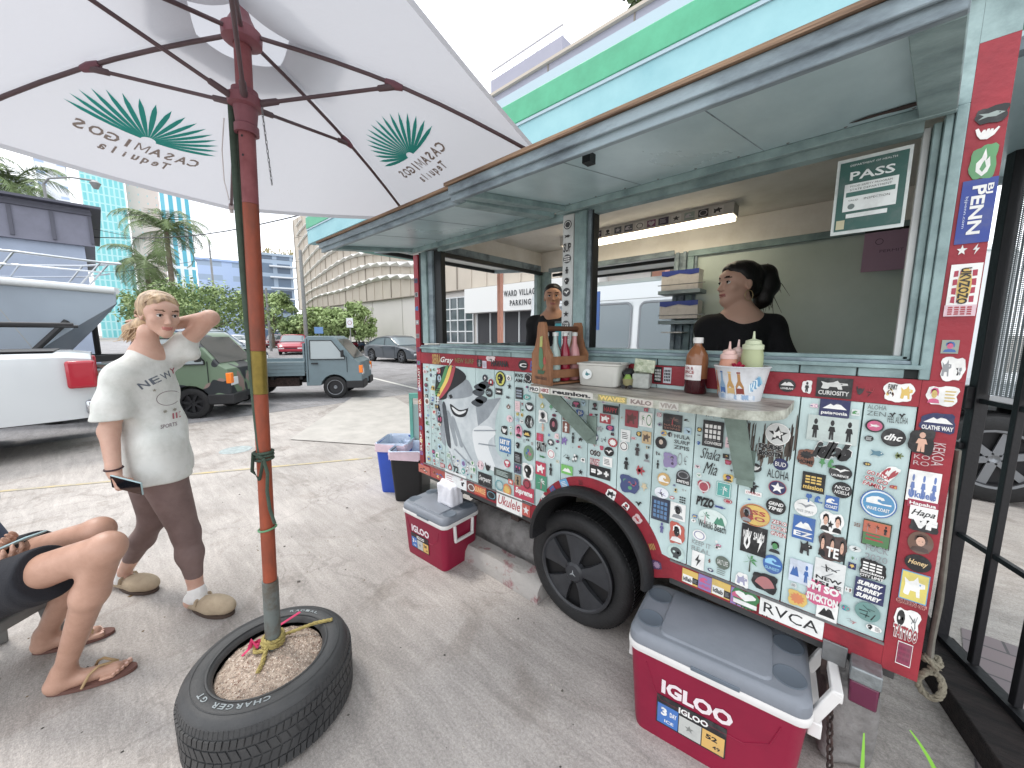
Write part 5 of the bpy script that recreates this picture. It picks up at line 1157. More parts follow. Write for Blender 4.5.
# small no-parking sign on a post by the trees
def sgn_(R, base, z):
    m4 = Matrix.Translation(base) @ Matrix.Rotation(HEAD, 4, 'Z'); mb = MB(m4); mb.box(-.25, .25, -.05, -.03, z-.7, z, flat('#e0e2e6')); mb.build('sign_plate', R)
    mb = MB(m4 @ frame((0, -.055, z-.35), (1, 0, 0), (0, 0, 1), (0, -1, 0))); mb.add([(x*.16, y*.16, 0) for x, y in icon('ring')[0][0]], [tuple(range(len(icon('ring')[0][0])))], flat('#b03040')); mb.build('sign_mark', R, fix=False)
pole('street_sign', 'small white sign with a red ring on a post before the right hand tree', 'sign', 352, 28, 318, .04, extra=sgn_)
def sg2(R, base, z):
    m4 = Matrix.Translation(base) @ Matrix.Rotation(HEAD, 4, 'Z'); mb = MB(m4); mb.box(-.3, .3, -.05, -.03, z-.45, z, flat('#5f8fc8')); mb.build('sign_plate', R)
pole('street_sign', 'small blue sign on a post just above the grey mini truck cab', 'sign', 321, 26, 327, .04, extra=sg2)
# ------------------------------------------------------------------ black gate right of the trailer
blk = mat('gate_black', (.012, .012, .014), .45, bump=.15, bscale=60)
G0, G1 = Vector((.425, 1.02, 0)), Vector((.66, .46, 0)); gd = (G1-G0).normalized()
GT = tag(empty('metal_gate', G0), 'black barred metal gate with a grey mesh screen beside the trailer end', 'gate')
for z, a, b in ((.10, .045, .05), (.62, .018, .02), (1.22, .018, .02)): mb = MB(); mb.beam(G0+Vector((0, 0, z)), G1+gd*.2+Vector((0, 0, z)), a, b, blk); mb.build('rail', GT)
for k, w_ in ((0, .045), (1, .026), (2, .026), (3, .026), (4, .026)):
    mb = MB(); p = G0+gd*(.19*k); mb.beam(p+Vector((0, 0, .13 if k else 0)), p+Vector((0, 0, 3.4)), w_, w_, blk, up=gd); mb.build('bar', GT, bevel=.003)
for z0, z1, w_ in ((1.18, 1.28, .075), (1.0, 1.03, .06)): mb = MB(); p = G0+Vector((-.02, .02, 0)); mb.beam(p+Vector((0, 0, z0)), p+Vector((0, 0, z1)), w_, w_, blk, up=gd); mb.build('hinge', GT, bevel=.006)
meshm = bpy.data.materials.new('mesh_screen'); meshm.use_nodes = True; _n = meshm.node_tree.nodes; _l = meshm.node_tree.links
_b = _n['Principled BSDF']; _b.inputs['Base Color'].default_value = (.42, .42, .44, 1); _b.inputs['Roughness'].default_value = .6
_t = _n.new('ShaderNodeTexCoord'); _m = _n.new('ShaderNodeMapping'); _m.inputs['Scale'].default_value = (125, 125, 125); _l.new(_t.outputs['Object'], _m.inputs['Vector'])
_v = _n.new('ShaderNodeTexVoronoi'); _v.inputs['Scale'].default_value = 1; _v.inputs['Randomness'].default_value = 0; _l.new(_m.outputs['Vector'], _v.inputs['Vector'])
_g = _n.new('ShaderNodeMath'); _g.operation = 'GREATER_THAN'; _g.inputs[1].default_value = .36; _l.new(_v.outputs['Distance'], _g.inputs[0]); _l.new(_g.outputs['Value'], _b.inputs['Alpha'])
mb = MB(); a = G0+gd*.04+Vector((.006, .016, 0)); b2 = G1+gd*.2+Vector((.006, .016, 0)); mb.quad(a+Vector((0, 0, 1.25)), b2+Vector((0, 0, 1.25)), b2+Vector((0, 0, 2.75)), a+Vector((0, 0, 2.75)), meshm); mb.build('mesh_screen', GT, fix=False)
# timber baulk at the gate's foot
tim = mat('dark_timber', '#2d2524', .75, col2='#120f10', scale=6, stretch=(1, 6, 6), bump=.5, bscale=25)
mb = MB(); mb.beam(G0+Vector((-.10, -.42+.62, .05)), G1+gd*.35+Vector((-.14, -.10, .05)), .15, .10, tim); tag(mb.build('timber_baulk', bevel=.006), 'dark weathered timber baulk lying under the gate', 'timber')
mb = MB(); mb.beam(G0+Vector((.02, .1, .025)), G1+gd*.35+Vector((.02, -.02, .025)), .10, .055, tim); tag(mb.build('timber_baulk', bevel=.006), 'thin dark timber under the bottom rail of the gate', 'timber')
# brick paving seen through the gate
brk = bpy.data.materials.new('brick_paving'); brk.use_nodes = True; _n = brk.node_tree.nodes; _l = brk.node_tree.links; _b = _n['Principled BSDF']; _b.inputs['Roughness'].default_value = .85
_t = _n.new('ShaderNodeTexCoord'); _k = _n.new('ShaderNodeTexBrick'); _k.inputs['Scale'].default_value = 2.2; _k.inputs['Color1'].default_value = (*hexc('#8d7f80'), 1); _k.inputs['Color2'].default_value = (*hexc('#7b7376'), 1); _k.inputs['Mortar'].default_value = (*hexc('#5e5a5c'), 1); _k.inputs['Mortar Size'].default_value = .012
_l.new(_t.outputs['Object'], _k.inputs['Vector']); _l.new(_k.outputs['Color'], _b.inputs['Base Color'])
sheet('brick_path', [(.45, .4), (2.6, .1), (2.6, 1.35), (.55, 1.35)], .004, brk)
# ------------------------------------------------------------------ vehicles
carglass = mat('car_glass', (.035, .045, .05), .06, spec=.8); carglass2 = mat('car_glass_light', (.16, .20, .22), .08, spec=.9)
chrome = mat('chrome', '#b9bcc0', .2, metal=.9); blkpl = mat('black_plastic', (.018, .018, .02), .55); redl = mat('lamp_red', (.36, .015, .03), .2, coat=.5); whl = mat('lamp_white', '#dfe3e6', .15, coat=.6); orl = mat('lamp_orange', (.9, .22, .02), .25, coat=.4)
rimm = mat('wheel_rim', '#85888c', .35, metal=.7); rimd = mat('wheel_rim_dark', (.03, .03, .033), .4, metal=.4)
def car_wheel(R, x, y, r, w, side, rim=rimm, spokes=6, m4=None):
    Wh = empty('wheel', (0, 0, 0)); Wh.parent = R; s = side; t = MB(m4)
    t.lathe([(r*.62, -w/2*s), (r*.9, -w/2*s), (r*.985, -w*.38*s), (r, -w*.2*s), (r, w*.25*s), (r*.97, w*.42*s), (r*.88, w*.5*s), (r*.66, w*.46*s)], tyre, (x, y, r), 'y', 30); t.build('tyre', Wh, smooth=40)
    f = MB(m4); f.lathe([(0, w*.30*s), (r*.12, w*.34*s), (r*.16, w*.28*s)], rim, (x, y, r), 'y', 16); f.lathe([(r*.66, w*.47*s), (r*.60, w*.45*s), (r*.58, w*.1*s), (0, w*.08*s)], rimd, (x, y, r), 'y', 30)
    f.lathe([(r*.67, w*.475*s), (r*.62, w*.47*s), (r*.60, w*.38*s)], rim, (x, y, r), 'y', 30)
    for k in range(spokes):
        a = 2*PI*k/spokes+.3; X = Matrix.Translation((x, y, r)) @ Matrix.Rotation(-a, 4, 'Y'); ya, yb = sorted((w*.22*s, w*.36*s)); f.box(r*.08, r*.62, ya, yb, -r*.075, r*.075, rim, X)
    f.build('rim', Wh, smooth=40)
def interp(P, x):
    if x <= P[0][0]: return P[0][1]
    for i in range(len(P)-1):
        if x <= P[i+1][0]: t = (x-P[i][0])/max(P[i+1][0]-P[i][0], 1e-9); return P[i][1]+(P[i+1][1]-P[i][1])*t
    return P[-1][1]
def vehicle(name, label, cat, loc, rz, L_, Wd, beltp, roofp, roofx, low, wheels, wr, body, s=1.0, group=None, glass=carglass, lampf='side', lowm=None, pill=(.3,), rim=rimm, tumble=.16, spokes=6, bodyfun=None, ww=.19, sidewin=None, doors=(), bumper=True, lamps=True, win_inset=None):
    """x forward; beltp: top of the lower body along x; roofp: roof height along x between roofx; lofted body with rounded shoulders, wheel arches cut in the side"""
    R = tag(empty(name, loc, rz, s=s), label, cat, group); m4 = WM(R); hw = Wd/2; nx = 56
    xs = sorted(set([-L_/2+L_*k/nx for k in range(nx+1)]+[wx+wr*1.22*math.cos(a) for wx in wheels for a in [PI*k/12 for k in range(13)]]))
    def bot(x):
        z = low
        for wx in wheels:
            q = wr*1.22
            if abs(x-wx) < q: z = max(z, wr+math.sqrt(max(q*q-(x-wx)**2, 0)))
        return z
    def hwid(x):
        e = min((x+L_/2), (L_/2-x))/(.16*L_); e = min(1, max(0, e)); return hw*(.86+.14*math.sqrt(1-(1-e)**2))
    mb = MB(m4); rings = []
    for x in xs:
        zb = interp(beltp, x); b0 = min(bot(x), zb-.08); w_ = hwid(x)
        mid = b0+(zb-b0)*.55; 
        rings.append([(x, -w_*.95, b0), (x, -w_, max(b0+.01, min(mid, zb-.1))), (x, -w_*.985, zb-.05), (x, -w_*.93, zb-.008), (x, -w_*.6, zb+.012), (x, 0, zb+.02), (x, w_*.6, zb+.012), (x, w_*.93, zb-.008), (x, w_*.985, zb-.05), (x, w_, max(b0+.01, min(mid, zb-.1))), (x, w_*.95, b0)])
    mb.loft(rings, body, closed=True, caps=True, mfun=(lambda i, k: lowm if (lowm and (k in (0, 9, 10))) else (bodyfun or body)))
    Bd = mb.build('body', R, smooth=38)
    if roofp:
        x0, x1 = roofx; g = MB(m4); rg = []; n = 30
        gx = [x0+(x1-x0)*k/n for k in range(n+1)]
        for x in gx:
            zb = interp(beltp, x)-.03; zr = max(interp(roofp, x), zb+.012); w0 = hwid(x)*.93; hgt = zr-zb; w1 = w0-tumble*hgt
            rg.append([(x, -w0, zb), (x, -w1, zr-.06*min(1, hgt/.2)), (x, -w1*.82, zr), (x, 0, zr+.012), (x, w1*.82, zr), (x, w1, zr-.06*min(1, hgt/.2)), (x, w0, zb)])
        g.loft(rg, glass, closed=True, caps=True, mfun=lambda i, k: glass); G_ = g.build('windows', R, smooth=30)
        # roof skin and pillars, a little proud of the glass
        q = MB(m4); fr = [x for x in gx if interp(roofp, x) > max(p[1] for p in roofp)-.13]
        def pt(x, u, off=.006):
            zb = interp(beltp, x)-.03; zr = max(interp(roofp, x), zb+.012); w0 = hwid(x)*.93; hgt = zr-zb; w1 = w0-tumble*hgt; return (x, w0+(w1-w0)*u, zb+(zr-.06*min(1, hgt/.2)-zb)*u)
        rr_ = []
        for x in fr:
            zb = interp(beltp, x)-.03; zr = interp(roofp, x); hgt = zr-zb; w1 = hwid(x)*.93-tumble*hgt+.012
            rr_.append([(x, -w1-.004, zr-.10), (x, -w1, zr-.052), (x, -w1*.82, zr+.012), (x, 0, zr+.026), (x, w1*.82, zr+.012), (x, w1, zr-.052), (x, w1+.004, zr-.10)])
        q.loft(rr_, body, closed=False, caps=False); q.build('roof', R, smooth=40, fix=False)
        for px_ in pill:
            for sy in (-1, 1):
                p = MB(m4); a0, a1 = pt(px_, 0), pt(px_, .95); p.beam((a0[0], sy*(a0[1]+.004), a0[2]), (a1[0], sy*(a1[1]+.004), a1[2]), .07, .02, body, up=(0, 1, 0)); p.build('pillar', R)
        # sloping front and rear pillars along the glass edges
        for sy in (-1, 1):
            p = MB(m4); zmax = max(z for _, z in roofp)-.13
            fx = [x for x in gx if x >= (fr[-1] if fr else x1)]; 
            if len(fx) > 1: p.tube([(pt(x, .97)[0], sy*(pt(x, .97)[1]+.003), pt(x, .97)[2]) for x in fx], .028, body, 6)
            rx = [x for x in gx if x <= (fr[0] if fr else x0)]
            if len(rx) > 1: p.tube([(pt(x, .97)[0], sy*(pt(x, .97)[1]+.003), pt(x, .97)[2]) for x in rx], .035, body, 6)
            if p.v: p.build('pillar', R, smooth=50)
    for wx in wheels:
        for sy in (-1, 1): car_wheel(R, wx, sy*(hw-.11), wr, ww, sy, rim, spokes, m4)
    ub = MB(m4); ub.box(-L_/2+.25, L_/2-.25, -hw*.72, hw*.72, low-.04, low+.35, blkpl); ub.build('underbody', R)
    if lamps:
        zf = interp(beltp, L_/2-.1); zr = interp(beltp, -L_/2+.1)
        for sy in (-1, 1):
            p = MB(m4); p.box(L_/2-.18, L_/2+.012, sy*hw*.66-.17, sy*hw*.66+.17, zf-.30, zf-.14, whl); p.build('headlight', R, bevel=.02)
            p = MB(m4); p.box(-L_/2-.012, -L_/2+.16, sy*hw*.74-.12, sy*hw*.74+.12, zr-.30, zr-.12, redl); p.build('tail_light', R, bevel=.02)
        p = MB(m4); p.box(L_/2-.02, L_/2+.02, -hw*.42, hw*.42, zf-.34, zf-.16, blkpl); p.build('grille', R)
    if bumper:
        p = MB(m4); p.box(L_/2-.1, L_/2+.05, -hw*.84, hw*.84, low+.02, low+.2, lowm or body); p.build('bumper', R, bevel=.03)
        p = MB(m4); p.box(-L_/2-.05, -L_/2+.1, -hw*.84, hw*.84, low+.02, low+.2, lowm or body); p.build('bumper', R, bevel=.03)
    for dx in doors:
        for sy in (-1, 1):
            p = MB(m4); z1 = interp(beltp, dx)-.06; p.box(dx-.006, dx+.006, sy*(hw+.0005)-.004, sy*(hw+.0005)+.004, low+.06, z1, gap); p.box(dx-.26, dx-.10, sy*(hw+.012)-.014, sy*(hw+.012)+.014, z1-.09, z1-.06, blkpl); p.build('door_handle', R)
    return R
paint = lambda n, c, v=0: mat(n, c, .28, spec=.5, coat=.6, vary=v, scale=2)
cargrey = paint('paint_charcoal', '#4a5056'); carred = paint('paint_red', '#a5243a'); carnavy = paint('paint_slate', '#3f5066'); carwhite = paint('paint_white', '#c9cdd0')
kgrey = mat('truck_grey', '#6f7f85', .5, vary=.12, scale=3); 
# charcoal saloon by the beige building
p = W((396-512)/F_*21, 21.5, 0)
vehicle('saloon_car', 'charcoal saloon with its nose turned towards the trailer', 'car', W((398-512)/F_*20.6, 20.9, 0.004), math.radians(-38)+HEAD, 4.6, 1.8,
        [(-2.3, .80), (-1.9, .95), (-.5, .94), (.9, .93), (1.9, .80), (2.3, .62)], [(-2.0, .95), (-1.0, 1.36), (-.2, 1.43), (.3, 1.40), (1.15, .95)], (-2.0, 1.15), .25, (-1.4, 1.38), .33, cargrey, glass=carglass2, pill=(-.15,), doors=(.85, -.2))
vehicle('saloon_car', 'red car driving towards the camera behind the umbrella pole', 'car', W((294-512)/F_*29.2, 29.4, 0.004), HEAD-math.radians(66), 4.5, 1.8,
        [(-2.25, .85), (-1.9, .98), (.9, .96), (1.9, .82), (2.25, .62)], [(-2.1, .98), (-1.2, 1.42), (-.2, 1.5), (.3, 1.46), (1.1, .98)], (-2.1, 1.1), .25, (-1.35, 1.35), .33, carred, glass=carglass2, pill=(-.15,))
vehicle('saloon_car', 'dark red car following behind the nearer red one', 'car', W((278-512)/F_*44, 44, 0.004), HEAD-math.radians(66), 4.5, 1.8,
        [(-2.25, .85), (-1.9, .98), (.9, .96), (1.9, .82), (2.25, .62)], [(-2.1, .98), (-1.2, 1.42), (-.2, 1.5), (.3, 1.46), (1.1, .98)], (-2.1, 1.1), .25, (-1.35, 1.35), .33, paint('paint_dark_red', '#7c2434'), glass=carglass2, pill=(-.15,))
# slate SUV behind the camouflage van
vehicle('suv', 'dark slate SUV standing behind the camouflage van', 'car', W((196-512)/F_*14.0, 14.2, 0.004), HEAD+math.radians(-16), 4.8, 1.9,
        [(-2.4, 1.05), (-1.5, 1.1), (.9, 1.08), (1.1, 1.06), (2.1, .98), (2.4, .80)], [(-2.3, 1.1), (-2.0, 1.66), (-1.4, 1.74), (0, 1.72), (.45, 1.62), (1.15, 1.08)], (-2.3, 1.15), .32, (-1.4, 1.45), .38, carnavy, glass=carglass2, pill=(-.9, -.05), doors=(.9, -.05))
# parked cars far down the street, half hidden
for i, (px, d, c, lab) in enumerate(((238, 40, carwhite, 'white car parked far off behind the slate SUV'), (215, 48, carwhite, 'small white car furthest off beyond the shade tree'))):
    vehicle('parked_car', lab, 'car', W((px-512)/F_*d, d, 0.004), HEAD-math.radians(10+20*i), 4.4, 1.75, [(-2.2, .9), (.9, .95), (2.2, .7)], [(-2.0, .95), (-1.2, 1.45), (.3, 1.45), (1.1, .98)], (-2.0, 1.1), .3, (-1.35, 1.35), .32, c, pill=(-.1,), glass=carglass2)
# camouflage kei van, nose to the right
camo = bpy.data.materials.new('camouflage_paint'); camo.use_nodes = True; _n = camo.node_tree.nodes; _l = camo.node_tree.links; _b = _n['Principled BSDF']; _b.inputs['Roughness'].default_value = .45
_t = _n.new('ShaderNodeTexCoord'); prev = None
for k, (thr, c, off) in enumerate(((.57, '#83706a', 3.1), (.585, '#22262a', 9.7))):
    mp_ = _n.new('ShaderNodeMapping'); mp_.inputs['Location'].default_value = (off, off*1.7, off); _l.new(_t.outputs['Object'], mp_.inputs['Vector'])
    nz_ = _n.new('ShaderNodeTexNoise'); nz_.inputs['Scale'].default_value = 2.9; nz_.inputs['Detail'].default_value = .6; _l.new(mp_.outputs['Vector'], nz_.inputs['Vector'])
    gt_ = _n.new('ShaderNodeMath'); gt_.operation = 'GREATER_THAN'; gt_.inputs[1].default_value = thr; _l.new(nz_.outputs['Fac'], gt_.inputs[0])
    mx_ = _n.new('ShaderNodeMix'); mx_.data_type = 'RGBA'; mx_.inputs['A'].default_value = (*hexc('#637560'), 1); mx_.inputs['B'].default_value = (*hexc(c), 1); _l.new(gt_.outputs['Value'], mx_.inputs['Factor'])
    if prev: _l.new(prev, mx_.inputs['A'])
    prev = mx_.outputs['Result']
_l.new(prev, _b.inputs['Base Color'])
# mini trucks
def mini_truck(name, label, loc, rz, pm_, s=1.0, rim=rimm, sp=0):
    K = tag(empty(name, loc, rz, s=s), label, 'truck', 'mini trucks'); m4 = WM(K)
    hw = .70
    mb = MB(m4)
    # cab: side profile extruded with bevelled sides
    def cabring(y, ins):
        P = [(.45, .38), (.45, 1.40), (.52, 1.46), (1.02, 1.46), (1.12, 1.40), (1.50, .92), (1.62, .84), (1.66, .62), (1.66, .30), (1.36, .30)]
        arch = [(1.05+.30*math.cos(a), .27+.30*math.sin(a)) for a in [math.radians(10+160*k/8) for k in range(9)]]
        P = P[:-1]+[(1.36, .32)]+arch+[(.74, .32), (.45, .32)]
        return [(x if not ins else .45+(x-.45)*(1-ins*.2)+.0, y, z-(ins*.25*(z-.9) if z > .9 else 0)) for x, z in P]
    rg = [cabring(-hw+.03, .10), cabring(-hw, 0), cabring(hw, 0), cabring(hw-.03, .10)]
    rg = [[(x, -hw+.06 if z > .9 else -hw+.012, z) for x, y, z in rg[0]], [(x, y if z < .9 else y+.10*(z-.9), z) for x, y, z in rg[1]], [(x, y if z < .9 else y-.10*(z-.9), z) for x, y, z in rg[2]], [(x, hw-.06 if z > .9 else hw-.012, z) for x, y, z in rg[3]]]
    mb.loft(rg[1:3], pm_); mb.build('cab', K, bevel=.012)
    for sy in (-1, 1):
        g = MB(m4); yy = lambda z: sy*(hw+.004-.10*max(0, z-.9))
        pts = [(.56, .93), (.56, 1.36), (1.02, 1.36), (1.30, .98), (1.30, .93)]; vs = [(x, yy(z), z) for x, z in pts]; g.add(vs, [(0, 1, 2, 3, 4)], mat('kei_side_glass', (.30, .34, .35), .1, spec=.8)); Wn = g.build('window', K, fix=False)
        f = MB(m4)
        for a, b in zip(pts, pts[1:]+pts[:1]): f.beam((a[0], yy(a[1]), a[1]), (b[0], yy(b[1]), b[1]), .016, .022, blkpl, up=(0, 1, 0))
        f.build('window_frame', Wn)
        d = MB(m4)
        for a, b in (((.50, .40), (.50, 1.40)), ((1.34, .62), (1.34, .98))): d.beam((a[0], yy(a[1]), a[1]), (b[0], yy(b[1]), b[1]), .008, .010, gap, up=(0, 1, 0))
        d.box(.58, .72, sy*(hw+.012)-.012, sy*(hw+.012)+.012, .82, .85, blkpl); d.build('door_handle', K)
        mm = MB(m4); mm.box(1.25, 1.30, sy*(hw+.12)-.06, sy*(hw+.12)+.06, .98, 1.14, blkpl); mm.beam((1.30, sy*hw, 1.0), (1.28, sy*(hw+.12), 1.02), .02, .02, blkpl); mm.build('mirror', K, bevel=.01)
        l = MB(m4); l.box(1.56, 1.672, sy*.56-.12, sy*.56+.12, .56, .70, whl); l.build('headlight', K, bevel=.01)
        l = MB(m4); l.box(1.60, 1.68, sy*.66-.05, sy*.66+.05, .60, .78, orl); l.build('indicator', K, bevel=.01)
        l = MB(m4); l.box(1.30, 1.70, sy*.45-.26, sy*.45+.26, .24, .42, blkpl); l.build('bumper', K, bevel=.02)
    g = MB(m4); g.quad((1.135, -.56, 1.385), (1.49, -.62, .945), (1.49, .62, .945), (1.135, .56, 1.385), carglass); g.build('windscreen', K, fix=False)
    # bed
    b = MB(m4); b.box(-1.64, .43, -hw, hw, .62, .66, pm_); b.build('bed_floor', K)
    for sy in (-1, 1):
        b = MB(m4); b.box(-1.64, .43, sy*(hw+.005)-.015, sy*(hw+.005)+.015, .56, .86, pm_)
        for z in (.63, .72, .80): b.box(-1.62, .41, sy*(hw+.024)-.004, sy*(hw+.024)+.004, z, z+.012, pm_)
        b.box(-1.65, .44, sy*(hw+.005)-.02, sy*(hw+.005)+.02, .8605, .885, mat('bed_rim', '#8a979a', .5)); b.build('bed_side', K)
    b = MB(m4); b.box(-1.67, -1.642, -hw, hw, .56, .86, pm_); b.build('tailgate', K)
    b = MB(m4); b.box(.405, .44, -hw+.02, hw-.02, .67, 1.30, pm_); b.build('cab_guard', K)
    b = MB(m4); b.box(-1.6, 1.3, -.34, -.26, .36, .46, blkpl); b.box(-1.6, 1.3, .26, .34, .36, .46, blkpl); b.box(-.55, .25, -.55, -.36, .30, .50, rusty); b.box(-.2, .3, .36, .58, .28, .5, blkpl)
    for x in (-1.5, -.9, -.3, .3): b.box(x, x+.06, -.66, .66, .47, .555, blkpl)
    b.build('chassis', K)
    for x in (-.92, 1.05):
        for sy in (-1, 1): car_wheel(K, x, sy*(hw-.10), .265, .15, sy, rim, sp, m4)

mini_truck('mini_truck', 'faded grey mini pickup truck with a flat drop side bed', W((292-512)/F_*9.0, 9.1, 0.004), HEAD+math.radians(12), kgrey)
th_ = math.radians(55); fw_ = W((190-512)/F_*6.6, 6.6, 0); cl_ = fw_-Vector((math.cos(th_), math.sin(th_), 0))*1.10+Vector((-math.sin(th_), math.cos(th_), 0))*.62
mini_truck('mini_truck', 'mini truck painted in green, brown and black camouflage behind the walking woman', cl_, th_, camo, 1.05, rimd, 7)
# silver pickup at the left edge, nose out of the picture
SP = Vector((-7.93, -4.18, 0))
PK = vehicle('pickup_truck', 'silver pickup truck with a red tail lamp at the left edge', 'pickup truck', SP, -PI/2, 5.2, 1.85,
        [(-2.6, 1.24), (-2.4, 1.27), (-1.0, 1.27), (1.0, 1.12), (1.2, 1.12), (2.2, 1.05), (2.6, .85)], [(-.85, 1.20), (-.70, 1.78), (-.2, 1.86), (.5, 1.84), (.8, 1.76), (1.5, 1.12)], (-.85, 1.5), .45, (-1.30, 1.65), .40, paint('paint_silver', '#c2c6c9'), pill=(.1,), lamps=False, bumper=False, doors=(.9, .0), ww=.26)
m4 = WM(PK)
for sy in (-1, 1):
    mb = MB(m4); mb.box(-2.63, -2.38, sy*.865-.07, sy*.865+.072, .84, 1.18, redl); mb.build('tail_light', PK, bevel=.03)
mb = MB(m4); mb.box(-2.72, -2.5, -.86, .86, .50, .68, chrome); mb.build('bumper', PK, bevel=.03)
mb = MB(m4); mb.box(-2.3, -.95, -.70, .70, 1.2925, 1.30, blkpl); mb.build('bed_liner', PK)
for sy in (-1, 1): mb = MB(m4); mb.tube([(-2.50, sy*.80, 1.62), (-2.2, sy*.80, 1.62), (-1.0, sy*.80, 1.62), (2.2, sy*.75, 1.95) if 0 else (-.8, sy*.80, 1.62)], .022, blkpl, 8); mb.tube([(-1.0, sy*.80, 1.27), (-1.0, sy*.80, 1.62)], .022, blkpl, 8); mb.build('bed_rack', PK, smooth=50)
# white van behind the trailer, seen through its hatches
VN = tag(empty('passenger_van', (-2.2, 5.2, 0), 0), 'long white passenger van seen through the open hatches of the trailer', 'van'); m4 = WM(VN)
vw = mat('van_white', '#dfe2e4', .3, coat=.4)
mb = MB(m4); rg = []
for x, e in ((-2.6, .10), (-2.55, .03), (-2.4, 0), (3.0, 0), (3.3, .05)): rg.append([(x, -.95+e, .35), (x, -.98+e, 1.0), (x, -.93+e, 1.9-e), (x, -.80, 2.32-e), (x, -.5, 2.44-e), (x, .5, 2.44-e), (x, .8, 2.32-e), (x, .93-e, 1.9-e), (x, .98-e, 1.0), (x, .95-e, .35)])
mb.loft(rg, vw); mb.build('body', VN, smooth=40)
wx0 = on(1, 4.24, 640, 330).x+2.2
for k in range(-4, 5):
    c = wx0-.50+k*.82
    if c-.33 < -2.5 or c+.33 > 3.2: continue
    P = []
    for (sx, sz, a0) in ((1, 1, 0), (-1, 1, 90), (-1, -1, 180), (1, -1, 270)):
        for j in range(5): a = math.radians(a0+22.5*j); P.append((c+sx*(.34-.09)+.09*math.cos(a), 1.62+sz*(.38-.09)+.09*math.sin(a)))
    yy = lambda z: -.985+(z-1.0)*.0556
    g = MB(m4); g.add([(x, yy(z)-.012, z) for x, z in P], [tuple(range(20))], carglass2); Wn = g.build('window', VN, fix=False)
    f = MB(m4); f.tube([(x, yy(z)-.012, z) for x, z in P], .018, mat('van_window_rubber', '#8b8f94', .5), 6, closed=True); f.build('window_frame', Wn)
mb = MB(m4); mb.box(-2.4, 3.0, -.985, -.978, 2.05, 2.06, galv); mb.build('body_seam', VN)
for x in (-1.7, 2.2):
    for sy in (-1, 1): car_wheel(VN, x, sy*.84, .36, .22, sy, rimm, 5, m4)
# blue banner by the pillar, between trailer and van
mb = MB(); p0 = on(1, 2.6, 591, 292); p1 = on(1, 2.6, 597, 330); mb.box(p0.x-.1, p1.x+.02, 2.6, 2.62, p1.z, p0.z, flat('#2c5fa8')); mb.tube([(p0.x-.04, 2.61, 0), (p0.x-.04, 2.61, p0.z+.05)], .012, galv); tag(mb.build('banner'), 'narrow blue banner just right of the stickered pillar', 'banner')
# pale truck behind the gate on the right
WT = vehicle('parked_truck', 'pale grey truck parked beyond the black gate', 'truck', (on(2, 0, 990, 500).x+1.42, on(2, 0, 990, 500).y+.86, 0), 0, 4.9, 1.9,
        [(-2.45, 1.05), (-.6, 1.08), (1.0, 1.08), (2.1, 1.0), (2.45, .85)], [(-.9, 1.08), (-.7, 1.75), (.5, 1.8), (1.3, 1.08)], (-.9, 1.3), .42, (-1.45, 1.5), .40, paint('paint_pale', '#b9bdc2'), pill=(0,), lamps=False, ww=.26)
m4 = WM(WT); mb = MB(m4); mb.box(-2.2, -2.02, -.99, -.94, .98, 1.06, orl); mb.build('side_marker', WT, bevel=.01)
# row of scooters beside the beige building
sc_cols = ['#2b2d33', '#7c2434', '#3a4558', '#23252a']
def scooter(px, d, c, lab):
    base = W((px-512)/F_*d, d, 0.09); R = tag(empty('motor_scooter', base, HEAD+math.radians(55)), lab, 'scooter', 'scooters parked by the beige building'); m4 = WM(R); mm = paint('scooter_'+c.strip('#'), c)
    b = MB(m4); b.tube([(-.55, 0, .62), (-.2, 0, .66), (.0, 0, .45), (.35, 0, .38), (.48, 0, .85)], [.16, .17, .10, .09, .07], mm, 8); b.build('body', R, smooth=60)
    b = MB(m4); b.box(-.6, .0, -.13, .13, .74, .82, blkpl); b.build('seat', R, bevel=.03)
    for x in (-.5, .62): b = MB(m4); b.lathe([(.12, -.05), (.24, -.05), (.26, 0), (.24, .05), (.12, .05)], tyre, (x, 0, .26), 'y', 16); b.build('wheel', R, smooth=50)
    b = MB(m4); b.tube([(.6, 0, .3), (.48, 0, .95)], .03, blkpl, 6); b.tube([(.42, -.3, 1.02), (.48, 0, .97), (.42, .3, 1.02)], .02, blkpl, 6); b.build('handlebar', R)
for i, (px, c, lab) in enumerate(((352, sc_cols[0], 'black scooter, leftmost of the row by the beige building'), (359, sc_cols[1], 'dark red scooter in the row by the beige building'), (366, sc_cols[2], 'slate blue scooter in the row by the beige building'), (374, sc_cols[3], 'near black scooter, rightmost of the row just left of the saloon'))): scooter(px, 31, c, lab)
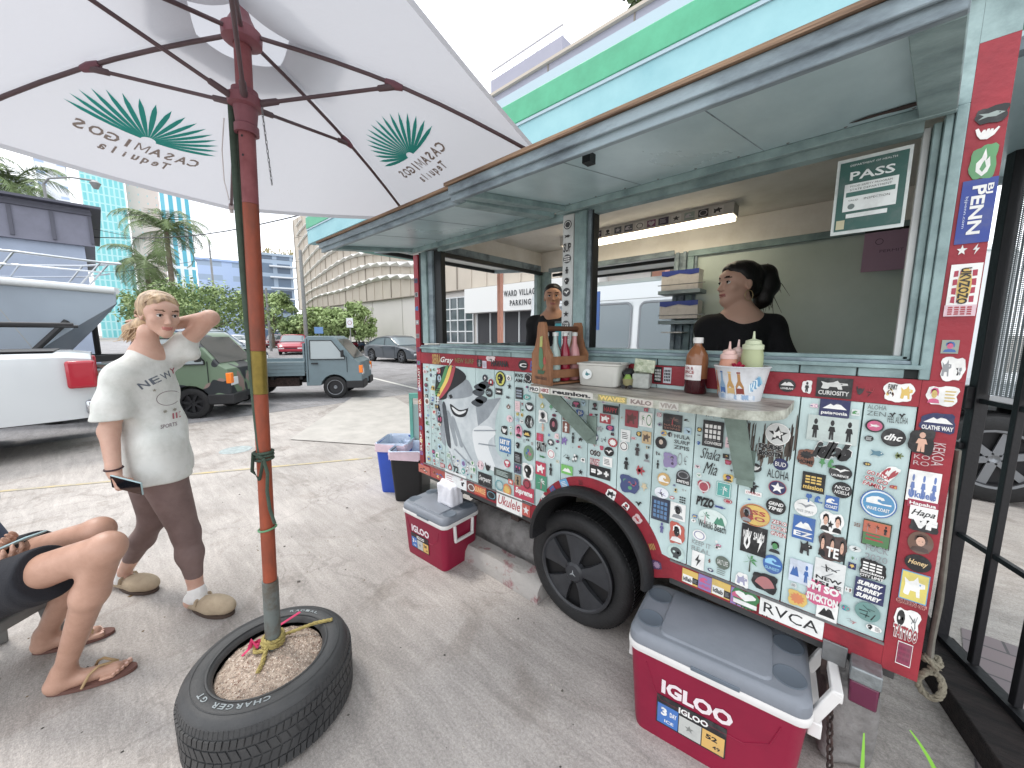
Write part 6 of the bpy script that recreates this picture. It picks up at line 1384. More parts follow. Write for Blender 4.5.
# ------------------------------------------------------------------ motor boat on its trailer
hull = mat('boat_hull', '#a3adb9', .35, vary=.08, scale=1, coat=.3); hullw = mat('boat_white', '#d5d7d8', .4, vary=.06, scale=2); rail_ = mat('boat_rail', '#b0b4b8', .3, metal=.9); bdk = mat('boat_keel_dark', '#8490a0', .4)
d = 7.6; bow = dep(d, 124, 292); B = tag(empty('motor_boat', W(bow.dot(Vector((CA, SA, 0)))+0, d, 0), HEAD), 'blue grey motor boat with a white deck rising behind the silver pickup', 'boat')
r_b = (124-512)/F_*d*1.0; B.location = W(r_b, d, 0); B.rotation_euler = (0, 0, HEAD+math.radians(16)); m4 = WM(B); zg = bow.z
rg = []
for t in [k/14 for k in range(15)]:
    x = -7.0*t; w_ = 1.25*min(1, (t*2.6)**.7)+.02; keel = zg-.16-1.6*min(1, (t*4.6)); sheer = zg+.12*min(1, t*3)
    rg.append([(x, -w_, sheer), (x, -w_*.93, sheer-.10), (x, -w_*.58, sheer-.10-(sheer-keel)*.84), (x, 0, keel), (x, w_*.58, sheer-.10-(sheer-keel)*.84), (x, w_*.93, sheer-.10), (x, w_, sheer)])
mb = MB(m4); mb.loft(rg, hull, closed=True, caps=True, mfun=lambda i, k: hullw if k in (6,) else (hull if k in (1, 4, 0, 5) else bdk)); mb.build('hull', B, smooth=25)
mb = MB(m4)
for sy in (-1, 1): mb.tube([(r[0 if sy < 0 else 6][0], r[0 if sy < 0 else 6][1]*1.01, r[0][2]+.02) for r in rg], .07, hullw, 8)
mb.build('gunwale', B, smooth=50)
mb = MB(m4); rg2 = [[(x, -w_, zg+.14), (x-.2, -w_*.75, zg+h_), (x-.2, w_*.75, zg+h_), (x, w_, zg+.14)] for x, w_, h_ in ((-2.2, .5, .18), (-2.8, .8, .45), (-3.2, .85, .75), (-5.5, .9, .8), (-6.6, .9, .6))]; mb.loft(rg2, mat('boat_cabin', '#8ea4c6', .4), closed=True); mb.build('cabin', B, smooth=30)
mb = MB(m4)
for sy in (-1, 1):
    top = [(-.1, sy*.1, zg+.55), (-.9, sy*.72, zg+.58), (-2.2, sy*1.12, zg+.60), (-4.2, sy*1.2, zg+.62), (-6.0, sy*1.22, zg+.62)]; mb.tube(top, .022, rail_, 8)
    for q, dx in zip(top, (-.35, -.35, -.35, -.35, -.35)): mb.tube([q, (q[0]+dx, q[1], zg+.12)], .018, rail_, 6)
    mb.tube([(a[0], a[1], zg+.36) for a in top], .014, rail_, 6)
mb.tube([(-.1, -.1, zg+.55), (.15, 0, zg+.55), (-.1, .1, zg+.55)], .022, rail_, 8); mb.build('bow_rail', B, smooth=50)
mb = MB(m4 @ FACE(-2.25, zg+.03, -1.36)); put_text(mb, '1568K', Matrix(), .62, .13, flat('#4a5560'), .03); mb.build('registration', B, fix=False)
mb = MB(m4); mb.beam((-1.3, -.98, zg+.16), (-.75, -.60, zg-1.5), .05, .004, mat('strap_tan', '#a89c88', .8)); mb.beam((-1.3, -1.02, zg+.16), (-1.35, 0, zg+.17), .05, .004, MATS['strap_tan']); mb.build('strap', B)
mb = MB(m4); random.seed(2)
for k, (x, c) in enumerate(((-1.55, '#3a62a8'), (-1.85, '#d0d4d8'), (-2.2, '#8d3040'), (-2.6, '#c9cdd2'))):
    mb.lathe([(0, .0), (.14, .02), (.16, .10), (.09, .17), (0, .18)], flat(c), (x, -.55, zg+.14), 'z', 12)
mb.build('deck_gear', B, smooth=50)
TRL = tag(empty('boat_trailer', W(r_b-3.5*math.cos(math.radians(16)), d-3.5*math.sin(math.radians(16)), 0), HEAD+math.radians(16)), 'black steel trailer carrying the blue grey boat', 'trailer'); m4 = WM(TRL)
mb = MB(m4)
for sy in (-.8, .8): mb.box(-3.2, 3.1, sy-.05, sy+.05, .95, 1.08, blkpl); mb.tube([(2.6, sy, 1.1), (2.9, sy*.4, 1.75)], .05, blkpl)
mb.box(3.0, 3.1, -.8, .8, .95, 1.08, blkpl); mb.box(-1, -.9, -.8, .8, .95, 1.2, blkpl); mb.build('frame', TRL)
for x in (-1.4, -.6):
    for sy in (-1, 1): car_wheel(TRL, x, sy*.98, .34, .2, sy, rimm, 5, m4)
# ------------------------------------------------------------------ people
U_, V_ = Vector((CA, SA, 0)), Vector((-SA, CA, 0)); ZZ = Vector((0, 0, 1))
skin = mat('skin_fair', '#cba795', .5, col2='#bb9281', scale=9, thresh=(.3, .7), bump=.08, bscale=150); skin.node_tree.nodes['Principled BSDF'].inputs['Subsurface Weight'].default_value = .12
skin.node_tree.nodes['Principled BSDF'].inputs['Subsurface Radius'].default_value = (.02, .008, .005)
skin2 = mat('skin_tan', '#c89a80', .5, col2='#b5866c', scale=9, thresh=(.3, .7), bump=.08, bscale=150); skin3 = mat('skin_light', '#d9b09c', .5, vary=.06, scale=8)
skint = mat('skin_sunned', '#bd9683', .45, col2='#a27c69', scale=7, thresh=(.3, .7), bump=.1, bscale=160)
lipm = mat('lips', '#b0726a', .4); browm = mat('eyebrow', '#5d4636', .8); browd = mat('eyebrow_dark', '#1f1714', .8); eyew = mat('eye_white', '#dcd8d4', .25); iris = mat('eye_iris', '#2e2a28', .2)
def bump_strands(m, sc=(60, 60, 6), st=.6):
    N = m.node_tree.nodes; L = m.node_tree.links; t = N.new('ShaderNodeTexCoord'); mp_ = N.new('ShaderNodeMapping'); mp_.inputs['Scale'].default_value = sc; n = N.new('ShaderNodeTexNoise'); n.inputs['Scale'].default_value = 3; n.inputs['Detail'].default_value = 4
    L.new(t.outputs['Object'], mp_.inputs['Vector']); L.new(mp_.outputs['Vector'], n.inputs['Vector']); b = N.new('ShaderNodeBump'); b.inputs['Strength'].default_value = st; b.inputs['Distance'].default_value = .004; L.new(n.outputs['Fac'], b.inputs['Height']); L.new(b.outputs['Normal'], N['Principled BSDF'].inputs['Normal'])
    return m
hairb = bump_strands(mat('hair_blond', '#c0a482', .45, col2='#77604c', scale=26, stretch=(1.5, 1.5, .3), thresh=(.35, .6))); haird = bump_strands(mat('hair_black', (.010, .008, .008), .4, vary=.3, scale=20))
def norm(v): v = Vector(v); v.normalize(); return v
def basis(fwd, up=(0, 0, 1)):
    f = norm(fwd); u = Vector(up); r = norm(f.cross(u)); u = r.cross(f); return r, f, u     # right of the person, forward, up
def head_prims(c, fwd, up=(0, 0, 1), s=1.0, fem=True):
    """c: centre of the head at eye height; s=1 gives a 0.225 m tall head"""
    r, f, u = basis(fwd, up); M = [list(r), list(f), list(u)]
    Mx = [[r[i] for i in range(3)], [f[i] for i in range(3)], [u[i] for i in range(3)]]
    MT = [[r[i], f[i], u[i]] for i in range(3)]
    P = lambda a, b, e: Vector(c)+s*(r*a+f*b+u*e)
    E = lambda a, b, e, ra, rb, re, k=.02, op='add': ell(P(a, b, e), (ra*s, rb*s, re*s), k*s, op, MT)
    C = lambda a, b, ra, rb=None, k=.012, op='add': cap(P(*a), P(*b), ra*s, (rb or ra)*s, k*s, op)
    jw = .035 if fem else .047
    pr = [E(0, -.022, .030, .074, .092, .082, .02), E(0, .018, .012, .066, .070, .075, .03), E(0, .040, -.045, .050, .048, .052, .03), C((-jw, .012, -.058), (0, .064, -.094), .020, .018, .03), C((jw, .012, -.058), (0, .064, -.094), .020, .018, .03), E(0, .070, -.092, .017, .014, .013, .02),
          E(-.036, .058, -.022, .024, .022, .020, .02), E(.036, .058, -.022, .024, .022, .020, .02), E(0, .066, .036, .048, .022, .020, .03),
          E(-.031, .094, .003, .017, .014, .011, .014, 'sub'), E(.031, .094, .003, .017, .014, .011, .014, 'sub'),
          C((0, .084, .010), (0, .104, -.030), .0065, .0095, .012), E(0, .108, -.033, .0085, .009, .0075, .008), E(-.011, .098, -.038, .0075, .008, .006, .006), E(.011, .098, -.038, .0075, .008, .006, .006),
          E(0, .088, -.060, .024, .012, .0055, .006), E(0, .086, -.070, .020, .011, .0062, .006), E(0, .094, -.0650, .022, .006, .0012, .003, 'sub')]
    for sx in (-1, 1):
        pr += [E(sx*.075, -.006, -.010, .008, .018, .030, .006), E(sx*.081, .002, -.006, .006, .009, .017, .006, 'sub')]
    return pr, P, (r, f, u)
def head_mats(P, fr, s, cen, dark=False):
    """0 skin, 1 lips, 2 brows"""
    r, f, u = [np.array(a) for a in fr]; o = np.array(P(0, 0, 0)); q = (cen-o)/s; a, b, e = q@r, q@f, q@u
    m = np.zeros(len(cen), int)
    m[(np.abs(a) < .023) & (b > .080) & (e < -.0555+.15*np.abs(a)*0) & (e > -.0765+.25*np.abs(a))] = 1
    ar = .0235+.006*np.cos((np.abs(a)-.032)*60)-.0
    m[(np.abs(a) > .014) & (np.abs(a) < .050) & (b > .03) & (np.abs(e-ar) < .0032)] = 2
    return m
def eyes(parent, P, fr, s, look=(0, 0)):
    r, f, u = fr
    for sx in (-1, 1):
        e = empty('eye', (0, 0, 0)); e.parent = parent; c = P(sx*.031, .0735, .002); X = frame(c, r, u, -f)
        mb = MB(); mb.lathe([(0, .0125*s), (.005*s, .0115*s), (.009*s, .0086*s), (.0124*s, 0), (.009*s, -.008*s), (0, -.0124*s)], eyew, (0, 0, 0), 'z', 16, xf=frame(c, r, u, f)); mb.build('eyeball', e, smooth=60)
        c2 = c+f*.0118*s+r*look[0]*.002*s+u*look[1]*.001; mb = MB(); mb.lathe([(0, .0012*s), (.0055*s, .0004*s), (.006*s, -.0008*s)], iris, (0, 0, 0), 'z', 14, xf=frame(c2, r, u, f)); mb.build('iris', e)
        lid = MB(); lid.tube([c+s*(r*(sx*.0*0+q)+f*(.0125-.25*abs(q))+u*(.0065-26*q*q)) for q in (-.0135, -.009, -.004, 0, .004, .009, .0135)], .0017*s, browd, 6); lid.build('eyelashes', e)
def hand_prims(o, d, n, s, curl=(.5, .6, .5), k=.006, sc=1.0, thumb=(.6, .6, .45), spread=.0, tcurl=.4):
    """o wrist, d towards the fingers, n the way the palm faces, s the thumb side"""
    o = Vector(o); d = norm(d); n = norm(Vector(n)-d*Vector(n).dot(d)); s0 = d.cross(n); s = s0 if s0.dot(Vector(s)) > 0 else -s0
    MT = [[d[i], s[i], n[i]] for i in range(3)]
    pr = [ell(o+d*.045*sc, (.052*sc, .040*sc, .016*sc), .012, 'add', MT), cap(o-d*.02, o+d*.02*sc, .024*sc, .024*sc, .012), ell(o+d*.028*sc+s*.022*sc+n*.006, (.030*sc, .018*sc, .016*sc), .012, 'add', MT)]
    for i, (off, L_) in enumerate(((.029, .068), (.0095, .076), (-.0105, .070), (-.030, .056))):
        p = o+d*(.084-.004*abs(i-1))*sc+s*off*sc; a = 0; dd = d+s*spread*(1.5-i); rr_ = .0092*sc
        for j, fr_ in enumerate((.45, .30, .25)):
            a += curl[j]; v = norm(dd)*math.cos(a)+n*math.sin(a); q = p+v*L_*fr_*sc; pr.append(cap(p, q, rr_, rr_*.9, k if j else .010)); p = q; rr_ *= .92
    p = o+d*.022*sc+s*.030*sc; v = norm(d*thumb[0]+s*thumb[1]+n*thumb[2])
    q = p+v*.042*sc; pr.append(cap(p, q, .0125*sc, .0105*sc, .012)); v = norm(v+d*tcurl-s*tcurl*.6+n*tcurl*.5); pr.append(cap(q, q+v*.030*sc, .0105*sc, .0085*sc, .005))
    return pr
def folds(amp, freq, seed=0, dirv=(0.3, 0.2, 1)):
    rs = np.random.RandomState(seed); ws = [(rs.randn(3)*freq*np.array([1, 1, .5]), rs.rand()*6.3, rs.rand()+.3) for _ in range(7)]
    def f(V):
        c = V.mean(0); n = V-c; n[:, 2] *= .15; n /= np.linalg.norm(n, axis=1)[:, None]+1e-6
        h = sum(a*np.sin(V@w_+ph+1.5*np.sin(V@w_*.4)) for w_, ph, a in ws)/3
        return V+n*(amp*np.abs(h)**.8*np.sign(h))[:, None]
    return f
def zfold(amp, seed=1):
    return folds(amp, 16, seed)
# ---- woman walking, one arm behind her head
wd = 1.93
base = dep(wd, 165, 600); WO = tag(empty('person', (base.x, base.y, 0)), 'young blonde woman in grey tee and brown leggings walking, one elbow raised behind her head', 'person')
j = lambda x, y, dd=0.0: dep(wd+dd, x, y)
hc = j(160, 314, .0); hf = norm(U_*.90-V_*.46-ZZ*.17); hs_ = .95
hp, HP, HF = head_prims(hc, hf, up=norm(ZZ+U_*.06), s=hs_)
neck0, neck1 = j(149, 338), j(146, 356, .02); shR, shL = j(122, 376, -.12), j(169, 358, .12)
elR, wrR = j(109, 431, -.20), j(114, 471, -.25); elL, wrL = j(210, 318, .13), j(158, 327, .15)
chest, waist, pelvis = j(143, 388), j(150, 425), j(153, 458)
hipR, hipL = j(160, 468, -.07), j(147, 466, .08); knR, knL = j(186, 533, -.04), j(153, 520, .08); anR, anL = j(197, 592, -.06), j(123, 574, .12)
prR = hp+[cap(neck0+Vector((0, 0, .03)), neck1, .043, .048, .03), cap(neck1, chest, .07, .10, .05), cap(shR, shL, .055, .055, .05), cap(neck1-ZZ*.01, shR, .034, .042, .04), cap(neck1-ZZ*.01, shL, .034, .042, .04),
      cap(chest, waist, .115, .10, .05), cap(waist, pelvis, .10, .125, .06)]
prR += [cap(shR, elR, .049, .037, .03), cap(elR, wrR, .038, .026, .02), cap(shL, elL, .048, .039, .03), cap(elL, wrL, .040, .026, .02)]
prR += [cap(pelvis, hipR, .12, .10, .05), cap(hipR, knR, .096, .054, .04), cap(knR, knR+(anR-knR)*.35, .053, .052, .03), cap(knR+(anR-knR)*.35, anR, .050, .031, .03), cap(pelvis, hipL, .12, .10, .05), cap(hipL, knL, .094, .054, .04), cap(knL, knL+(anL-knL)*.35, .052, .052, .03), cap(knL+(anL-knL)*.35, anL, .050, .031, .03)]
toeR, toeL = j(226, 603, -.10), j(152, 585, .08)
toeR.z = .035; toeL.z = .035; heR, heL = j(193, 604, -.05), j(119, 588, .13); heR.z = .045; heL.z = .045
for an, he, to in ((anR, heR, toeR), (anL, heL, toeL)): prR += [cap(an, he, .034, .034, .03), cap(he, to, .034, .025, .03)]
prR += hand_prims(wrR, norm(U_*.12-ZZ), norm(U_*.7+V_*.7), norm(U_*.6-V_*.6), curl=(1.25, 1.15, .6), thumb=(.6, .1, .7), tcurl=.6)
prR += hand_prims(wrL, norm(-U_*.95+V_*.05+ZZ*.05), norm(-V_*.9-ZZ*.2), norm(ZZ), curl=(.30, .45, .45), spread=.03)
def wm(cen): return head_mats(HP, HF, hs_, cen)
wb = body_obj('body', prR, .0048, [skin, lipm, browm], WO, mfun=wm, smooth_it=1); eyes(WO, HP, HF, hs_, (0, -.5))
# hair, pulled back and held at the nape
r, f, u = HF; E = lambda a, b, e, ra, rb, re, k=.02, op='add': ell(HP(a, b, e), (ra*hs_, rb*hs_, re*hs_), k, op, [[r[i], f[i], u[i]] for i in range(3)])
hp_ = [E(0, -.032, .036, .080, .097, .087, .02), E(0, .000, .056, .073, .082, .056, .02), E(0, -.07, -.01, .068, .062, .075, .03), E(0, -.01, -.005, .084, .045, .05, .02), E(0, .106, .006, .055, .062, .092, .008, 'sub'), E(.04, .09, -.04, .045, .055, .07, .012, 'sub'), E(-.04, .09, -.04, .045, .055, .07, .012, 'sub')]
pt0 = HP(-.01, -.10, -.05)
pn = [pt0, pt0-U_*.06-ZZ*.03, pt0-U_*.10-ZZ*.055-V_*.02, pt0-U_*.11-ZZ*.085-V_*.04]
hp_ += chain(pn, [.042, .044, .038, .018], .02)
hair = body_obj('hair', hp_, .005, [hairb], WO, smooth_it=1, disp=folds(.0025, 90, 3))
mb = MB(); random.seed(8)
for k in range(70):
    a = pt0+Vector((random.gauss(0, .018), random.gauss(0, .018), random.gauss(0, .02))); e = pn[3]+U_*random.uniform(-.03, .10)-ZZ*random.uniform(0, .03)+V_*random.gauss(0, .03); m_ = a.lerp(e, .5)-U_*random.uniform(0, .05)+ZZ*random.uniform(-.02, .03); mb.tube([a, a.lerp(m_, .6), m_, m_.lerp(e, .6), e], [.003, .003, .0028, .002, .0008], hairb, 4)
for k in range(150):
    sx = 1 if k % 2 else -1; t = (k//2)/75; q = random.uniform(-.004, .004)
    a = HP(sx*.004, .062-.10*t, .108-.02*(1-t)**2+.012*math.sin(PI*t)); b_ = HP(sx*(.070+q), .030-.085*t, .058-.02*t+q); c_ = HP(sx*(.078+q), -.035-.03*t, .005-.02*t+q); e_ = HP(sx*.030, -.10, -.035); mb.tube([a, a.lerp(b_, .5)+u*.018+r*sx*.008, b_, c_, e_], [.0012, .0024, .0026, .0026, .002], hairb, 4)
mb.build('loose_hair', WO, fix=False)
# t-shirt
teem = mat('tshirt_washed_grey', '#d2d3cf', .9, col2='#bdbfb9', scale=10, bump=1.0, bscale=9, thresh=(.3, .6))
slv = shR.lerp(elR, .80); dd = norm(elR-shR)
ts = [cap(shR, shR.lerp(elR, .55), .062, .072, .03), cap(shR.lerp(elR, .55), shR.lerp(elR, 1.0), .073, .080, .02), rbox(slv+dd*.15, (.2, .2, .145), .01, .008, 'sub')]
ts += [cap(neck1-ZZ*.010, chest, .072, .122, .06), cap(shR, shL, .058, .058, .05), cap(chest, waist, .130, .132, .06), cap(waist, pelvis-ZZ*.02, .134, .158, .05), cap(pelvis-ZZ*.02, pelvis-ZZ*.08, .152, .152, .03), cap(hipR+ZZ*.12, hipR-ZZ*.05, .114, .126, .04), cap(hipL+ZZ*.12, hipL-ZZ*.05, .112, .124, .04), cap(waist-U_*.04, pelvis-U_*.075-V_*.03-ZZ*.01, .10, .085, .05), cap(waist+U_*.04, pelvis+U_*.07, .10, .075, .05), cap(neck1+ZZ*.005, shR, .044, .052, .04), cap(neck1+ZZ*.005, shL, .044, .052, .04),
      cap(shL, shL.lerp(elL, .42), .060, .058, .03), cap(shL.lerp(elL, .25)-ZZ*.03, shL.lerp(elL, .50)-ZZ*.085, .045, .04, .03)]
ts += [ell(neck0+Vector((0, 0, -.012))+f*.012, (.056, .056, .034), .008, 'sub')]
pc = pelvis-ZZ*.178; ts += [rbox(pc, (.4, .4, .09), .01, .012, 'sub')]
tee = body_obj('tshirt', ts, .0055, [teem], WO, smooth_it=2, disp=folds(.0055, 24, 5))
# print on the shirt's chest, laid over the cloth
pm = {c: flat(c, .8) for c in ('#5d6672', '#a8505c', '#8a8474', '#7f6f72')}
prn = MB(); cfd = norm(U_*.62-V_*.78); crt = norm(U_*.78+V_*.62)
from mathutils.bvhtree import BVHTree
bv = BVHTree.FromPolygons([tuple(WM(WO) @ v.co) for v in tee.data.vertices], [tuple(p.vertices) for p in tee.data.polygons])
def drape(pts2, faces, cx, cz, m, rot=0.0):
    """project flat artwork along the chest direction onto the cloth"""
    o = j(164, 392); vs = []; ok = True
    for a, b in pts2:
        a, b = a*math.cos(rot)-b*math.sin(rot), a*math.sin(rot)+b*math.cos(rot); q = o+crt*(cx+a)+ZZ*(cz+b)+cfd*.4
        h = bv.ray_cast(q, -cfd); 
        if h[0] is None: return
        vs.append(h[0]+cfd*.0015)
    prn.add(vs, faces, m)
def drtext(s, cx, cz, w_, h_, m, rot=0.0, bold=.02):
    vs, fs, tw, th = text2d(s, bold, 0)
    drape([(x*w_/tw, y*h_/th) for x, y in vs], fs, cx, cz, m, rot)
for k, ch in enumerate('NEW'): drtext(ch, -.062+.040*k, .052+.018*k, .036, .034, pm['#5d6672'], .45)
for k, ch in enumerate('YORK'): drtext(ch, .040+.02*k, .105-.004*k, .018, .030, pm['#a8505c'], .1)
for n_ in range(2): ic = starp(); drape([(x*.009, y*.009) for x, y in ic], [tuple(range(10))], -.028+.10*n_, .02, pm['#8a8474'])
drape([(x*.016, y*.018) for x, y in circ(10)], [tuple(range(10))], .045, .030, pm['#a8505c'])
ri = [(math.cos(a), math.sin(a)) for a in [2*PI*k/24 for k in range(24)]]
for k in range(24): a, b = ri[k], ri[(k+1) % 24]; drape([(a[0]*.045, a[1]*.038), (b[0]*.045, b[1]*.038), (b[0]*.042, b[1]*.035), (a[0]*.042, a[1]*.035)], [(0, 1, 2, 3)], .018, -.030, pm['#7f6f72'])
for n_ in range(2): drape([(x*.010, y*.010) for x, y in starp(7, .5)], [tuple(range(14))], .0+.035*n_, -.095, pm['#8a8474'])
drtext('III', .040, -.125, .03, .028, pm['#a8505c']); drtext('SPORTS', .010, -.165, .06, .018, pm['#7f6f72'])
if prn.v: prn.build('shirt_print', tee, fix=False)
# leggings, socks, clogs
legm = mat('leggings_brown', '#7b6763', .75, col2='#685552', scale=7, bump=.15, bscale=200, thresh=(.3, .6)); sockm = mat('sock_white', '#e2e0de', .9, bump=.4, bscale=160); clogm = mat('clog_suede', '#b5a48c', .9, col2='#9f8e78', scale=10, bump=.25, bscale=120); solem = mat('clog_sole', '#4a3c34', .8)
lg = [cap(pelvis, hipR, .13, .106, .05), cap(hipR, knR, .104, .060, .04), cap(knR, knR+(anR-knR)*.35, .058, .057, .03), cap(knR+(anR-knR)*.35, knR+(anR-knR)*.70, .057, .040, .03), cap(pelvis, hipL, .13, .106, .05), cap(hipL, knL, .102, .060, .04), cap(knL, knL+(anL-knL)*.35, .057, .056, .03), cap(knL+(anL-knL)*.35, knL+(anL-knL)*.70, .056, .040, .03)]
body_obj('leggings', lg, .0055, [legm], WO, smooth_it=2, disp=folds(.0025, 22, 9))
for an, he, to in ((anR, heR, toeR), (anL, heL, toeL)):
    body_obj('sock', [cap(an+ZZ*.015, an-ZZ*.02, .040, .041, .01), cap(an-ZZ*.02, he+ZZ*.01, .041, .040, .02)], .005, [sockm], WO)
    fd = norm(Vector((to.x-he.x, to.y-he.y, 0))); sd_ = Vector((-fd.y, fd.x, 0)); MT = [[fd[i], sd_[i], ZZ[i]] for i in range(3)]
    mid = Vector((he.x, he.y, .0)).lerp(Vector((to.x, to.y, 0)), .62)
    body_obj('clog', [ell(mid+ZZ*.050+fd*.035, (.105, .052, .048), .02, 'add', MT), cap(he+ZZ*-.005, mid+ZZ*.03, .038, .046, .03), ell(he+ZZ*.045-fd*.0, (.05, .04, .03), .01, 'sub', MT), rbox(mid-ZZ*.03, (.3, .3, .045), .01, .004, 'sub')], .005, [clogm], WO)
    mb = MB(); outl = []
    for k in range(28):
        a = 2*PI*k/28; L_ = .135; x = L_*math.cos(a); w_ = (.050+.010*math.cos(a))*math.sin(a); outl.append(tuple((mid+fd*(x-.010)+sd_*w_)[:2]))
    mb.prism(outl, .002, .020, solem, 'xy'); mb.build('clog_sole', WO, bevel=.003)
    mb = MB(); p = he.lerp(to, .33); mb.tube([p-sd_*.047+ZZ*(.02-p.z+.03), p-sd_*.040+ZZ*(.075-p.z), p+ZZ*(.098-p.z), p+sd_*.040+ZZ*(.075-p.z), p+sd_*.047+ZZ*(.05-p.z)], .008, clogm, 8, flatz=.35); mb.build('clog_strap', WO, smooth=50)
mb = MB(); ring_c = wrR-ZZ*-.012; mb.tube([ring_c+U_*.031*math.cos(a)+V_*.030*math.sin(a)+ZZ*.002*math.sin(a) for a in [2*PI*k/24 for k in range(24)]], .0045, mat('hair_tie', '#3a2528', .7), 8, closed=True); mb.build('wrist_band', WO, smooth=60)
def phone(label, c, xd, yd, case='#9fb8bc'):
    xd, yd = norm(xd), norm(yd); nd = xd.cross(yd); mb = MB(frame(c, xd, yd, nd)); R = tag(empty('phone', c), label, 'phone')
    mb.box(-.073, .073, -.036, .036, -.0045, .0035, mat('phone_case', case, .4)); mb.build('case', R, bevel=.004)
    mb = MB(frame(c, xd, yd, nd)); mb.box(-.070, .070, -.033, .033, .0036, .0048, mat('phone_screen', (.008, .009, .012), .08, spec=.8)); mb.build('screen', R, bevel=.001); return R
phone('phone with a pale case in the walking woman\'s lowered hand', j(127, 485, -.275), U_*.9-ZZ*.25, ZZ*.95+U_*.25-V_*.25)
# ---- seated person, only legs and hands in the picture
sd0 = 1.42; g = lambda x, y, d=sd0: dep(d, x, y)
SPn = tag(empty('person', (g(-10, 640).x, g(-10, 640).y, 0)), 'seated person in black shorts and flip-flops with a phone at the left edge', 'person')
kn1, kn2 = g(106, 548, 1.36), g(98, 531, 1.58); hp1, hp2 = g(-35, 600, 1.38), g(-28, 575, 1.55); an1, an2 = g(60, 650, 1.40), g(45, 628, 1.60)
an1.z = .09; an2.z = .09; sc_, sw_ = g(-50, 500, 1.46), g(-42, 560, 1.46)
fd1 = norm(U_*.88+V_*.47); he1 = an1-fd1*.03; he1.z = .04; to1 = an1+fd1*.155; to1.z = .034; he2 = an2-fd1*.02; he2.z = .04; to2 = an2+fd1*.16; to2.z = .034
shx = g(-60, 420, 1.46)
sp = [cap(hp1, kn1, .086, .056, .04), ell(kn1+U_*.012-V_*.004+ZZ*.004, (.046, .046, .05), .02), cap(kn1, kn1.lerp(an1, .35), .054, .055, .03), cap(kn1.lerp(an1, .35), an1, .052, .032, .03), cap(an1, he1, .036, .036, .03), cap(he1+fd1*.02, to1, .034, .024, .03), cap(hp2, kn2, .084, .055, .04), cap(kn2, kn2.lerp(an2, .35), .055, .058, .03), cap(kn2.lerp(an2, .35), an2, .056, .035, .03), cap(an2, he2, .036, .036, .03), cap(he2+fd1*.02, to2, .034, .024, .03)]
for to, sgn in ((to1, 1), (to2, -1)):
    sdv = Vector((-fd1.y, fd1.x, 0))
    for k, (o_, L_, r_) in enumerate(((.030, .034, .0130), (.010, .034, .0095), (-.008, .030, .009), (-.023, .024, .0085), (-.037, .018, .008))):
        p = to+sdv*o_*sgn+fd1*(.0-abs(k)*.004)-ZZ*.010; sp.append(cap(p-fd1*.02, p+fd1*L_, r_, r_*.9, .006))
hipc = hp1.lerp(hp2, .5); bk0 = g(-70, 500, 1.46); 
spn_top = hipc-U_*.16+ZZ*.48; wr1, wr2 = g(-8, 565, 1.40), g(-10, 548, 1.50)
sp += [cap(hipc, hipc.lerp(spn_top, .5), .135, .125, .06), cap(hipc.lerp(spn_top, .5), spn_top, .125, .115, .06), cap(spn_top-V_*.17, spn_top+V_*.17, .06, .06, .05), cap(spn_top, spn_top+U_*.03+ZZ*.14, .055, .052, .03)]
hh, HP2, HF2 = head_prims(spn_top+U_*.06+ZZ*.25, norm(U_-ZZ*.45), norm(ZZ+U_*.45), 1.02, False)
sp += hh
e1, e2 = spn_top-V_*.20-ZZ*.30-U_*.03, spn_top+V_*.20-ZZ*.30-U_*.03
sp += [cap(spn_top-V_*.17, e1, .048, .040, .03), cap(e1, wr1, .040, .027, .02), cap(spn_top+V_*.17, e2, .048, .040, .03), cap(e2, wr2, .040, .027, .02)]
sp += hand_prims(wr1, norm(U_*.95+ZZ*.30), norm(ZZ*.9-U_*.3+V_*.2), norm(V_*1+ZZ*.1), curl=(.45, .6, .5), spread=.05, thumb=(.7, .45, .6))
sp += hand_prims(wr2, norm(U_*.95+ZZ*.20), norm(ZZ*.8-V_*.5), norm(-V_), curl=(.4, .7, .5), thumb=(.7, .3, .7))
nm = to1
def sm(cen):
    m = head_mats(HP2, HF2, 1.02, cen)
    return m
body_obj('body', sp, .0048, [skint, lipm, browd], SPn, mfun=sm, smooth_it=1); eyes(SPn, HP2, HF2, 1.02)
shm = mat('shorts_black', (.012, .013, .018), .85, bump=.3, bscale=180)
def cutplane(c, d, r=.16, t=.06): return cap(c+norm(d)*t, c+norm(d)*(t+.001), r, r, .008, 'sub')
k1, k2 = hp1.lerp(kn1, .56), hp2.lerp(kn2, .50)
sh_ = [cap(hipc, hipc+ZZ*.05, .15, .14, .05), cap(hp1, k1, .112, .098, .04), cap(hp2, k2, .108, .095, .04), cap(hp1-ZZ*.02, k1-ZZ*.035, .10, .085, .04), cap(hp2-ZZ*.02, k2-ZZ*.03, .10, .082, .04)]
dk_ = norm(kn1-hp1); MTk = None
def slabcut(c, d):
    d = norm(d); a = norm(d.cross(ZZ)); b = d.cross(a); return dict(t='rbox', c=tuple(c+d*.10), r=(.10, .20, .20), q=.005, k=.006, op='sub', M=[[d[i], a[i], b[i]] for i in range(3)])
sh_ += [slabcut(k1+dk_*.02, dk_), slabcut(k2+dk_*.02, norm(kn2-hp2))]
body_obj('shorts', sh_, .0055, [shm], SPn, smooth_it=1, disp=folds(.006, 18, 12))
tp = [cap(hipc+ZZ*.08, spn_top, .142, .130, .05), cap(spn_top-V_*.17, spn_top+V_*.17, .07, .07, .05), cap(spn_top-V_*.17, e1.lerp(spn_top-V_*.17, .4), .065, .065, .03), cap(spn_top+V_*.17, e2.lerp(spn_top+V_*.17, .4), .065, .065, .03)]
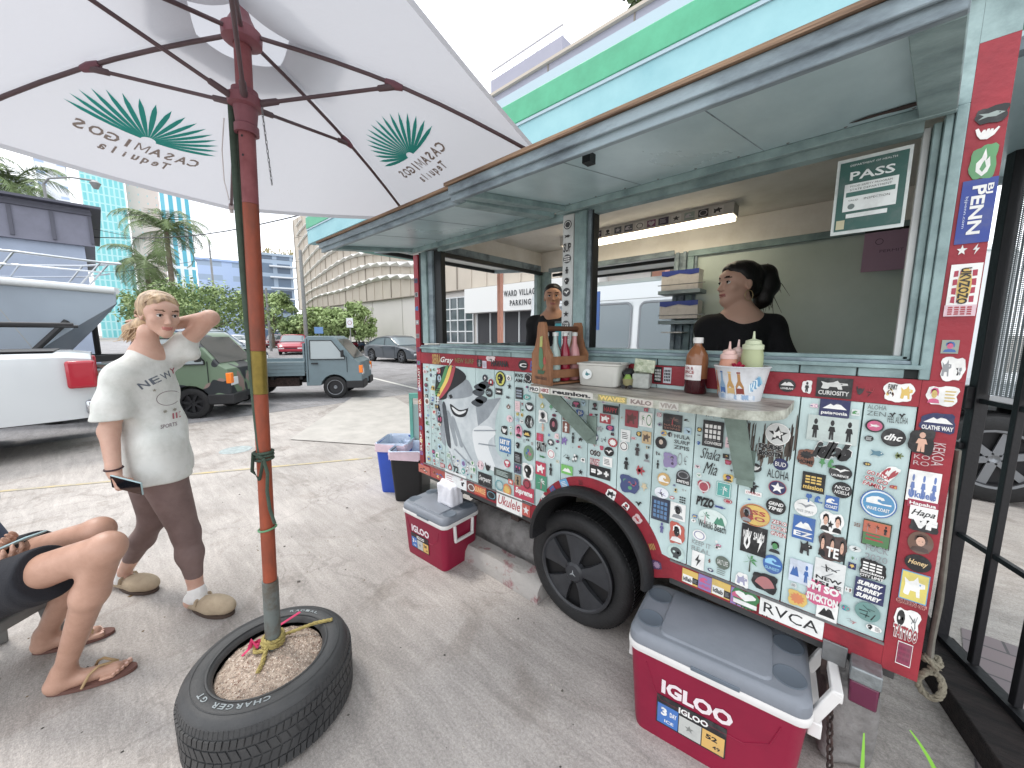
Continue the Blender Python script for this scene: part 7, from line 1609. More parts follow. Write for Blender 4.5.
body_obj('tshirt', tp, .008, [mat('tshirt_dark_blue', '#3a4456', .9)], SPn, disp=folds(.008, 14, 2))
r, f, u = HF2; body_obj('hair', [ell(HP2(0, -.03, .045), (.082, .092, .080), .02, 'add', [[r[i], f[i], u[i]] for i in range(3)]), ell(HP2(0, .10, -.03), (.07, .06, .10), .02, 'sub', [[r[i], f[i], u[i]] for i in range(3)])], .007, [haird], SPn)
nail = mat('toe_nail', '#cfa999', .3)
mb = MB(); sdv = Vector((-fd1.y, fd1.x, 0))
for to, sgn in ((to1, 1), (to2, -1)):
    for k, (o_, L_, r_) in enumerate(((.030, .034, .0130), (.010, .034, .0095), (-.008, .030, .009), (-.023, .024, .0085), (-.037, .018, .008))):
        p = to+sdv*o_*sgn+fd1*(L_-abs(k)*.004+.001)-ZZ*.004+ZZ*r_*.55; mb.lathe([(0, .0012), (r_*.6, .0004), (r_*.62, -.002)], nail, tuple(p), 'z', 10)
mb.build('toenails', SPn, smooth=60)
ffm = mat('flipflop_sole', '#6d4c44', .8, vary=.2, scale=12); ffs = mat('flipflop_strap', '#a58a66', .6)
for he, to, sgn in ((he1, to1, 1), (he2, to2, -1)):
    mid = he.lerp(to, .5); outl = []
    for k in range(32):
        a = 2*PI*k/32; x = .142*math.cos(a); w_ = (.044+.010*math.cos(a))*math.sin(a); outl.append(tuple((mid+fd1*(x+.018)+sdv*w_)[:2]))
    F2 = empty('flip_flop', (0, 0, 0)); F2.parent = SPn
    mb = MB(); mb.prism(outl, .002, .017, ffm, 'xy'); mb.build('sole', F2, bevel=.003)
    mb = MB(); tn = to+sdv*.019*sgn+fd1*.0; tn.z = .052
    for s_ in (-1, 1): q = mid+sdv*s_*.046; q.z = .016; mm = q.lerp(tn, .5); mm.z = .074; mb.tube([q, q.lerp(mm, .5)+ZZ*.016+sdv*s_*.006, mm, tn, tn-ZZ*.034], .0055, ffs, 8)
    mb.build('strap', F2, smooth=60)
phone('dark phone held in the seated person\'s two hands at the left edge', g(22, 540, 1.44), U_*.86+ZZ*.36, V_*.9-ZZ*.1, '#2a2c30')
# stool the person sits on
ST = tag(empty('stool', (hipc.x, hipc.y, 0)), 'low grey stool under the seated person at the left edge', 'stool'); sg_ = mat('stool_grey', '#7c7c7a', .7, vary=.2, scale=8)
st = hipc.z-.15; mb = MB(); m4 = Matrix.Translation((hipc.x, hipc.y, 0)) @ Matrix.Rotation(HEAD, 4, 'Z'); mb.xf = m4; mb.box(-.18, .14, -.19, .19, st-.05, st, sg_); mb.build('seat', ST, bevel=.01)
for a, b in ((-.15, -.16), (.10, -.16), (-.15, .16), (.10, .16)): mb = MB(m4); mb.beam((a*1.25, b*1.1, 0), (a, b, st-.051), .05, .05, sg_); mb.build('leg', ST, bevel=.008)
# ---- the two workers inside the trailer
tb = mat('tshirt_black', (.010, .010, .012), .85, bump=.3, bscale=160)
def worker(label, hc, hf, s, toR, body_up, shw, skinm, fem, hairf, arms, mirror=1):
    R = tag(empty('person', (hc.x, hc.y, .506)), label, 'person'); hp, HP, HF = head_prims(hc, hf, s=s, fem=fem)
    n1 = hc-ZZ*.175*s-norm(hf)*.03; rgt = norm(toR); a, b = n1+rgt*shw-ZZ*.052, n1-rgt*shw-ZZ*.052; st_ = Vector((n1.x, n1.y, .98))
    pr = hp+[cap(hc-ZZ*.06*s-norm(hf)*.02, n1, .046*s, .050, .03), cap(n1-ZZ*.01, a, .036, .046, .04), cap(n1-ZZ*.01, b, .036, .046, .04), cap(n1-ZZ*.05, st_+ZZ*.1, .11, .10, .06), cap(st_+ZZ*.1, st_, .10, .125, .05)]
    fw = norm(Vector((hf[0], hf[1], 0))); k1, k2 = st_+rgt*.09+fw*.33, st_-rgt*.09+fw*.33
    for k_, sx in ((k1, 1), (k2, -1)): pr += [cap(st_+rgt*.08*sx, k_, .085, .06, .04), cap(k_, Vector((k_.x, k_.y, .58)), .055, .035, .03)]
    tee_ = [cap(n1-ZZ*.008, a, .047, .056, .03), cap(n1-ZZ*.008, b, .047, .056, .03), cap(n1-ZZ*.012, n1-ZZ*.12, .066, .118, .05), cap(a-ZZ*.01, b-ZZ*.01, .054, .054, .05), cap(n1-ZZ*.03, a, .040, .054, .03), cap(n1-ZZ*.03, b, .040, .054, .03), cap(n1-ZZ*.1, st_+ZZ*.05, .130, .128, .05), cap(st_+ZZ*.05, st_, .125, .135, .05)]
    for sh, el, wr in ((a, arms[0][0], arms[0][1]), (b, arms[1][0], arms[1][1])):
        pr += [cap(sh, el, .044, .036, .03), cap(el, wr, .037, .026, .02)]+hand_prims(wr, norm(wr-el), norm(Vector((0, 0, -1))+norm(wr-el)*.2), rgt, curl=(.3, .4, .3), sc=.95)
        tee_ += [cap(sh, sh.lerp(el, .72), .055, .058, .03)]
    body_obj('body', pr, .0052, [skinm, lipm, browd], R, mfun=lambda c: head_mats(HP, HF, s, c), smooth_it=1); eyes(R, HP, HF, s)
    body_obj('tshirt', tee_, .006, [tb], R, disp=folds(.006, 18, 7))
    tr = [cap(st_, st_+rgt*.08, .14, .10, .05), cap(st_, st_-rgt*.08, .14, .10, .05)]
    for k_, sx in ((k1, 1), (k2, -1)): tr += [cap(st_+rgt*.08*sx, k_, .092, .068, .04), cap(k_, Vector((k_.x, k_.y, .62)), .062, .045, .03)]
    body_obj('trousers', tr, .009, [mat('trousers_dark', (.03, .035, .05), .85)], R)
    r, f, u = HF; hairf(R, HP, HF, s)
    mb = MB(); mb.lathe([(0, .86), (.15, .86), (.155, .845), (.03, .83), (.025, .52), (.16, .515), (.16, .507), (0, .507)], blkpl, (st_.x, st_.y, 0), 'z', 24); tag(mb.build('bar_stool', smooth=40), 'round black stool under the '+('woman with the ponytail' if fem == 2 else 'worker by the stickered pillar'), 'stool')
    return R
def hair_pony(R, HP, HF, s):
    r, f, u = HF; MT = [[r[i], f[i], u[i]] for i in range(3)]; E = lambda a, b, e, ra, rb, re, k=.02, op='add': ell(HP(a, b, e), (ra*s, rb*s, re*s), k, op, MT)
    pr = [E(0, -.030, .040, .084, .095, .085), E(0, .012, .066, .072, .074, .050), E(0, -.06, -.01, .070, .062, .07), E(0, .086, -.020, .052, .055, .096, .015, 'sub'), E(.066, .040, -.030, .03, .042, .060, .01, 'sub'), E(-.066, .040, -.030, .03, .042, .060, .01, 'sub')]
    p0 = HP(0, -.115, .065); pn = [p0, HP(0, -.150, .050), HP(0, -.165, -.005), HP(0, -.155, -.075), HP(0, -.135, -.12)]; pr += chain(pn, [.036, .056, .060, .044, .016], .02)
    body_obj('hair', pr, .0055, [haird], R, smooth_it=1, disp=folds(.003, 70, 3))
    mb = MB(); rs = random.Random(5)
    for k in range(60):
        a = HP(rs.gauss(0, .02), -.13+rs.gauss(0, .02), .06+rs.gauss(0, .02)); e = HP(rs.gauss(0, .03), -.17+rs.gauss(0, .035), -.10+rs.gauss(0, .04)); mm = a.lerp(e, .5)-f*rs.uniform(0, .04); mb.tube([a, mm, e], [.002, .002, .0006], haird, 4)
    for k in range(0): a = HP(.06*(1 if k % 2 else -1), .045, .05); mb.tube([a, HP(.074*(1 if k % 2 else -1), .04, -.0+rs.uniform(-.05, 0)), HP(.07*(1 if k % 2 else -1), .03, -.06+rs.uniform(-.02, .02))], [.0015, .001, .0005], haird, 4)
    mb.build('loose_hair', R, fix=False)
    mb = MB()
    for sx in (-1, 1): mb = MB(); c = HP(sx*.083, -.004, -.068); mb.tube([c+f*.022*math.cos(t)+u*.026*math.sin(t) for t in [2*PI*k/20 for k in range(20)]], .002, mat('gold', '#c9b48c', .3, metal=.8), 6, closed=True); mb.build('earring', R)
def hair_bun(R, HP, HF, s):
    r, f, u = HF; MT = [[r[i], f[i], u[i]] for i in range(3)]; E = lambda a, b, e, ra, rb, re, k=.02, op='add': ell(HP(a, b, e), (ra*s, rb*s, re*s), k, op, MT)
    body_obj('hair', [E(0, -.030, .038, .081, .092, .083), E(0, .010, .062, .070, .070, .048), E(0, -.06, -.02, .066, .058, .07), E(0, .088, -.020, .054, .055, .094, .015, 'sub'), E(.066, .040, -.030, .03, .042, .060, .01, 'sub'), E(-.066, .040, -.030, .03, .042, .060, .01, 'sub'), E(0, -.12, -.03, .04, .035, .04)], .0055, [haird], R, smooth_it=1, disp=folds(.002, 70, 3))
h2 = on(1, .78, 738, 284); f2 = norm(-U_*.98-V_*.12+ZZ*.02)
w2 = lambda x, y, d=.78: on(1, d, x, y)
worker('woman in a black t-shirt with a dark ponytail, looking left inside the trailer', h2, f2, .97, -U_*.93+V_*.25, 0, .152, skin3, 2, hair_pony,
       ((w2(703, 372, .70), w2(730, 405, .50)), (w2(790, 368, .80), w2(765, 405, .58))))
h1 = on(1, 1.0, 553, 297); f1 = norm(-V_*.86+U_*.35*0-U_*.10)
worker('worker in a black t-shirt with tied-back dark hair behind the wooden bottle carrier', h1, f1, .90, -U_*.9+V_*.3, 0, .15, skin2, 1, hair_bun,
       ((on(1, .95, 530, 362), on(1, .75, 548, 372)), (on(1, 1.05, 590, 362), on(1, .80, 566, 376))))
# ------------------------------------------------------------------ umbrella standing in a filled tyre
random.seed(21)
ub = Vector((-1.671, -1.132, 0)); uc = Vector((-1.575, -1.075, 2.50)); UM = tag(empty('patio_umbrella', (ub.x, ub.y, .19)), 'white six sided patio umbrella on an orange pole planted in a filled tyre', 'umbrella')
orp = mat('pole_orange', '#97482f', .55, col2='#6d3a2a', scale=9, stretch=(1, 1, .4), bump=.1, thresh=(.3, .6)); prd = mat('pole_faded_red', '#8d5356', .55, col2='#74383c', scale=10, thresh=(.3, .6)); glv = mat('pole_galvanised', '#6f7674', .55, metal=.3, col2='#5d5348', scale=14, bump=.2, thresh=(.35, .55)); gld = mat('tape_gold', '#8c7a3c', .3, metal=.6, vary=.3, scale=20)
hubm = mat('hub_plastic', '#835058', .5, vary=.15, scale=20); ribm = mat('rib_brown', '#5d4a4e', .45, vary=.2, scale=10); dkrib = mat('rib_joint', '#6f4650', .5)
def pz(z): return ub.lerp(uc, (z)/uc.z) if z <= uc.z else uc
pole_at = lambda z: Vector((ub.x+(uc.x-ub.x)*z/2.5, ub.y+(uc.y-ub.y)*z/2.5, z))
for a, b, r, m in ((.15, .52, .0285, glv), (.521, 1.28, .0245, orp), (1.281, 1.44, .0252, gld), (1.441, 1.95, .0247, orp), (1.951, 2.46, .0247, prd)):
    mb = MB(); mb.tube([pole_at(a), pole_at((a+b)/2), pole_at(b)], r, m, 20); mb.build('pole', UM, smooth=50)
mb = MB(); 
for z in (2.10, 2.16): p = pole_at(z)-V_*.0255; mb.lathe([(0, .0), (.004, .0)], blkpl, (0, 0, 0), 'z', 10, xf=frame(p, U_, ZZ, -V_))
mb.build('pole_holes', UM)
axd = norm(uc-ub)
def ulathe(name, prof, z, m): mb = MB(); p = pole_at(z); x = norm(axd.orthogonal()); y = axd.cross(x); mb.lathe(prof, m, (0, 0, 0), 'z', 24, xf=frame(p, x, y, axd)); return mb.build(name, UM, smooth=35)
ulathe('runner', [(.027, -.10), (.036, -.10), (.036, -.075), (.031, -.07), (.036, -.02), (.050, -.015), (.052, .012), (.040, .02), (.038, .035), (.027, .037)], 2.275, hubm)
ulathe('top_hub', [(.026, -.03), (.038, -.03), (.056, -.02), (.058, .012), (.045, .02), (.03, .05), (.02, .08), (0, .085)], 2.475, hubm)
angs = [math.radians(a) for a in (51, 115, 171, 224, 284, 344)]; RR = 1.0; zt_, ze = 2.50, 2.195; cc = Vector((-1.585, -1.09, 0))
tips = [Vector((cc.x+RR*math.cos(a), cc.y+RR*math.sin(a), ze)) for a in angs]
def ribp(i, t):
    a = uc+norm(Vector((tips[i].x-uc.x, tips[i].y-uc.y, 0)))*.05-ZZ*.012; return a.lerp(tips[i]+ZZ*0, t)+ZZ*.035*math.sin(PI*t)
run = pole_at(2.275)
for i in range(6):
    mb = MB(); P = [ribp(i, t/8) for t in range(9)]; mb.tube([p-ZZ*.014 for p in P], .0068, ribm, 8); rb = mb.build('rib', UM, smooth=60)
    jt = ribp(i, .46)-ZZ*.022; s0 = run+norm(Vector((tips[i].x-run.x, tips[i].y-run.y, 0)))*.048
    mb = MB(); mb.tube([s0, s0.lerp(jt, .12), s0.lerp(jt, .13), s0.lerp(jt, .87), s0.lerp(jt, .88), jt], [.011, .010, .0062, .0062, .010, .011], ribm, 8); mb.build('strut', UM, smooth=50)
    mb = MB(); d_ = norm(P[4]-P[3]); mb.tube([jt-d_*.03+ZZ*.006, jt+ZZ*.004, jt+d_*.03+ZZ*.006], [.010, .015, .010], dkrib, 8); mb.build('rib_joint', rb, smooth=50)
    mb = MB(); mb.tube([tips[i]-d_*.035-ZZ*.014, tips[i]-ZZ*.012], .013, mat('tip_cap', '#b9aeb0', .5), 8); mb.build('rib_tip', rb, smooth=50)
can = bpy.data.materials.new('canopy_cloth'); can.use_nodes = True; N = can.node_tree.nodes; L = can.node_tree.links; b_ = N['Principled BSDF']
b_.inputs['Base Color'].default_value = (.60, .605, .64, 1); b_.inputs['Roughness'].default_value = .85
tr_ = N.new('ShaderNodeBsdfTranslucent'); tr_.inputs['Color'].default_value = (.44, .445, .475, 1); mx_ = N.new('ShaderNodeMixShader'); mx_.inputs['Fac'].default_value = .5
L.new(b_.outputs['BSDF'], mx_.inputs[1]); L.new(tr_.outputs['BSDF'], mx_.inputs[2]); L.new(mx_.outputs['Shader'], N['Material Output'].inputs['Surface'])
tc_ = N.new('ShaderNodeTexCoord'); nz_ = N.new('ShaderNodeTexNoise'); nz_.inputs['Scale'].default_value = 5; nz_.inputs['Detail'].default_value = 5; L.new(tc_.outputs['Object'], nz_.inputs['Vector']); bp_ = N.new('ShaderNodeBump'); bp_.inputs['Strength'].default_value = .6; bp_.inputs['Distance'].default_value = .02; L.new(nz_.outputs['Fac'], bp_.inputs['Height']); L.new(bp_.outputs['Normal'], b_.inputs['Normal'])
def panel_pt(i, s, t, off=0.0):
    """s 0..1 across the panel, t 0 at the top, 1 at the hem"""
    a, b = ribp(i, t), ribp((i+1) % 6, t); p = a.lerp(b, s); return p+ZZ*(.006+off-.045*math.sin(PI*s)*math.sin(PI*min(t, 1)*.9)*.8)
cv = MB()
for i in range(6):
    ns, ntt = 12, 14; vs = [panel_pt(i, s/ns, .10+.915*t/ntt) for t in range(ntt+1) for s in range(ns+1)]
    cv.add(vs, [(t*(ns+1)+s, t*(ns+1)+s+1, (t+1)*(ns+1)+s+1, (t+1)*(ns+1)+s) for t in range(ntt) for s in range(ns)], can)
    # turned-down hem
    hm = [panel_pt(i, s/ns, 1.015) for s in range(ns+1)]; hm2 = [p-ZZ*.018 for p in hm]
    cv.add(hm+hm2, [(s, s+1, s+1+ns+1, s+ns+1) for s in range(ns)], can)
import bmesh
co_ = cv.build('canopy', UM, fix=False); bm = bmesh.new(); bm.from_mesh(co_.data); bmesh.ops.remove_doubles(bm, verts=bm.verts, dist=.0008); bmesh.ops.recalc_face_normals(bm, faces=bm.faces); bm.to_mesh(co_.data); bm.free(); co_.data.shade_smooth(); co_.data.set_sharp_from_angle(angle=math.radians(40))
vt = MB(); rg = []
for r_, z_ in ((.02, 2.60), (.12, 2.575), (.22, 2.545), (.27, 2.520)):
    rg.append([(uc.x+r_*(1+.07*math.cos(6*(a-angs[0])))*math.cos(a), uc.y+r_*(1+.07*math.cos(6*(a-angs[0])))*math.sin(a), z_) for a in [2*PI*k/36 for k in range(36)]])
vt.loft(rg, can, caps=False); vo = vt.build('vent_cap', UM, smooth=60, fix=False)
# printed leaf fan and words, right-reading from above, on two of the panels
tealp = mat('print_teal', '#2f9f97', .8); greyp = mat('print_grey', '#9a8f8a', .8)
def logo(i):
    lm = MB()
    def pp(s, t): return panel_pt(i, s, t, -.0075)
    def XY(x, y):
        # x metres across (to the right seen from above, head to the apex), y metres up from the hem
        t = 1.0-y/.98; wd_ = max((ribp(i, t)-ribp((i+1) % 6, t)).length, .05); s = .5+x/wd_; return pp(min(max(s, 0.001), .999), t)
    for k in range(17):
        a = math.radians(8+164*k/16); L_ = .235+.02*math.sin(math.pi*k/16); n = 5; c, s_ = math.cos(a), math.sin(a)
        P = []
        for q in range(n+1): u_ = .10+.90*q/n; w_ = .0235*u_*max(0, 1-u_)**.55; P.append((u_, w_))
        up = [XY(L_*u_*c-w_*s_, .30+L_*u_*s_*.85+w_*c) for u_, w_ in P]; dn = [XY(L_*u_*c+w_*s_, .30+L_*u_*s_*.85-w_*c) for u_, w_ in P]
        lm.add(up+dn, [(q, q+1, q+1+n+1, q+n+1) for q in range(n)], tealp)
    for txt, w_, h_, y0 in (('CASAMIGOS', .40, .052, .245), ('Tequila', .23, .048, .175)):
        sp_ = w_/len(txt)
        for k, ch in enumerate(txt):
            vs, fs, tw, th = text2d(ch, .03)
            if ch == 'M': vs = [(-.40, -.36), (-.30, -.36), (-.30, .36), (-.40, .36), (.30, -.36), (.40, -.36), (.40, .36), (.30, .36), (-.38, .36), (-.26, .36), (.05, -.2), (-.05, -.2), (.38, .36), (.26, .36)]; fs = [(0, 1, 2, 3), (4, 5, 6, 7), (8, 9, 10, 11), (13, 12, 10, 11)]; tw, th = .8, .72
            hh = h_*(1 if txt[0] == 'C' else 1)*(.75 if ch in 'euia' else 1); dy = 0 if ch != 'q' else -.012
            if ch in 'euia': dy = -.006
            ww = min(sp_*.9, sp_*.86*tw/.60)
            x0 = -w_/2+sp_*(k+.5); lm.add([XY(x0+x*ww/tw, y0-.10*abs(x0)**1.0*0+y*hh/th+dy) for x, y in vs], fs, greyp)
    lm.build('canopy_print', co_, fix=False)
logo(2); logo(0)
# cord, ribbon and chain hanging by the pole
strap_g = mat('strap_green', '#46564a', .8, vary=.3, scale=20)
SG = tag(empty('green_strap', pole_at(1.0)), 'dark green strap tied along the umbrella pole and knotted halfway down', 'strap')
pts = [dep(1.36, x, y) for x, y in ((231, 98), (234, 150), (238, 210), (243, 270), (248, 330), (253, 385), (258, 432), (262, 462))]
mb = MB(); mb.tube(pts, .011, strap_g, 8, flatz=.4); mb.tube([p+U_*.006+V_*.01 for p in pts], .006, strap_g, 6); mb.build('strap', SG, smooth=60)
mb = MB(); kn = dep(1.34, 263, 458)
mb.tube([kn, kn-U_*.035+ZZ*.02, kn-U_*.045-ZZ*.05, kn-U_*.02-ZZ*.085, kn-ZZ*.01], .010, strap_g, 8, flatz=.35); mb.tube([kn, kn+U_*.012-ZZ*.06, kn+U_*.004-ZZ*.13, kn+U_*.008-ZZ*.20, kn+U_*.022-ZZ*.26], .006, strap_g, 8, flatz=.4)
for z in (0, .012, -.014): c = pole_at(kn.z+z); mb.tube([c+U_*.031*math.cos(a)+V_*.031*math.sin(a) for a in [2*PI*k/20 for k in range(20)]], .0055, strap_g, 6, closed=True)
for z in (-.30,): c = pole_at(kn.z+z); mb.tube([c+U_*.030*math.cos(a)+V_*.030*math.sin(a)+ZZ*.004*math.cos(a) for a in [2*PI*k/20 for k in range(20)]], .004, mat('cord_green', '#5f8f6a', .7), 6, closed=True)
mb.build('knot', SG, smooth=60)
mb = MB(); a = dep(1.33, 262, 110)
for k in range(17): c = a-ZZ*.014*k+U_*.0008*k; X = (U_ if k % 2 else V_); mb.tube([c+X*.0028*math.cos(t)+ZZ*.0095*math.sin(t) for t in [2*PI*q/8 for q in range(8)]], .0012, steel, 4, closed=True)
CHN = mb.build('pull_chain', UM, smooth=60)
mb = MB(); mb.tube([dep(1.3, x, y) for x, y in ((224, 118), (222, 150), (224, 180), (229, 200))], .0018, mat('cord_white', '#c9c4c2', .7), 5); mb.tube([tips[2]+Vector((0, 0, -.0)), tips[2]-ZZ*.035], .010, MATS['cord_white'], 8); mb.build('hem_cord', UM, smooth=60)
# ---- tyre filled with concrete
tcx, tcy = -1.612, -1.150; WT_ = tag(empty('umbrella_weight', (tcx, tcy, 0)), 'old car tyre filled with gravelly concrete that holds up the umbrella pole', 'tyre')
mb = MB(); to_, ti = .305, .195
prof = [(ti, .185), (ti+.006, .196), (ti+.02, .204), (.245, .2065), (.275, .203), (.285, .198), (.297, .188), (.304, .17), (.308, .14), (.309, .10), (.308, .06), (.303, .03), (.294, .012), (.27, .0), (ti, .002)]
tyw = mat('weight_tyre', (.030, .031, .033), .55, col2=(.06, .06, .06), scale=6, bump=.15, bscale=80, thresh=(.3, .7), rvary=.15)
mb.lathe(prof, tyw, (tcx, tcy, 0), 'z', 96)
# tread grooves: rings and lateral sipes cut as raised blocks
rs = random.Random(4)
for rw, (z0, z1, n, sk) in enumerate(((.020, .052, 84, .010), (.058, .090, 64, .022), (.096, .128, 64, -.020), (.134, .160, 84, .012), (.164, .184, 110, .004))):
    for k in range(n):
        a0 = 2*PI*(k+.08*rs.random())/n; a1 = a0+2*PI/n*.80; r0, r1 = .3025, .3125 if rw < 4 else .3075
        if rw == 4: r0, r1 = .296, .3065
        if rw == 0: r1 = .3115
        vs = []
        for z, dz in ((z0, -sk), (z1, sk)):
            for a in (a0, (a0+a1)/2, a1):
                for r in (r0, r1-(.006 if rw == 4 and z == z1 else 0)): vs.append((tcx+r*math.cos(a+dz), tcy+r*math.sin(a+dz), z))
        mb.add(vs, [(1, 3, 9, 7), (3, 5, 11, 9), (0, 1, 7, 6), (5, 4, 10, 11), (6, 7, 9, 8), (8, 9, 11, 10), (0, 2, 3, 1), (2, 4, 5, 3)], tyw)
tt = mb.build('tyre', WT_, smooth=35)
mb = MB(); rimg = mat('sidewall_scuff', (.10, .105, .11), .6)
for r, w_ in ((.212, .003), (.262, .0015)): mb.lathe([(r, .2068), (r+w_, .2072), (r+w_*2, .2066)], tyw, (tcx, tcy, 0), 'z', 72)
wl_ = mat('tyre_lettering', '#8d9496', .6)
def arc_txt(s, ac, r, h_, w_, mb):
    for k, ch in enumerate(s):
        if ch == ' ': continue
        a = ac-(k-(len(s)-1)/2)*w_; vs, fs, tw, th = text2d(ch, .02); c = (tcx+r*math.cos(a), tcy+r*math.sin(a), .2078)
        X = frame(c, (math.sin(a), -math.cos(a), 0), (math.cos(a), math.sin(a), 0), (0, 0, 1)); mb.add([(x*w_*r*.75/tw, y*h_/th, 0) for x, y in vs], fs, wl_, X)
a_c = math.atan2(-1.148-.02-tcy, -1.392-tcx); a_t = math.atan2(-1.365-tcy, -1.593-tcx)
arc_txt('CHARGER GT', -50*PI/180, .238, .020, math.radians(7.2), mb); arc_txt('RADIAL', 128*PI/180, .238, .013, math.radians(6), mb)
mb.build('sidewall_marks', tt, fix=False)
grv = mat('gravel_concrete', '#b9a899', .95, col2='#8d7d70', scale=60, bump=.9, bscale=120, thresh=(.4, .6))
mb = MB(); rg = []
for r in [ti*1.0*k/16 for k in range(1, 17)]:
    rg.append([(tcx+r*math.cos(a), tcy+r*math.sin(a), .190-.02*(r/ti)**3+.006*noise.noise(Vector((r*30*math.cos(a), r*30*math.sin(a), 1)))) for a in [2*PI*k/60 for k in range(60)]])
mb.loft(rg, grv, caps=False); mb.poly(rg[0], grv); mb.build('concrete_fill', WT_, smooth=60)
peb = [mat('pebble_'+str(k), c, .8) for k, c in enumerate(('#d8c8b8', '#a08a7c', '#c0a898', '#8a8078', '#e0d4c8', '#7a5a4c'))]; mb = MB()
for k in range(1500):
    r = ti*math.sqrt(random.random())*.98; a = random.random()*2*PI; z = .190-.02*(r/ti)**3+.006*noise.noise(Vector((r*30*math.cos(a), r*30*math.sin(a), 1))); s_ = random.uniform(.0012, .0034); t = random.random()*3
    c, q = math.cos(t), math.sin(t); x, y = tcx+r*math.cos(a), tcy+r*math.sin(a)
    mb.add([(x+s_*c*1.3, y+s_*q*1.3, z), (x-s_*q, y+s_*c, z), (x-s_*c*1.3, y-s_*q*1.3, z), (x+s_*q, y-s_*c, z), (x, y, z+s_*.9)], [(0, 1, 4), (1, 2, 4), (2, 3, 4), (3, 0, 4)], random.choice(peb))
tag(mb.build('pebbles', WT_, fix=False), kind='stuff')
WT_.scale = (.94, .94, 1.17)
RP = tag(empty('yellow_rope', pole_at(.2)), 'yellow rope knotted round the foot of the umbrella pole', 'rope'); ropem = mat('rope_yellow', '#b3a365', .85, col2='#8d7d4c', scale=40, stretch=(1, 1, 3), bump=.6, bscale=160)
def ropetube(mb, path, r, m, n=3):
    P = [Vector(p) for p in path]; Q = []
    for i in range(len(P)-1):
        for k in range(6): Q.append(P[i].lerp(P[i+1], k/6))
    Q.append(P[-1])
    for s_ in range(n):
        pth = []; L_ = 0
        for i, p in enumerate(Q):
            t = norm(Q[min(i+1, len(Q)-1)]-Q[max(i-1, 0)]); x = t.orthogonal().normalized() if abs(t.z) > .95 else norm(t.cross(ZZ)); y = t.cross(x)
            if i: L_ += (Q[i]-Q[i-1]).length
            a = L_/(r*7)*2*PI+2*PI*s_/n; pth.append(p+(x*math.cos(a)+y*math.sin(a))*r*.5)
        mb.tube(pth, r*.62, m, 6)
mb = MB()
for z, r in ((.240, .036), (.253, .038), (.265, .035)): c = pole_at(z); ropetube(mb, [c+Vector((r*math.cos(a), r*math.sin(a), .004*math.sin(a*2+z*40))) for a in [2*PI*k/14 for k in range(15)]], .0075, ropem)
c = pole_at(.236); P0 = c-V_*.038
ropetube(mb, [P0+ZZ*.02, P0-V_*.018-ZZ*.004, P0-V_*.05+U_*.012-ZZ*.01, P0-V_*.09+U_*.02-ZZ*.012], .0085, ropem)
ropetube(mb, [P0, P0-U_*.045-V_*.01-ZZ*.0, P0-U_*.07+V_*.03-ZZ*.004, P0-U_*.04+V_*.06, P0+V_*.08+U_*.02, P0+V_*.13+U_*.12+ZZ*.01, P0+V_*.15+U_*.19+ZZ*.012], .0075, ropem); mb.build('rope', RP, smooth=60)
mb = MB(); pkm = mat('ribbon_pink', '#c93a66', .7, vary=.2, scale=30); q = on(2, .24, 250, 648)
mb.tube([q, q+U_*.01+ZZ*.035, q+U_*.03-ZZ*.0, q+U_*.03+V_*.02+ZZ*.02, q-U_*.01+V_*.01], .010, pkm, 8, flatz=.3)
mb.tube([q+U_*.02+ZZ*.01, on(2, .26, 275, 630)+V_*.02, on(2, .26, 300, 612)], .007, pkm, 8, flatz=.3); mb.tube([q, q-U_*.012-V_*.03-ZZ*.008], .006, pkm, 8, flatz=.4); tag(mb.build('pink_ribbon', smooth=60), 'bright pink ribbon knotted beside the yellow rope in the filled tyre', 'ribbon')
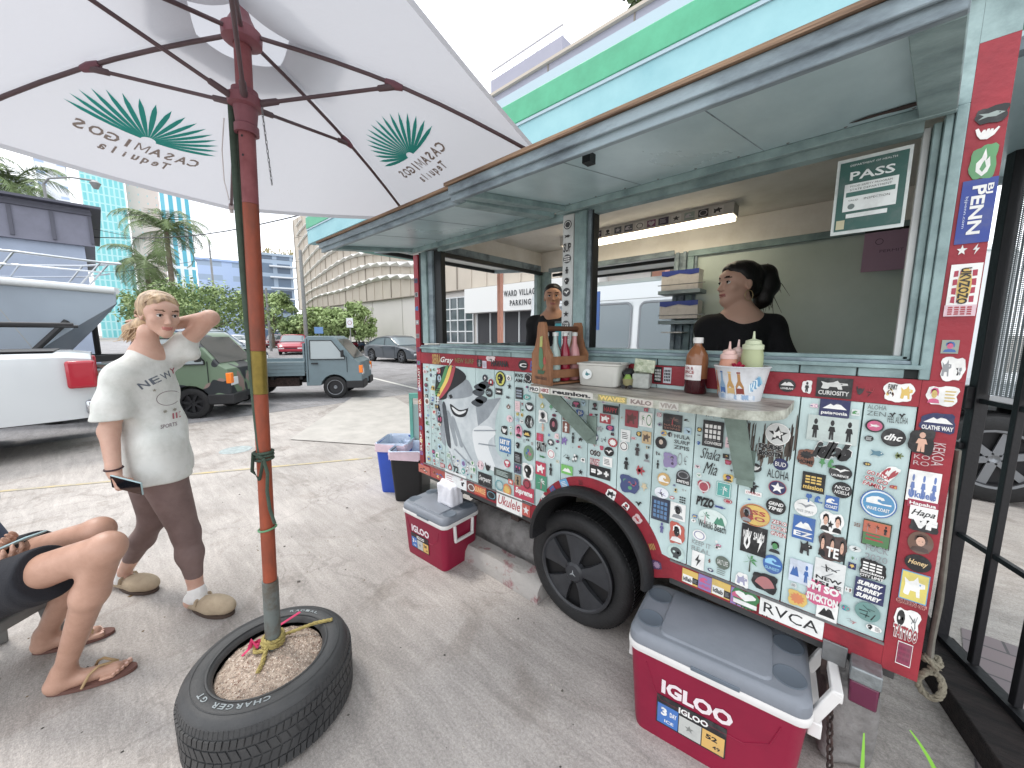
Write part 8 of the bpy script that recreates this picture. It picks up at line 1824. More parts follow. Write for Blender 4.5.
# ------------------------------------------------------------------ coolers
cred = mat('cooler_red', '#8f1538', .42, col2='#7d1232', scale=3, bump=.05, thresh=(.3, .7)); cwh = mat('cooler_white', '#d8d6d4', .4, vary=.08, scale=6); clid = mat('cooler_lid_grey', '#82878f', .5, col2='#747981', scale=5, bump=.06, bscale=60, thresh=(.3, .7)); clidd = mat('cooler_lid_dark', '#5f6872', .55)
def rrect(w_, d_, r, n=6):
    P = []
    for sx, sy, a0 in ((1, -1, -90), (1, 1, 0), (-1, 1, 90), (-1, -1, 180)):
        for k in range(n+1): a = math.radians(a0+90*k/n); P.append((sx*(w_/2-r)+r*math.cos(a), sy*(d_/2-r)+r*math.sin(a)))
    return P
def cooler(loc, rz, Lc, Wc, Hc, label, name='cooler', handles='up', qt='52'):
    R = tag(empty(name, loc, rz), label, 'cooler', 'red picnic coolers'); m4 = WM(R); zr = Hc*.80; zl = Hc*.865
    def rings(spec): return [[(x, y, z) for x, y in rrect(w_, d_, r)] for w_, d_, r, z in spec]
    mb = MB(m4); mb.loft(rings([(Lc*.84, Wc*.82, .03, .012), (Lc*.86, Wc*.84, .035, 0.0), (Lc*.875, Wc*.86, .035, .03), (Lc*.95, Wc*.94, .04, zr*.93), (Lc*.965, Wc*.955, .04, zr)]), cred); B_ = mb.build('tub', R, smooth=35)
    for k in (-1, 1):
        f_ = MB(m4); f_.box(k*Lc*.30-.05, k*Lc*.30+.05, -Wc*.40, Wc*.40, -.0, .014, cred); 
    mb = MB(m4); mb.loft(rings([(Lc*.985, Wc*.975, .042, zr+.0005), (Lc*.995, Wc*.985, .045, zr+.01), (Lc*.995, Wc*.985, .045, zl-.006), (Lc*.98, Wc*.97, .042, zl)]), cwh); mb.build('rim', R, smooth=35)
    # lid with raised middle and cup hollows at both ends
    mb = MB(m4); mb.loft(rings([(Lc*.975, Wc*.965, .042, zl+.0005), (Lc*.985, Wc*.975, .045, zl+.008), (Lc*.975, Wc*.965, .045, Hc-.022), (Lc*.93, Wc*.90, .045, Hc-.008), (Lc*.90, Wc*.86, .045, Hc-.006)]), clid)
    mb.poly([(x, y, Hc-.0055) for x, y in rrect(Lc*.90, Wc*.86, .045)], clid); Ld = mb.build('lid', R, smooth=40)
    mb = MB(m4); mb.loft(rings([(Lc*.62, Wc*.80, .03, Hc-.008), (Lc*.60, Wc*.77, .03, Hc+.002), (Lc*.57, Wc*.74, .03, Hc+.0035)]), clid); mb.build('raised_panel', Ld, smooth=40)
    for sx in (-1, 1):
        for sy in (-1, 1):
            c = MB(m4); cx, cy = sx*Lc*.385, sy*Wc*.22; r = Wc*.135; c.lathe([(r, .0012), (r*.93, .0030), (r*.90, .0026), (r*.80, -.0018+.0024), (0, .0006)], clidd, (cx, cy, Hc-.0055), 'z', 28); c.build('cup_hollow', Ld, smooth=50)
        h = MB(m4)
        if handles == 'up' and sx > 0:
            for sy in (-1, 1): h.beam((sx*Lc*.485, sy*Wc*.30, zr-.02), (sx*(Lc*.485+.055), sy*Wc*.30, zr+.115), .022, .03, cwh, up=(1, 0, 0))
            h.beam((sx*(Lc*.485+.055), -Wc*.33, zr+.105), (sx*(Lc*.485+.055), Wc*.33, zr+.105), .026, .034, cwh); h.box(sx*Lc*.485-.004, sx*Lc*.485+.03, -Wc*.34, Wc*.34, zr-.055, zr-.005, cwh)
        else:
            for sy in (-1, 1): h.beam((sx*(Lc*.49+.004), sy*Wc*.24, zr+.005), (sx*(Lc*.48+.010), sy*Wc*.22, zr-.10), .016, .02, cwh, up=(1, 0, 0))
            h.beam((sx*(Lc*.48+.012), -Wc*.245, zr-.10), (sx*(Lc*.48+.012), Wc*.245, zr-.10), .018, .018, cwh)
        h.build('handle', R, bevel=.004)
    # embossed panel, brand word and printed label on the front
    yf = lambda z: -(Wc/2)*(.86+(.94-.86)*(z/(zr*.93)))
    def fr(x, z, off=.0015, tilt=None): 
        sl = (yf(zr)-yf(0))/zr; return m4 @ frame((x, yf(z)-off, z), (1, 0, 0), norm((0, sl, 1)), norm((0, -1, sl)))
    t = MB(fr(-Lc*.06, zr*.70)); put_text(t, 'IGLOO', Matrix(), Lc*.40, zr*.17, flat('#e2d4d8'), .045); t.build('brand_word', B_, fix=False)
    X = fr(-Lc*.085, zr*.40); w_, h_ = Lc*.40, zr*.36; t = MB(X)
    t.box(-w_/2, w_/2, -h_/2, h_/2, -.001, .0006, flat('#15171b')); t.box(-w_/2+.004, -w_/6, -h_/2+.005, h_*.22, .0007, .0010, flat('#2a6fc0')); t.box(-w_/6+.003, w_/6, -h_/2+.005, h_*.14, .0007, .0010, flat('#b9bbb6')); t.box(w_/6+.003, w_/2-.004, -h_/2+.005, h_*.14, .0007, .0010, flat('#d9a83a'))
    put_text(t, 'IGLOO', Matrix.Translation((.01, h_*.32, .0013)), w_*.42, h_*.20, flat('#e6e6e2'), .04); put_text(t, '3', Matrix.Translation((-w_*.38, -h_*.02, .0013)), w_*.09, h_*.28, flat('#e6e6e2'), .05); put_text(t, 'DAY', Matrix.Translation((-w_*.24, -h_*.02, .0013)), w_*.10, h_*.16, flat('#e6e6e2'), .03); put_text(t, qt, Matrix.Translation((w_*.31, -h_*.04, .0013)), w_*.16, h_*.16, flat('#15171b'), .04); put_text(t, '49', Matrix.Translation((w_*.38, -h_*.30, .0013)), w_*.10, h_*.12, flat('#15171b'), .02)
    put_text(t, 'ICE', Matrix.Translation((-w_*.30, -h_*.32, .0013)), w_*.14, h_*.10, flat('#e6e6e2'), .02); t.add([(x*w_*.07, -h_*.16+y*h_*.12, .0013) for x, y in icon('star')[0][0]], [tuple(range(10))], flat('#7d807c'))
    t.build('label', B_, fix=False)
    em = MB(); e0 = .0012
    PP = [(-Lc*.36, zr*.90), (-Lc*.30, zr*.60), (-Lc*.26, zr*.52), (Lc*.20, zr*.52), (Lc*.32, zr*.66), (Lc*.36, zr*.90)]
    for a, b in zip(PP, PP[1:]): em.tube([m4 @ Vector((a[0], yf(a[1])-e0+.001, a[1])), m4 @ Vector((b[0], yf(b[1])-e0+.001, b[1]))], .0022, cred, 6)
    em.build('embossed_line', B_); 
    lt = MB(m4); lt.box(-Lc*.10, Lc*.16, -Wc*.4985, -Wc*.47, zl-.004, zl+.012, clidd); lt.build('latch', R, bevel=.003)
    return R
cooler((-.275, -.062, 0), math.radians(7), .56, .345, .42, 'large red cooler with IGLOO lettering in front of the trailer, its right handle up', qt='52')
cooler((-1.985, -.03, 0), math.radians(3), .46, .33, .37, 'smaller red cooler with a white bag on its lid', handles='down', qt='28')
# white paper bag resting on the small cooler
bagm = mat('paper_bag_white', '#dcdce2', .7, vary=.1, scale=12, bump=.5, bscale=30); bx = Vector((-1.915, .0, .372))
pb = [rbox(bx+ZZ*.07, (.075, .05, .068), .012, .01), cap(bx+Vector((-.06, 0, .14)), bx+Vector((.065, .01, .145)), .018, .014, .02), cap(bx+Vector((-.06, -.03, .0)), bx+Vector((-.03, -.02, .13)), .02, .02, .02)]
tag(body_obj('paper_bag', pb, .005, [bagm], disp=folds(.006, 45, 4), smooth_it=1), 'crumpled white bag sitting on the lid of the smaller red cooler', 'bag')
# ------------------------------------------------------------------ bins with white liners
def bin_(label, a, col, h_, w_, d_, rz):
    R = tag(empty('waste_bin', a, rz), label, 'bin', 'plastic bins by the trailer corner'); m4 = WM(R); m = mat('bin_'+col.strip('#'), col, .45, vary=.1, scale=6); mb = MB(m4)
    mb.loft([[(x, y, z) for x, y in rrect(w_*q, d_*q, .03)] for q, z in ((.80, 0), (.82, .01), (1.0, h_))]+[[(x, y, z) for x, y in rrect(w_*q, d_*q, .03)] for q, z in ((.96, h_), (.80, .03))], m, caps=True); mb.build('body', R, smooth=35)
    ln = mat('bin_liner', '#c6d2e6', .5, vary=.15, scale=20, bump=.6, bscale=40); ln2 = mat('bin_liner_pink', '#d9c2cc', .5, vary=.1, scale=20, bump=.4); mb = MB(m4)
    rg = [[(x+random.gauss(0, .0025), y+random.gauss(0, .0025), z+random.gauss(0, .004)) for x, y in rrect(w_*q, d_*q, .035)] for q, z in ((1.03, h_-.07), (1.05, h_-.03), (1.05, h_+.006), (1.0, h_+.014), (.93, h_-.01), (.88, h_-.10), (.82, h_-.25))]
    mb.loft(rg, ln, caps=False, mfun=lambda i, k: ln2 if i < 2 else ln); mb.build('liner', R, smooth=60)
p = on(2, 0, 403, 503); bin_('black bin with a white liner, nearer of the two by the trailer corner', (p.x-.08, p.y+.16, 0), '#1b1c1f', .47, .30, .36, math.radians(38))
p = on(2, 0, 383, 493); bin_('bright blue bin with a white liner half hidden behind the black one', (p.x-.02, p.y+.19, 0), '#3556b8', .48, .30, .36, math.radians(38))
# small teal frame behind the trailer's far corner
mb = MB(); p = dep(3.6, 414, 430); tlm = mat('teal_frame', '#6fb3a4', .6, vary=.15); X = frame((p.x, p.y, 0), U_, V_, ZZ); mb.xf = X
z0, z1 = .45, dep(3.6, 414, 398).z; mb.box(-.03, .0, -.03, 0, 0, z1, tlm); mb.box(.10, .13, -.03, 0, 0, z1, tlm); mb.box(-.03, .13, -.031, .001, z1+.001, z1+.05, tlm); mb.box(.0005, .0995, -.02, -.01, .35, z1-.06, mat('frame_pane', '#9fb7b3', .4)); mb.box(.0005, .0995, -.025, -.005, .3, .3495, tlm); tag(mb.build('sign_frame'), 'small teal standing frame behind the far corner of the trailer', 'stand')
# ------------------------------------------------------------------ concrete stops and blocks under the trailer
ccm = mat('old_concrete', '#8d8a88', .9, col2='#6b6866', scale=9, bump=.8, bscale=40, thresh=(.35, .6)); ccl = mat('painted_kerbstone', '#a09c98', .9, col2='#8a5f62', scale=9, bump=.8, bscale=40, thresh=(.36, .46))
mb = MB(); 
def cblock(name, label, x0, x1, yc, prof, m):
    mb = MB(); n = 24; rg = []
    for k in range(n+1):
        x = x0+(x1-x0)*k/n; rg.append([(x, yc+y+.004*noise.noise(Vector((x*9, y*30, z*30))), max(0.001, z+.006*noise.noise(Vector((x*11, y*22, z*22+5))))) for y, z in prof])
    mb.loft(rg, m); return tag(mb.build(name, smooth=50), label, 'kerbstone')
cblock('kerbstone', 'low concrete kerbstone with flaking pink paint left of the trailer wheel', -1.86, -1.17, .10, [(-.09, .0), (-.085, .07), (-.06, .105), (.05, .11), (.08, .06), (.085, 0)], ccl)
cblock('kerbstone', 'rounded grey concrete stop behind the painted kerbstone', -2.05, -1.10, .33, [(-.11, .0), (-.11, .13), (-.07, .22), (.0, .25), (.08, .21), (.11, .12), (.11, 0)], ccm)
V2, F2_ = sdf_mesh([rbox((0, 0, .14), (.085, .11, .14), .05, .01)], .008)
def boulder(label, c, sz, rz, m, seed, name='concrete_block'):
    M = [[math.cos(rz), -math.sin(rz), 0], [math.sin(rz), math.cos(rz), 0], [0, 0, 1]]
    return tag(body_obj(name, [rbox((c[0], c[1], sz[2]), sz, min(sz)*.45, .01, 'add', M)], .008, [m], disp=folds(.012, 14, seed)), label, 'block')
boulder('grey concrete block under the trailer just right of the large cooler', (.085, .22), (.075, .12, .15), math.radians(20), ccm, 3)
boulder('brownish stone wedged behind the trailer wheel and the large cooler', (-.50, .13), (.05, .06, .16), math.radians(30), mat('brown_stone', '#7d675e', .9, vary=.3, scale=8, bump=.6), 6)
# chain and cloth tie hanging from the tail, rope ring on the corner
mb = MB(); a = Vector((.045, -.02, .41))
for k in range(15):
    c = a-ZZ*.026*k+U_*.003*k-Vector((0, .004*k, 0)); X = (U_ if k % 2 else V_); mb.tube([c+X*.008*math.cos(t)+ZZ*.018*math.sin(t) for t in [2*PI*q/10 for q in range(10)]], .0035, rusty, 5, closed=True)
tag(mb.build('safety_chain', smooth=60), 'rusty chain hanging from the trailer beside the purple lamp', 'chain')
RG = tag(empty('rope_loop', (XR+.03, 0, .55)), 'weathered rope ending in a knotted loop, hung on the trailer corner', 'rope'); rpw = mat('rope_weathered', '#7d7768', .9, vary=.3, scale=30, bump=.7, bscale=120)
mb = MB(); p = lambda x, y, yy=.03: on(1, yy, x, y)
mb.tube([p(958, 450), p(947, 540), p(940, 600), p(932, 640), p(930, 655)], [.014, .015, .015, .014, .016], mat('strap_grey', '#6d6a62', .9, vary=.3, scale=20, bump=.5), 8, flatz=.5); mb.build('strap', RG, smooth=60)
mb = MB(); cxy = p(930, 684); ropetube(mb, [cxy+Vector((.022*math.sin(t)*1.1, .006*math.sin(2*t), .040*math.cos(t))) for t in [2*PI*k/14 for k in range(15)]], .0085, rpw); kk = p(931, 660); ropetube(mb, [kk+Vector((.016*math.cos(t), .012*math.sin(t), .008*math.sin(2*t))) for t in [2*PI*k/10 for k in range(11)]], .009, rpw); ropetube(mb, [kk+Vector((-.012, 0, .012)), kk+Vector((.014, -.008, -.014)), kk+Vector((0, 0, -.025))], .008, rpw); mb.build('loop', RG, smooth=60)
# grass blades near the lens
mb = MB(); gbm = mat('blade_green', (.22, .48, .06), .5, spec=.4)
def blade(pts, w_): 
    P = [Vector(q) for q in pts]; vs = []
    for i, q in enumerate(P): k = 1-i/(len(P)-1); d_ = U_*w_*(.15+.85*k)**.7; vs += [q-d_, q+V_*w_*.3*k, q+d_]
    mb.add(vs, [(3*i, 3*i+1, 3*i+4, 3*i+3) for i in range(len(P)-1)]+[(3*i+1, 3*i+2, 3*i+5, 3*i+4) for i in range(len(P)-1)], gbm)
gb = Vector((.135, -.42, 0)); 
for (x0, y0, x1, y1, d0, lab) in ((860, 800, 864, 733, .92, 'short upright green leaf blade at the bottom edge'), (945, 790, 910, 730, .98, 'longer arching green leaf blade at the bottom right edge')):
    mb = MB(); a = dep(d0, x0, y0); b = dep(d0+.02, x1, y1); blade([a.lerp(b, t)+ZZ*.012*math.sin(PI*t) for t in (0, .25, .5, .75, 1)], .0085); root = Vector((a.x, a.y, 0)); blade([root, root.lerp(a, .5)+U_*.004, a], .0085); tag(mb.build('leaf_blade', smooth=60, fix=False), lab, 'plant')
# ------------------------------------------------------------------ things on the counter
CZ = 1.2897
def top(x, y): return on(2, CZ, x, y)
wood = mat('carrier_wood', '#93684a', .6, col2='#6f4a33', scale=8, stretch=(1, 6, 1), bump=.2, thresh=(.3, .6)); woodd = mat('carrier_wood_dark', '#5d3a28', .6, vary=.2)
gcl = mat('bottle_glass', '#7c9a92', .05, trans=.85, ior=1.45)
# wooden carrier with bottles
c0 = Vector((-.935, -.145, CZ)); ra = math.radians(76); WC = tag(empty('bottle_carrier', c0, ra), 'reddish wooden six-bottle carrier with a parrot sticker on its end', 'carrier'); m4 = WM(WC)
EP = [(-.065, 0), (.065, 0), (.065, .13), (.045, .155), (.030, .20), (.026, .245), (.018, .262), (-.018, .262), (-.026, .245), (-.030, .20), (-.045, .155), (-.065, .13)]
for x in (-.10, .10): mb = MB(m4); mb.prism(EP, x-.006, x+.006, wood, 'yz'); mb.build('end_board', WC, bevel=.002)
mb = MB(m4); mb.box(-.094, .094, -.062, .062, .004, .012, wood)
for y in (-.062, .056):
    for z in (.03, .085): mb.box(-.094, .094, y, y+.006, z, z+.035, wood)
mb.box(-.094, .094, -.003, .003, .012, .11, woodd); mb.build('tray', WC, bevel=.001)
mb = MB(m4); mb.tube([(-.094, 0, .235), (.094, 0, .235)], .011, woodd, 10); mb.build('handle', WC, smooth=50)
X = m4 @ frame((-.1075, 0, 0), (0, -1, 0), (0, 0, 1), (-1, 0, 0)); mb = MB(X)
for (pts, c) in (([(0, .16), (.012, .15), (.016, .12), (.02, .08), (.005, .06), (-.012, .08), (-.014, .12), (-.01, .155)], '#3f7a4c'), ([(-.006, .20), (.012, .205), (.010, .16), (-.008, .158)], '#a8b04a'), ([(.012, .11), (.03, .12), (.034, .09), (.018, .085)], '#b0402f'), ([(-.02, .045), (.02, .045), (.03, .06), (-.02, .062)], '#2f5a3c')):
    mb.add([(x, z, .0006) for x, z in pts], [tuple(range(len(pts)))], flat(c))
put_text(mb, 'TABLE GOLD', Matrix.Translation((0, .028, .0006)), .08, .012, flat('#4a2c20'), .03); mb.build('parrot_sticker', WC, fix=False)
def bottle(label, loc, hgt, r, m, liq=None, cap_=None, grp='bottles in the wooden carrier', cat='bottle'):
    R = tag(empty('bottle', loc), label, cat, grp); mb = MB(Matrix.Translation(loc)); mb.lathe([(0, .002), (r*.9, .002), (r, .008), (r, hgt*.55), (r*.85, hgt*.66), (r*.42, hgt*.80), (r*.38, hgt*.96), (r*.45, hgt*.965), (r*.45, hgt), (0, hgt)], m, (0, 0, 0), 'z', 20); mb.build('glass', R, smooth=40)
    if cap_: mb = MB(Matrix.Translation(loc)); mb.lathe([(r*.5, hgt*.955), (r*.5, hgt+.006), (0, hgt+.008)], cap_, (0, 0, 0), 'z', 16); mb.build('cap', R, smooth=40)
    return R
rdl = mat('bottle_red', '#8a1a30', .12, coat=.3); cll = mat('bottle_clear', '#9fb0aa', .08, spec=.8); cpm = flat('#c8ccc8')
for k, (x, y, m, lab) in enumerate(((-.055, -.030, cll, 'clear bottle at the front left of the wooden carrier'), (.0, -.030, rdl, 'red bottle at the front middle of the wooden carrier'), (.055, -.030, mat('bottle_rose', '#c08a8a', .1), 'rose tinted bottle at the front right of the wooden carrier'), (-.055, .030, cll, 'clear bottle at the back left of the wooden carrier'), (.0, .030, rdl, 'red bottle at the back middle of the wooden carrier'), (.055, .030, cll, 'clear bottle at the back right of the wooden carrier'))):
    p = m4 @ Vector((x, y, .013)); bottle(lab, p, .20, .024, m, cap_=cpm)
tml = mat('tumbler_teal', '#2f8a94', .35); p = on(1, .10, 570, 356); p = Vector((p.x, .03, 1.4405)); TB = tag(empty('tumbler', p), 'teal insulated tumbler standing on the sill behind the carrier', 'tumbler'); mb = MB(Matrix.Translation(p)); mb.lathe([(0, 0), (.028, 0), (.032, .01), (.038, .105), (.036, .112), (0, .112)], tml, (0, 0, 0), 'z', 24); mb.build('cup', TB, smooth=40); mb = MB(Matrix.Translation(p)); mb.lathe([(.038, .1125), (.038, .122), (.0, .124)], flat('#2a3a40'), (0, 0, 0), 'z', 24); mb.build('lid', TB, smooth=40)
# translucent tub with napkins
tubm = mat('plastic_tub', '#c9c9c2', .35, vary=.1, scale=10); pc = Vector((-.755, -.09, CZ)); PT = tag(empty('plastic_tub', pc, math.radians(6)), 'cloudy plastic tub with a round sticker and black side clip on the counter', 'tub'); m4 = WM(PT)
mb = MB(m4); mb.loft([[(x, y, z) for x, y in rrect(.18*q, .14*q, .02)] for q, z in ((.86, .002), (.90, .006), (.98, .085), (1.04, .088), (1.04, .094), (.96, .094), (.92, .085), (.86, .012))], tubm); mb.build('tub', PT, smooth=35)
mb = MB(m4); mb.box(-.06, .06, -.045, .045, .012, .092, mat('paper_napkins', '#d5d2cc', .9, vary=.1, scale=30)); mb.build('napkins', PT)
mb = MB(m4 @ frame((-.04, -.0705, .05), (1, 0, 0), (0, .09, 1), (0, -1, 0))); mb.add([(x*.021, y*.021, .001) for x, y in circ(20)], [tuple(range(20))], flat('#dfe3e0'))
for pts, ci in icon('turtle')[:3]: mb.add([(x*.013, y*.013, .0014) for x, y in pts], [tuple(range(len(pts)))], flat('#2f7f86'))
mb.build('round_sticker', PT, fix=False)
mb = MB(m4); mb.tube([(.095, -.02, .05), (.108, -.01, .06), (.108, .015, .06), (.10, .03, .045)], [.014, .018, .018, .012], blkpl, 8); mb.build('side_clip', PT, smooth=50)
# little robot-like ornament holding a cash jar
pc = Vector((-.599, -.07, CZ)); OR = tag(empty('tip_jar', pc, math.radians(10)), 'square glass tip jar stuffed with banknotes on a small figurine between tub and sauce', 'jar'); m4 = WM(OR); note = mat('banknote', '#8f9a80', .8, col2='#c9cdb9', scale=35, thresh=(.4, .6))
mb = MB(m4); mb.box(-.03, .035, -.03, .03, .002, .06, mat('jar_glass', '#b5b8b2', .15, vary=.3, scale=30)); mb.build('jar', OR, bevel=.006)
mb = MB(m4); mb.box(-.036, .040, -.012, .0, .066, .115, note, Matrix.Rotation(.1, 4, 'Y')); mb.box(-.03, .03, .004, .012, .0605, .10, note); mb.build('banknotes', OR, bevel=.001)
mb = MB(m4); mb.tube([(-.045, -.03, .012), (-.045, -.03, .038)], [.018, .021], mat('figure_olive', '#8a8460', .5), 10); mb.tube([(-.045, -.03, .0381), (-.045, -.03, .055)], [.017, .008], mat('figure_green', '#7d9a4a', .4), 10); 
for x in (-.058, -.032): mb.tube([(x, -.048, .008), (x, -.040, .008)], .008, blkpl, 8)
mb.build('figurine', OR, smooth=50)
# brown sauce jug
pc = Vector((-.403, -.058, CZ)); JG = tag(empty('sauce_bottle', pc), 'brown glass sauce bottle with white cap and label, dark at the bottom', 'bottle'); m4 = Matrix.Translation(pc); R_ = .037
js = mat('sauce_amber', '#8a5a3c', .2, vary=.15, scale=15, coat=.3); jd = mat('sauce_dark', '#3a0c14', .15, coat=.4)
mb = MB(m4); mb.lathe([(0, .001), (R_*.93, .001), (R_, .006), (R_, .055)], jd, (0, 0, 0), 'z', 32); mb.lathe([(R_, .0551), (R_, .125), (R_*.92, .140), (R_*.55, .163), (.013, .172), (.013, .180)], js, (0, 0, 0), 'z', 32); mb.build('bottle', JG, smooth=40)
mb = MB(m4); mb.lathe([(.0165, .1801), (.0165, .198), (.015, .2), (0, .2)], flat('#d9d6d2'), (0, 0, 0), 'z', 24); mb.build('cap', JG, smooth=40)
mb = MB(m4); a0 = math.radians(-90-35+0)-1.0; mb.lathe([(R_+.0006, .050), (R_+.0008, .103)], flat('#e2dedc'), (0, 0, 0), 'z', 24, a0=a0, a1=a0+2.3); 
def wrap_text(mb, s, r, z, h_, w_, ac, m):
    vs, fs, tw, th = text2d(s, .03); mb.add([(r*math.cos(ac+x*w_/tw/r), r*math.sin(ac+x*w_/tw/r), z+y*h_/th) for x, y in vs], fs, m)
ac = math.radians(-115); wrap_text(mb, 'LEA &', R_+.0014, .092, .010, .034, ac, flat('#8c2030')); wrap_text(mb, 'SPICE', R_+.0014, .078, .012, .040, ac, flat('#a02a24')); wrap_text(mb, 'SAUCE', R_+.0014, .064, .007, .030, ac, flat('#8c2030')); mb.build('label', JG, fix=False)
# painted tin bucket with squeeze bottles
pc = Vector((-.257, -.09, CZ)); BK = tag(empty('tin_bucket', pc), 'white tin bucket printed with bottles on ice at the right end of the counter', 'bucket'); m4 = Matrix.Translation(pc)
bkt = flat('#d3d6da', .35); R0, R1, HB = .058, .078, .108
mb = MB(m4); mb.lathe([(0, .002), (R0, .002), (R0+.001, .0), (R0+(R1-R0)*.5, HB*.5), (R1, HB-.003), (R1+.004, HB), (R1, HB+.003), (R1-.003, HB-.002), (R0-.003, .006), (0, .006)], bkt, (0, 0, 0), 'z', 48); mb.build('pail', BK, smooth=50)
mb = MB(m4)
def bw(u, z, off=.0008): r = R0+(R1-R0)*z/HB+off; a = math.radians(-125)+u/r; return (r*math.cos(a), r*math.sin(a), z)
def bpoly(pts, c, off=.0008): mb.add([bw(x, z, off) for x, z in pts], [tuple(range(len(pts)))], flat(c, .35))
for x, c, c2 in ((-.055, '#3a2a3a', '#8c2038'), (-.030, '#c8603a', '#e0a040'), (-.002, '#7fa6c8', '#3f6fb0'), (.026, '#c9963c', '#d8b060'), (.052, '#b07a30', '#8c3020')):
    bpoly([(x-.011, .014), (x+.011, .014), (x+.011, .048), (x+.004, .066), (x+.004, .088), (x-.004, .088), (x-.004, .066), (x-.011, .048)], c); bpoly([(x-.010, .024), (x+.010, .024), (x+.010, .042), (x-.010, .042)], c2, .0012); bpoly([(x-.005, .089), (x+.005, .089), (x+.005, .094), (x-.005, .094)], c2, .0012)
for k in range(26): x = -.08+.0066*k; bpoly([(x, .006+.006*random.random()), (x+.008, .004), (x+.010, .016+.006*random.random()), (x+.003, .022)], random.choice(['#dfe6ee', '#b9cce2', '#8fb0d4']), .0014)
for k in range(8): bpoly([(.075+.006*k, .03+.004*k), (.083+.006*k, .03+.004*k), (.088+.004*k, .06+.003*k), (.078+.004*k, .055+.004*k)], random.choice(['#4f9ac8', '#7fc0d8', '#3a8aa0', '#d8e6ea']), .0014)
mb.build('printed_picture', BK, fix=False)
def squeeze(label, x, y, h_, r, body_, top_, z=.01, rot=0):
    p = pc+Vector((x, y, z)); R = tag(empty('squeeze_bottle', p), label, 'squeeze bottle', 'squeeze bottles in the tin bucket'); m4 = Matrix.Translation(p); mb = MB(m4); mb.lathe([(0, 0), (r*.94, .0), (r, .008), (r, h_*.86), (r*.93, h_*.93), (r*.9, h_)], body_, (0, 0, 0), 'z', 24); mb.build('body', R, smooth=40)
    mb = MB(m4); mb.lathe([(r*.97, h_*.99), (r*.97, h_+.012), (r*.75, h_+.016), (r*.70, h_+.026), (r*.3, h_+.03), (.0045, h_+.032), (.0025, h_+.055), (0, h_+.056)], top_, (0, 0, 0), 'z', 24); mb.build('nozzle_cap', R, smooth=40)
squeeze('tall squeeze bottle of pale green sauce, right in the bucket', .026, .004, .155, .031, mat('sauce_green', '#a3ab84', .35), mat('cap_pale_green', '#bcc4a6', .4))
squeeze('squeeze bottle of salmon pink sauce, left in the bucket', -.038, -.004, .122, .027, mat('sauce_pink', '#c78f78', .35), mat('cap_pink', '#d9b6ae', .4))
squeeze('second salmon pink squeeze bottle just behind the first', -.020, .032, .128, .023, mat('sauce_pink2', '#cc9c8c', .35), mat('cap_pink2', '#dcc0ba', .4))
mb = MB(); random.seed(6)
for k in range(7): c = pc+Vector((-.005+random.uniform(-.02, .02), -.035+random.uniform(-.01, .01), .092+random.uniform(0, .02))); mb.tube([c, c+Vector((random.uniform(-.02, .02), -.006, .012)), c+Vector((random.uniform(-.02, .02), .0, -.01))], .007, mat('cloth_red', '#a82440', .8), 6, flatz=.5)
tag(mb.build('red_cloth', smooth=60), 'scrap of red cloth tucked into the tin bucket', 'cloth')
# stickers along the counter's edge
em = MB(); zc = 1.276
for x, w_, c, tx, fg in ((-.955, .05, '#d8d8d4', 'PRO', '#3a3a3e'), (-.90, .045, '#e2ded8', 'HIKE', '#8a3038'), (-.775, .19, '#bdbcb4', 'reunion.', '#15161a'), (-.605, .11, '#8f8a4c', 'WAVES', '#d8b84a'), (-.50, .08, '#b9b2a8', 'KALO', '#7a6a64'), (-.41, .06, '#b2b0a6', 'VIVA', '#8a8078')):
    X = FACE(x, zc, -.3006); em.add([(-w_/2, -.011, 0), (w_/2, -.011, 0), (w_/2, .011, 0), (-w_/2, .011, 0)], [(0, 1, 2, 3)], flat(c), X); em.xf = X; put_text(em, tx, Matrix.Translation((0, 0, .0004)), w_*.9, .016, flat(fg), .05); em.xf = Matrix.Identity(4)
em.build('edge_stickers', bpy.data.objects['counter_top'], fix=False)
# ------------------------------------------------------------------ signs and boxes inside
PS = tag(empty('pass_placard', (0, .0, 2.0)), 'green PASS placard in a clear sleeve hanging in the serving hatch', 'sign')
q = [on(1, -.03, *p) for p in ((836, 160), (911, 147), (906, 229), (833, 233))]; w_, h_ = .162, .21; cx, cz = sum(p.x for p in q)/4, sum(p.z for p in q)/4
w_ = ((q[1]-q[0]).length+(q[2]-q[3]).length)/2; h_ = ((q[0]-q[3]).length+(q[1]-q[2]).length)/2
X = FACE(cx, cz, -.03, 0); mb = MB(X); mb.box(-w_/2, w_/2, -h_/2, h_/2, -.003, 0, flat('#c3cdca', .25)); mb.build('sleeve', PS)
mb = MB(X); mb.box(-w_*.455, w_*.455, -h_*.455, h_*.455, .0005, .0010, flat('#1f5850')); mb.build('card', PS)
mb = MB(X); wc = flat('#d9e0de'); put_text(mb, 'PASS', Matrix.Translation((0, h_*.26, .0016)), w_*.60, h_*.11, wc, .02); put_text(mb, 'DEPARTMENT OF HEALTH', Matrix.Translation((0, h_*.40, .0016)), w_*.62, h_*.025, wc, .0)
mb.box(-w_*.36, w_*.36, -h_*.20, h_*.16, .0012, .0015, wc); mb.box(-w_*.33, w_*.33, -.01*h_, h_*.05, .0016, .0018, flat('#2f6a60')); mb.box(-w_*.30, w_*.26, -h_*.29, -h_*.235, .0012, .0015, wc)
for k, t_ in enumerate(('FOOD SAFETY PROGRAM', 'STATE DEPARTMENT')): put_text(mb, t_, Matrix.Translation((0, h_*(.125-.045*k), .0019)), w_*.56, h_*.024, flat('#2a3a38'), .0)
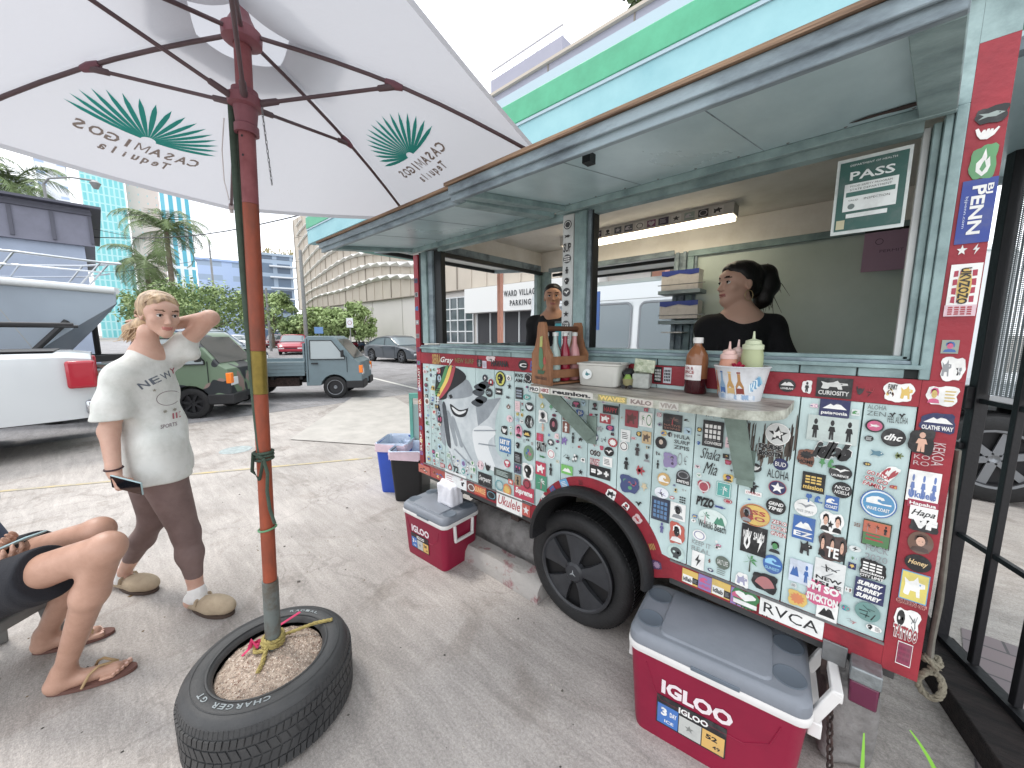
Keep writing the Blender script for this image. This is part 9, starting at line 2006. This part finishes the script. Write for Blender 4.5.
put_text(mb, 'INSPECTION', Matrix.Translation((w_*.10, -h_*.06, .0019)), w_*.34, h_*.028, flat('#2a3a38'), .0); put_text(mb, 'VALID', Matrix.Translation((-w_*.22, -h_*.06, .0019)), w_*.14, h_*.02, flat('#2a3a38'), .0)
mb.add([(-w_*.24+x*w_*.05, -h_*.14+y*w_*.05, .0019) for x, y in circ(16)], [tuple(range(16))], flat('#6a7a78')); mb.box(-w_*.43, -w_*.31, -h_*.43, -h_*.31, .0012, .0015, flat('#b9b48c')); mb.build('lettering', PS, fix=False)
mb = MB(); a = on(1, 1.34, 865, 234); b = on(1, 1.34, 917, 268); mb.box(a.x, b.x, 1.335, 1.339, b.z, a.z, mat('paper_mauve', '#b898b0', .7, vary=.06, scale=6)); mb.box(a.x, b.x, 1.333, 1.337, a.z+.001, a.z+.012, darkwin); NT = tag(mb.build('wall_notice'), 'mauve paper notice pinned to the green board', 'notice')
mb = MB(FACE(a.x+.06, a.z-.05, 1.3345)); mb.add([(x*.016, y*.016, 0) for x, y in icon('ring')[0][0]], [tuple(range(len(icon('ring')[0][0])))], flat('#6a4f68')); put_text(mb, 'PERMIT', Matrix.Translation((.05, -.05, 0)), .09, .014, flat('#6a4f68'), .0); mb.build('notice_print', NT, fix=False)
cbm = flat('#2440a0'); cwm = flat('#cfc9c4')
for (x0, y0, x1, y1, lab) in ((662, 272, 698, 289, 'upper blue and white carton on the wall rack'), (660, 302, 697, 318, 'lower blue and white carton on the wall rack')):
    a = on(1, 1.20, x0, y0); b = on(1, 1.20, x1, y1); R = tag(empty('carton', (a.x, 1.2, b.z)), lab, 'carton', 'cartons of gloves on the rack'); mb = MB(); mb.box(a.x, b.x, 1.20, 1.30, b.z, a.z, cwm); mb.build('box', R)
    mb = MB(); mb.prism([(a.x, a.z), (b.x, a.z), (b.x, a.z-.03), (b.x-.05, a.z-.035), ((a.x+b.x)/2, a.z-.022), (a.x+.04, a.z-.038), (a.x, a.z-.03)], 1.1985, 1.1995, cbm, 'xz'); mb.build('printed_band', R)
RK = tag(empty('wall_rack', (-1.0, 1.3, 1.55)), 'small wall rack holding two blue and white cartons', 'rack')
for y in (290.5, 320):
    a = on(1, 1.19, 658, y); b = on(1, 1.19, 700, y); mb = MB(); mb.box(a.x, b.x, 1.19, 1.335, a.z-.030, a.z-.006, mintw); mb.build('shelf', RK); mb = MB(); mb.tube([(a.x, 1.185, a.z+.03), (b.x+.03, 1.185, a.z+.03)], .003, steel, 6); mb.build('wire_rail', RK)
a = on(1, 1.25, 668, 333); b = on(1, 1.25, 684, 334); mb = MB(); mb.box(a.x-.03, b.x, 1.20, 1.33, a.z, a.z+.008, flat('#dfe0de')); mb.build('shelf', RK)
# stickers on the strip lamp's side
mb = MB(); random.seed(12)
for k in range(12):
    x = -1.50+.078*k; w_ = random.uniform(.05, .066); X = FACE(x, 2.217, LY0-.001); mb.xf = X; c = random.choice(['#7a3f6a', '#4a4f58', '#6a4a80', '#2f3238', '#8a9a90', '#39304a']); mb.add([(-w_/2, -.02, 0), (w_/2, -.022, 0), (w_/2, .022, 0), (-w_/2, .02, 0)], [(0, 1, 2, 3)], flat('#c9c5c0' if k % 3 == 2 else c))
    for pts, ci in icon(random.choice(ICONS)): mb.add([(p_[0]*w_*.4, p_[1]*.017, .0006) for p_ in pts], [tuple(range(len(pts)))], flat('#2a2a30' if k % 3 == 2 else '#b9b4bc'))
mb.xf = Matrix.Identity(4); mb.build('lamp_stickers', Lf, fix=False)
# ------------------------------------------------------------------ done
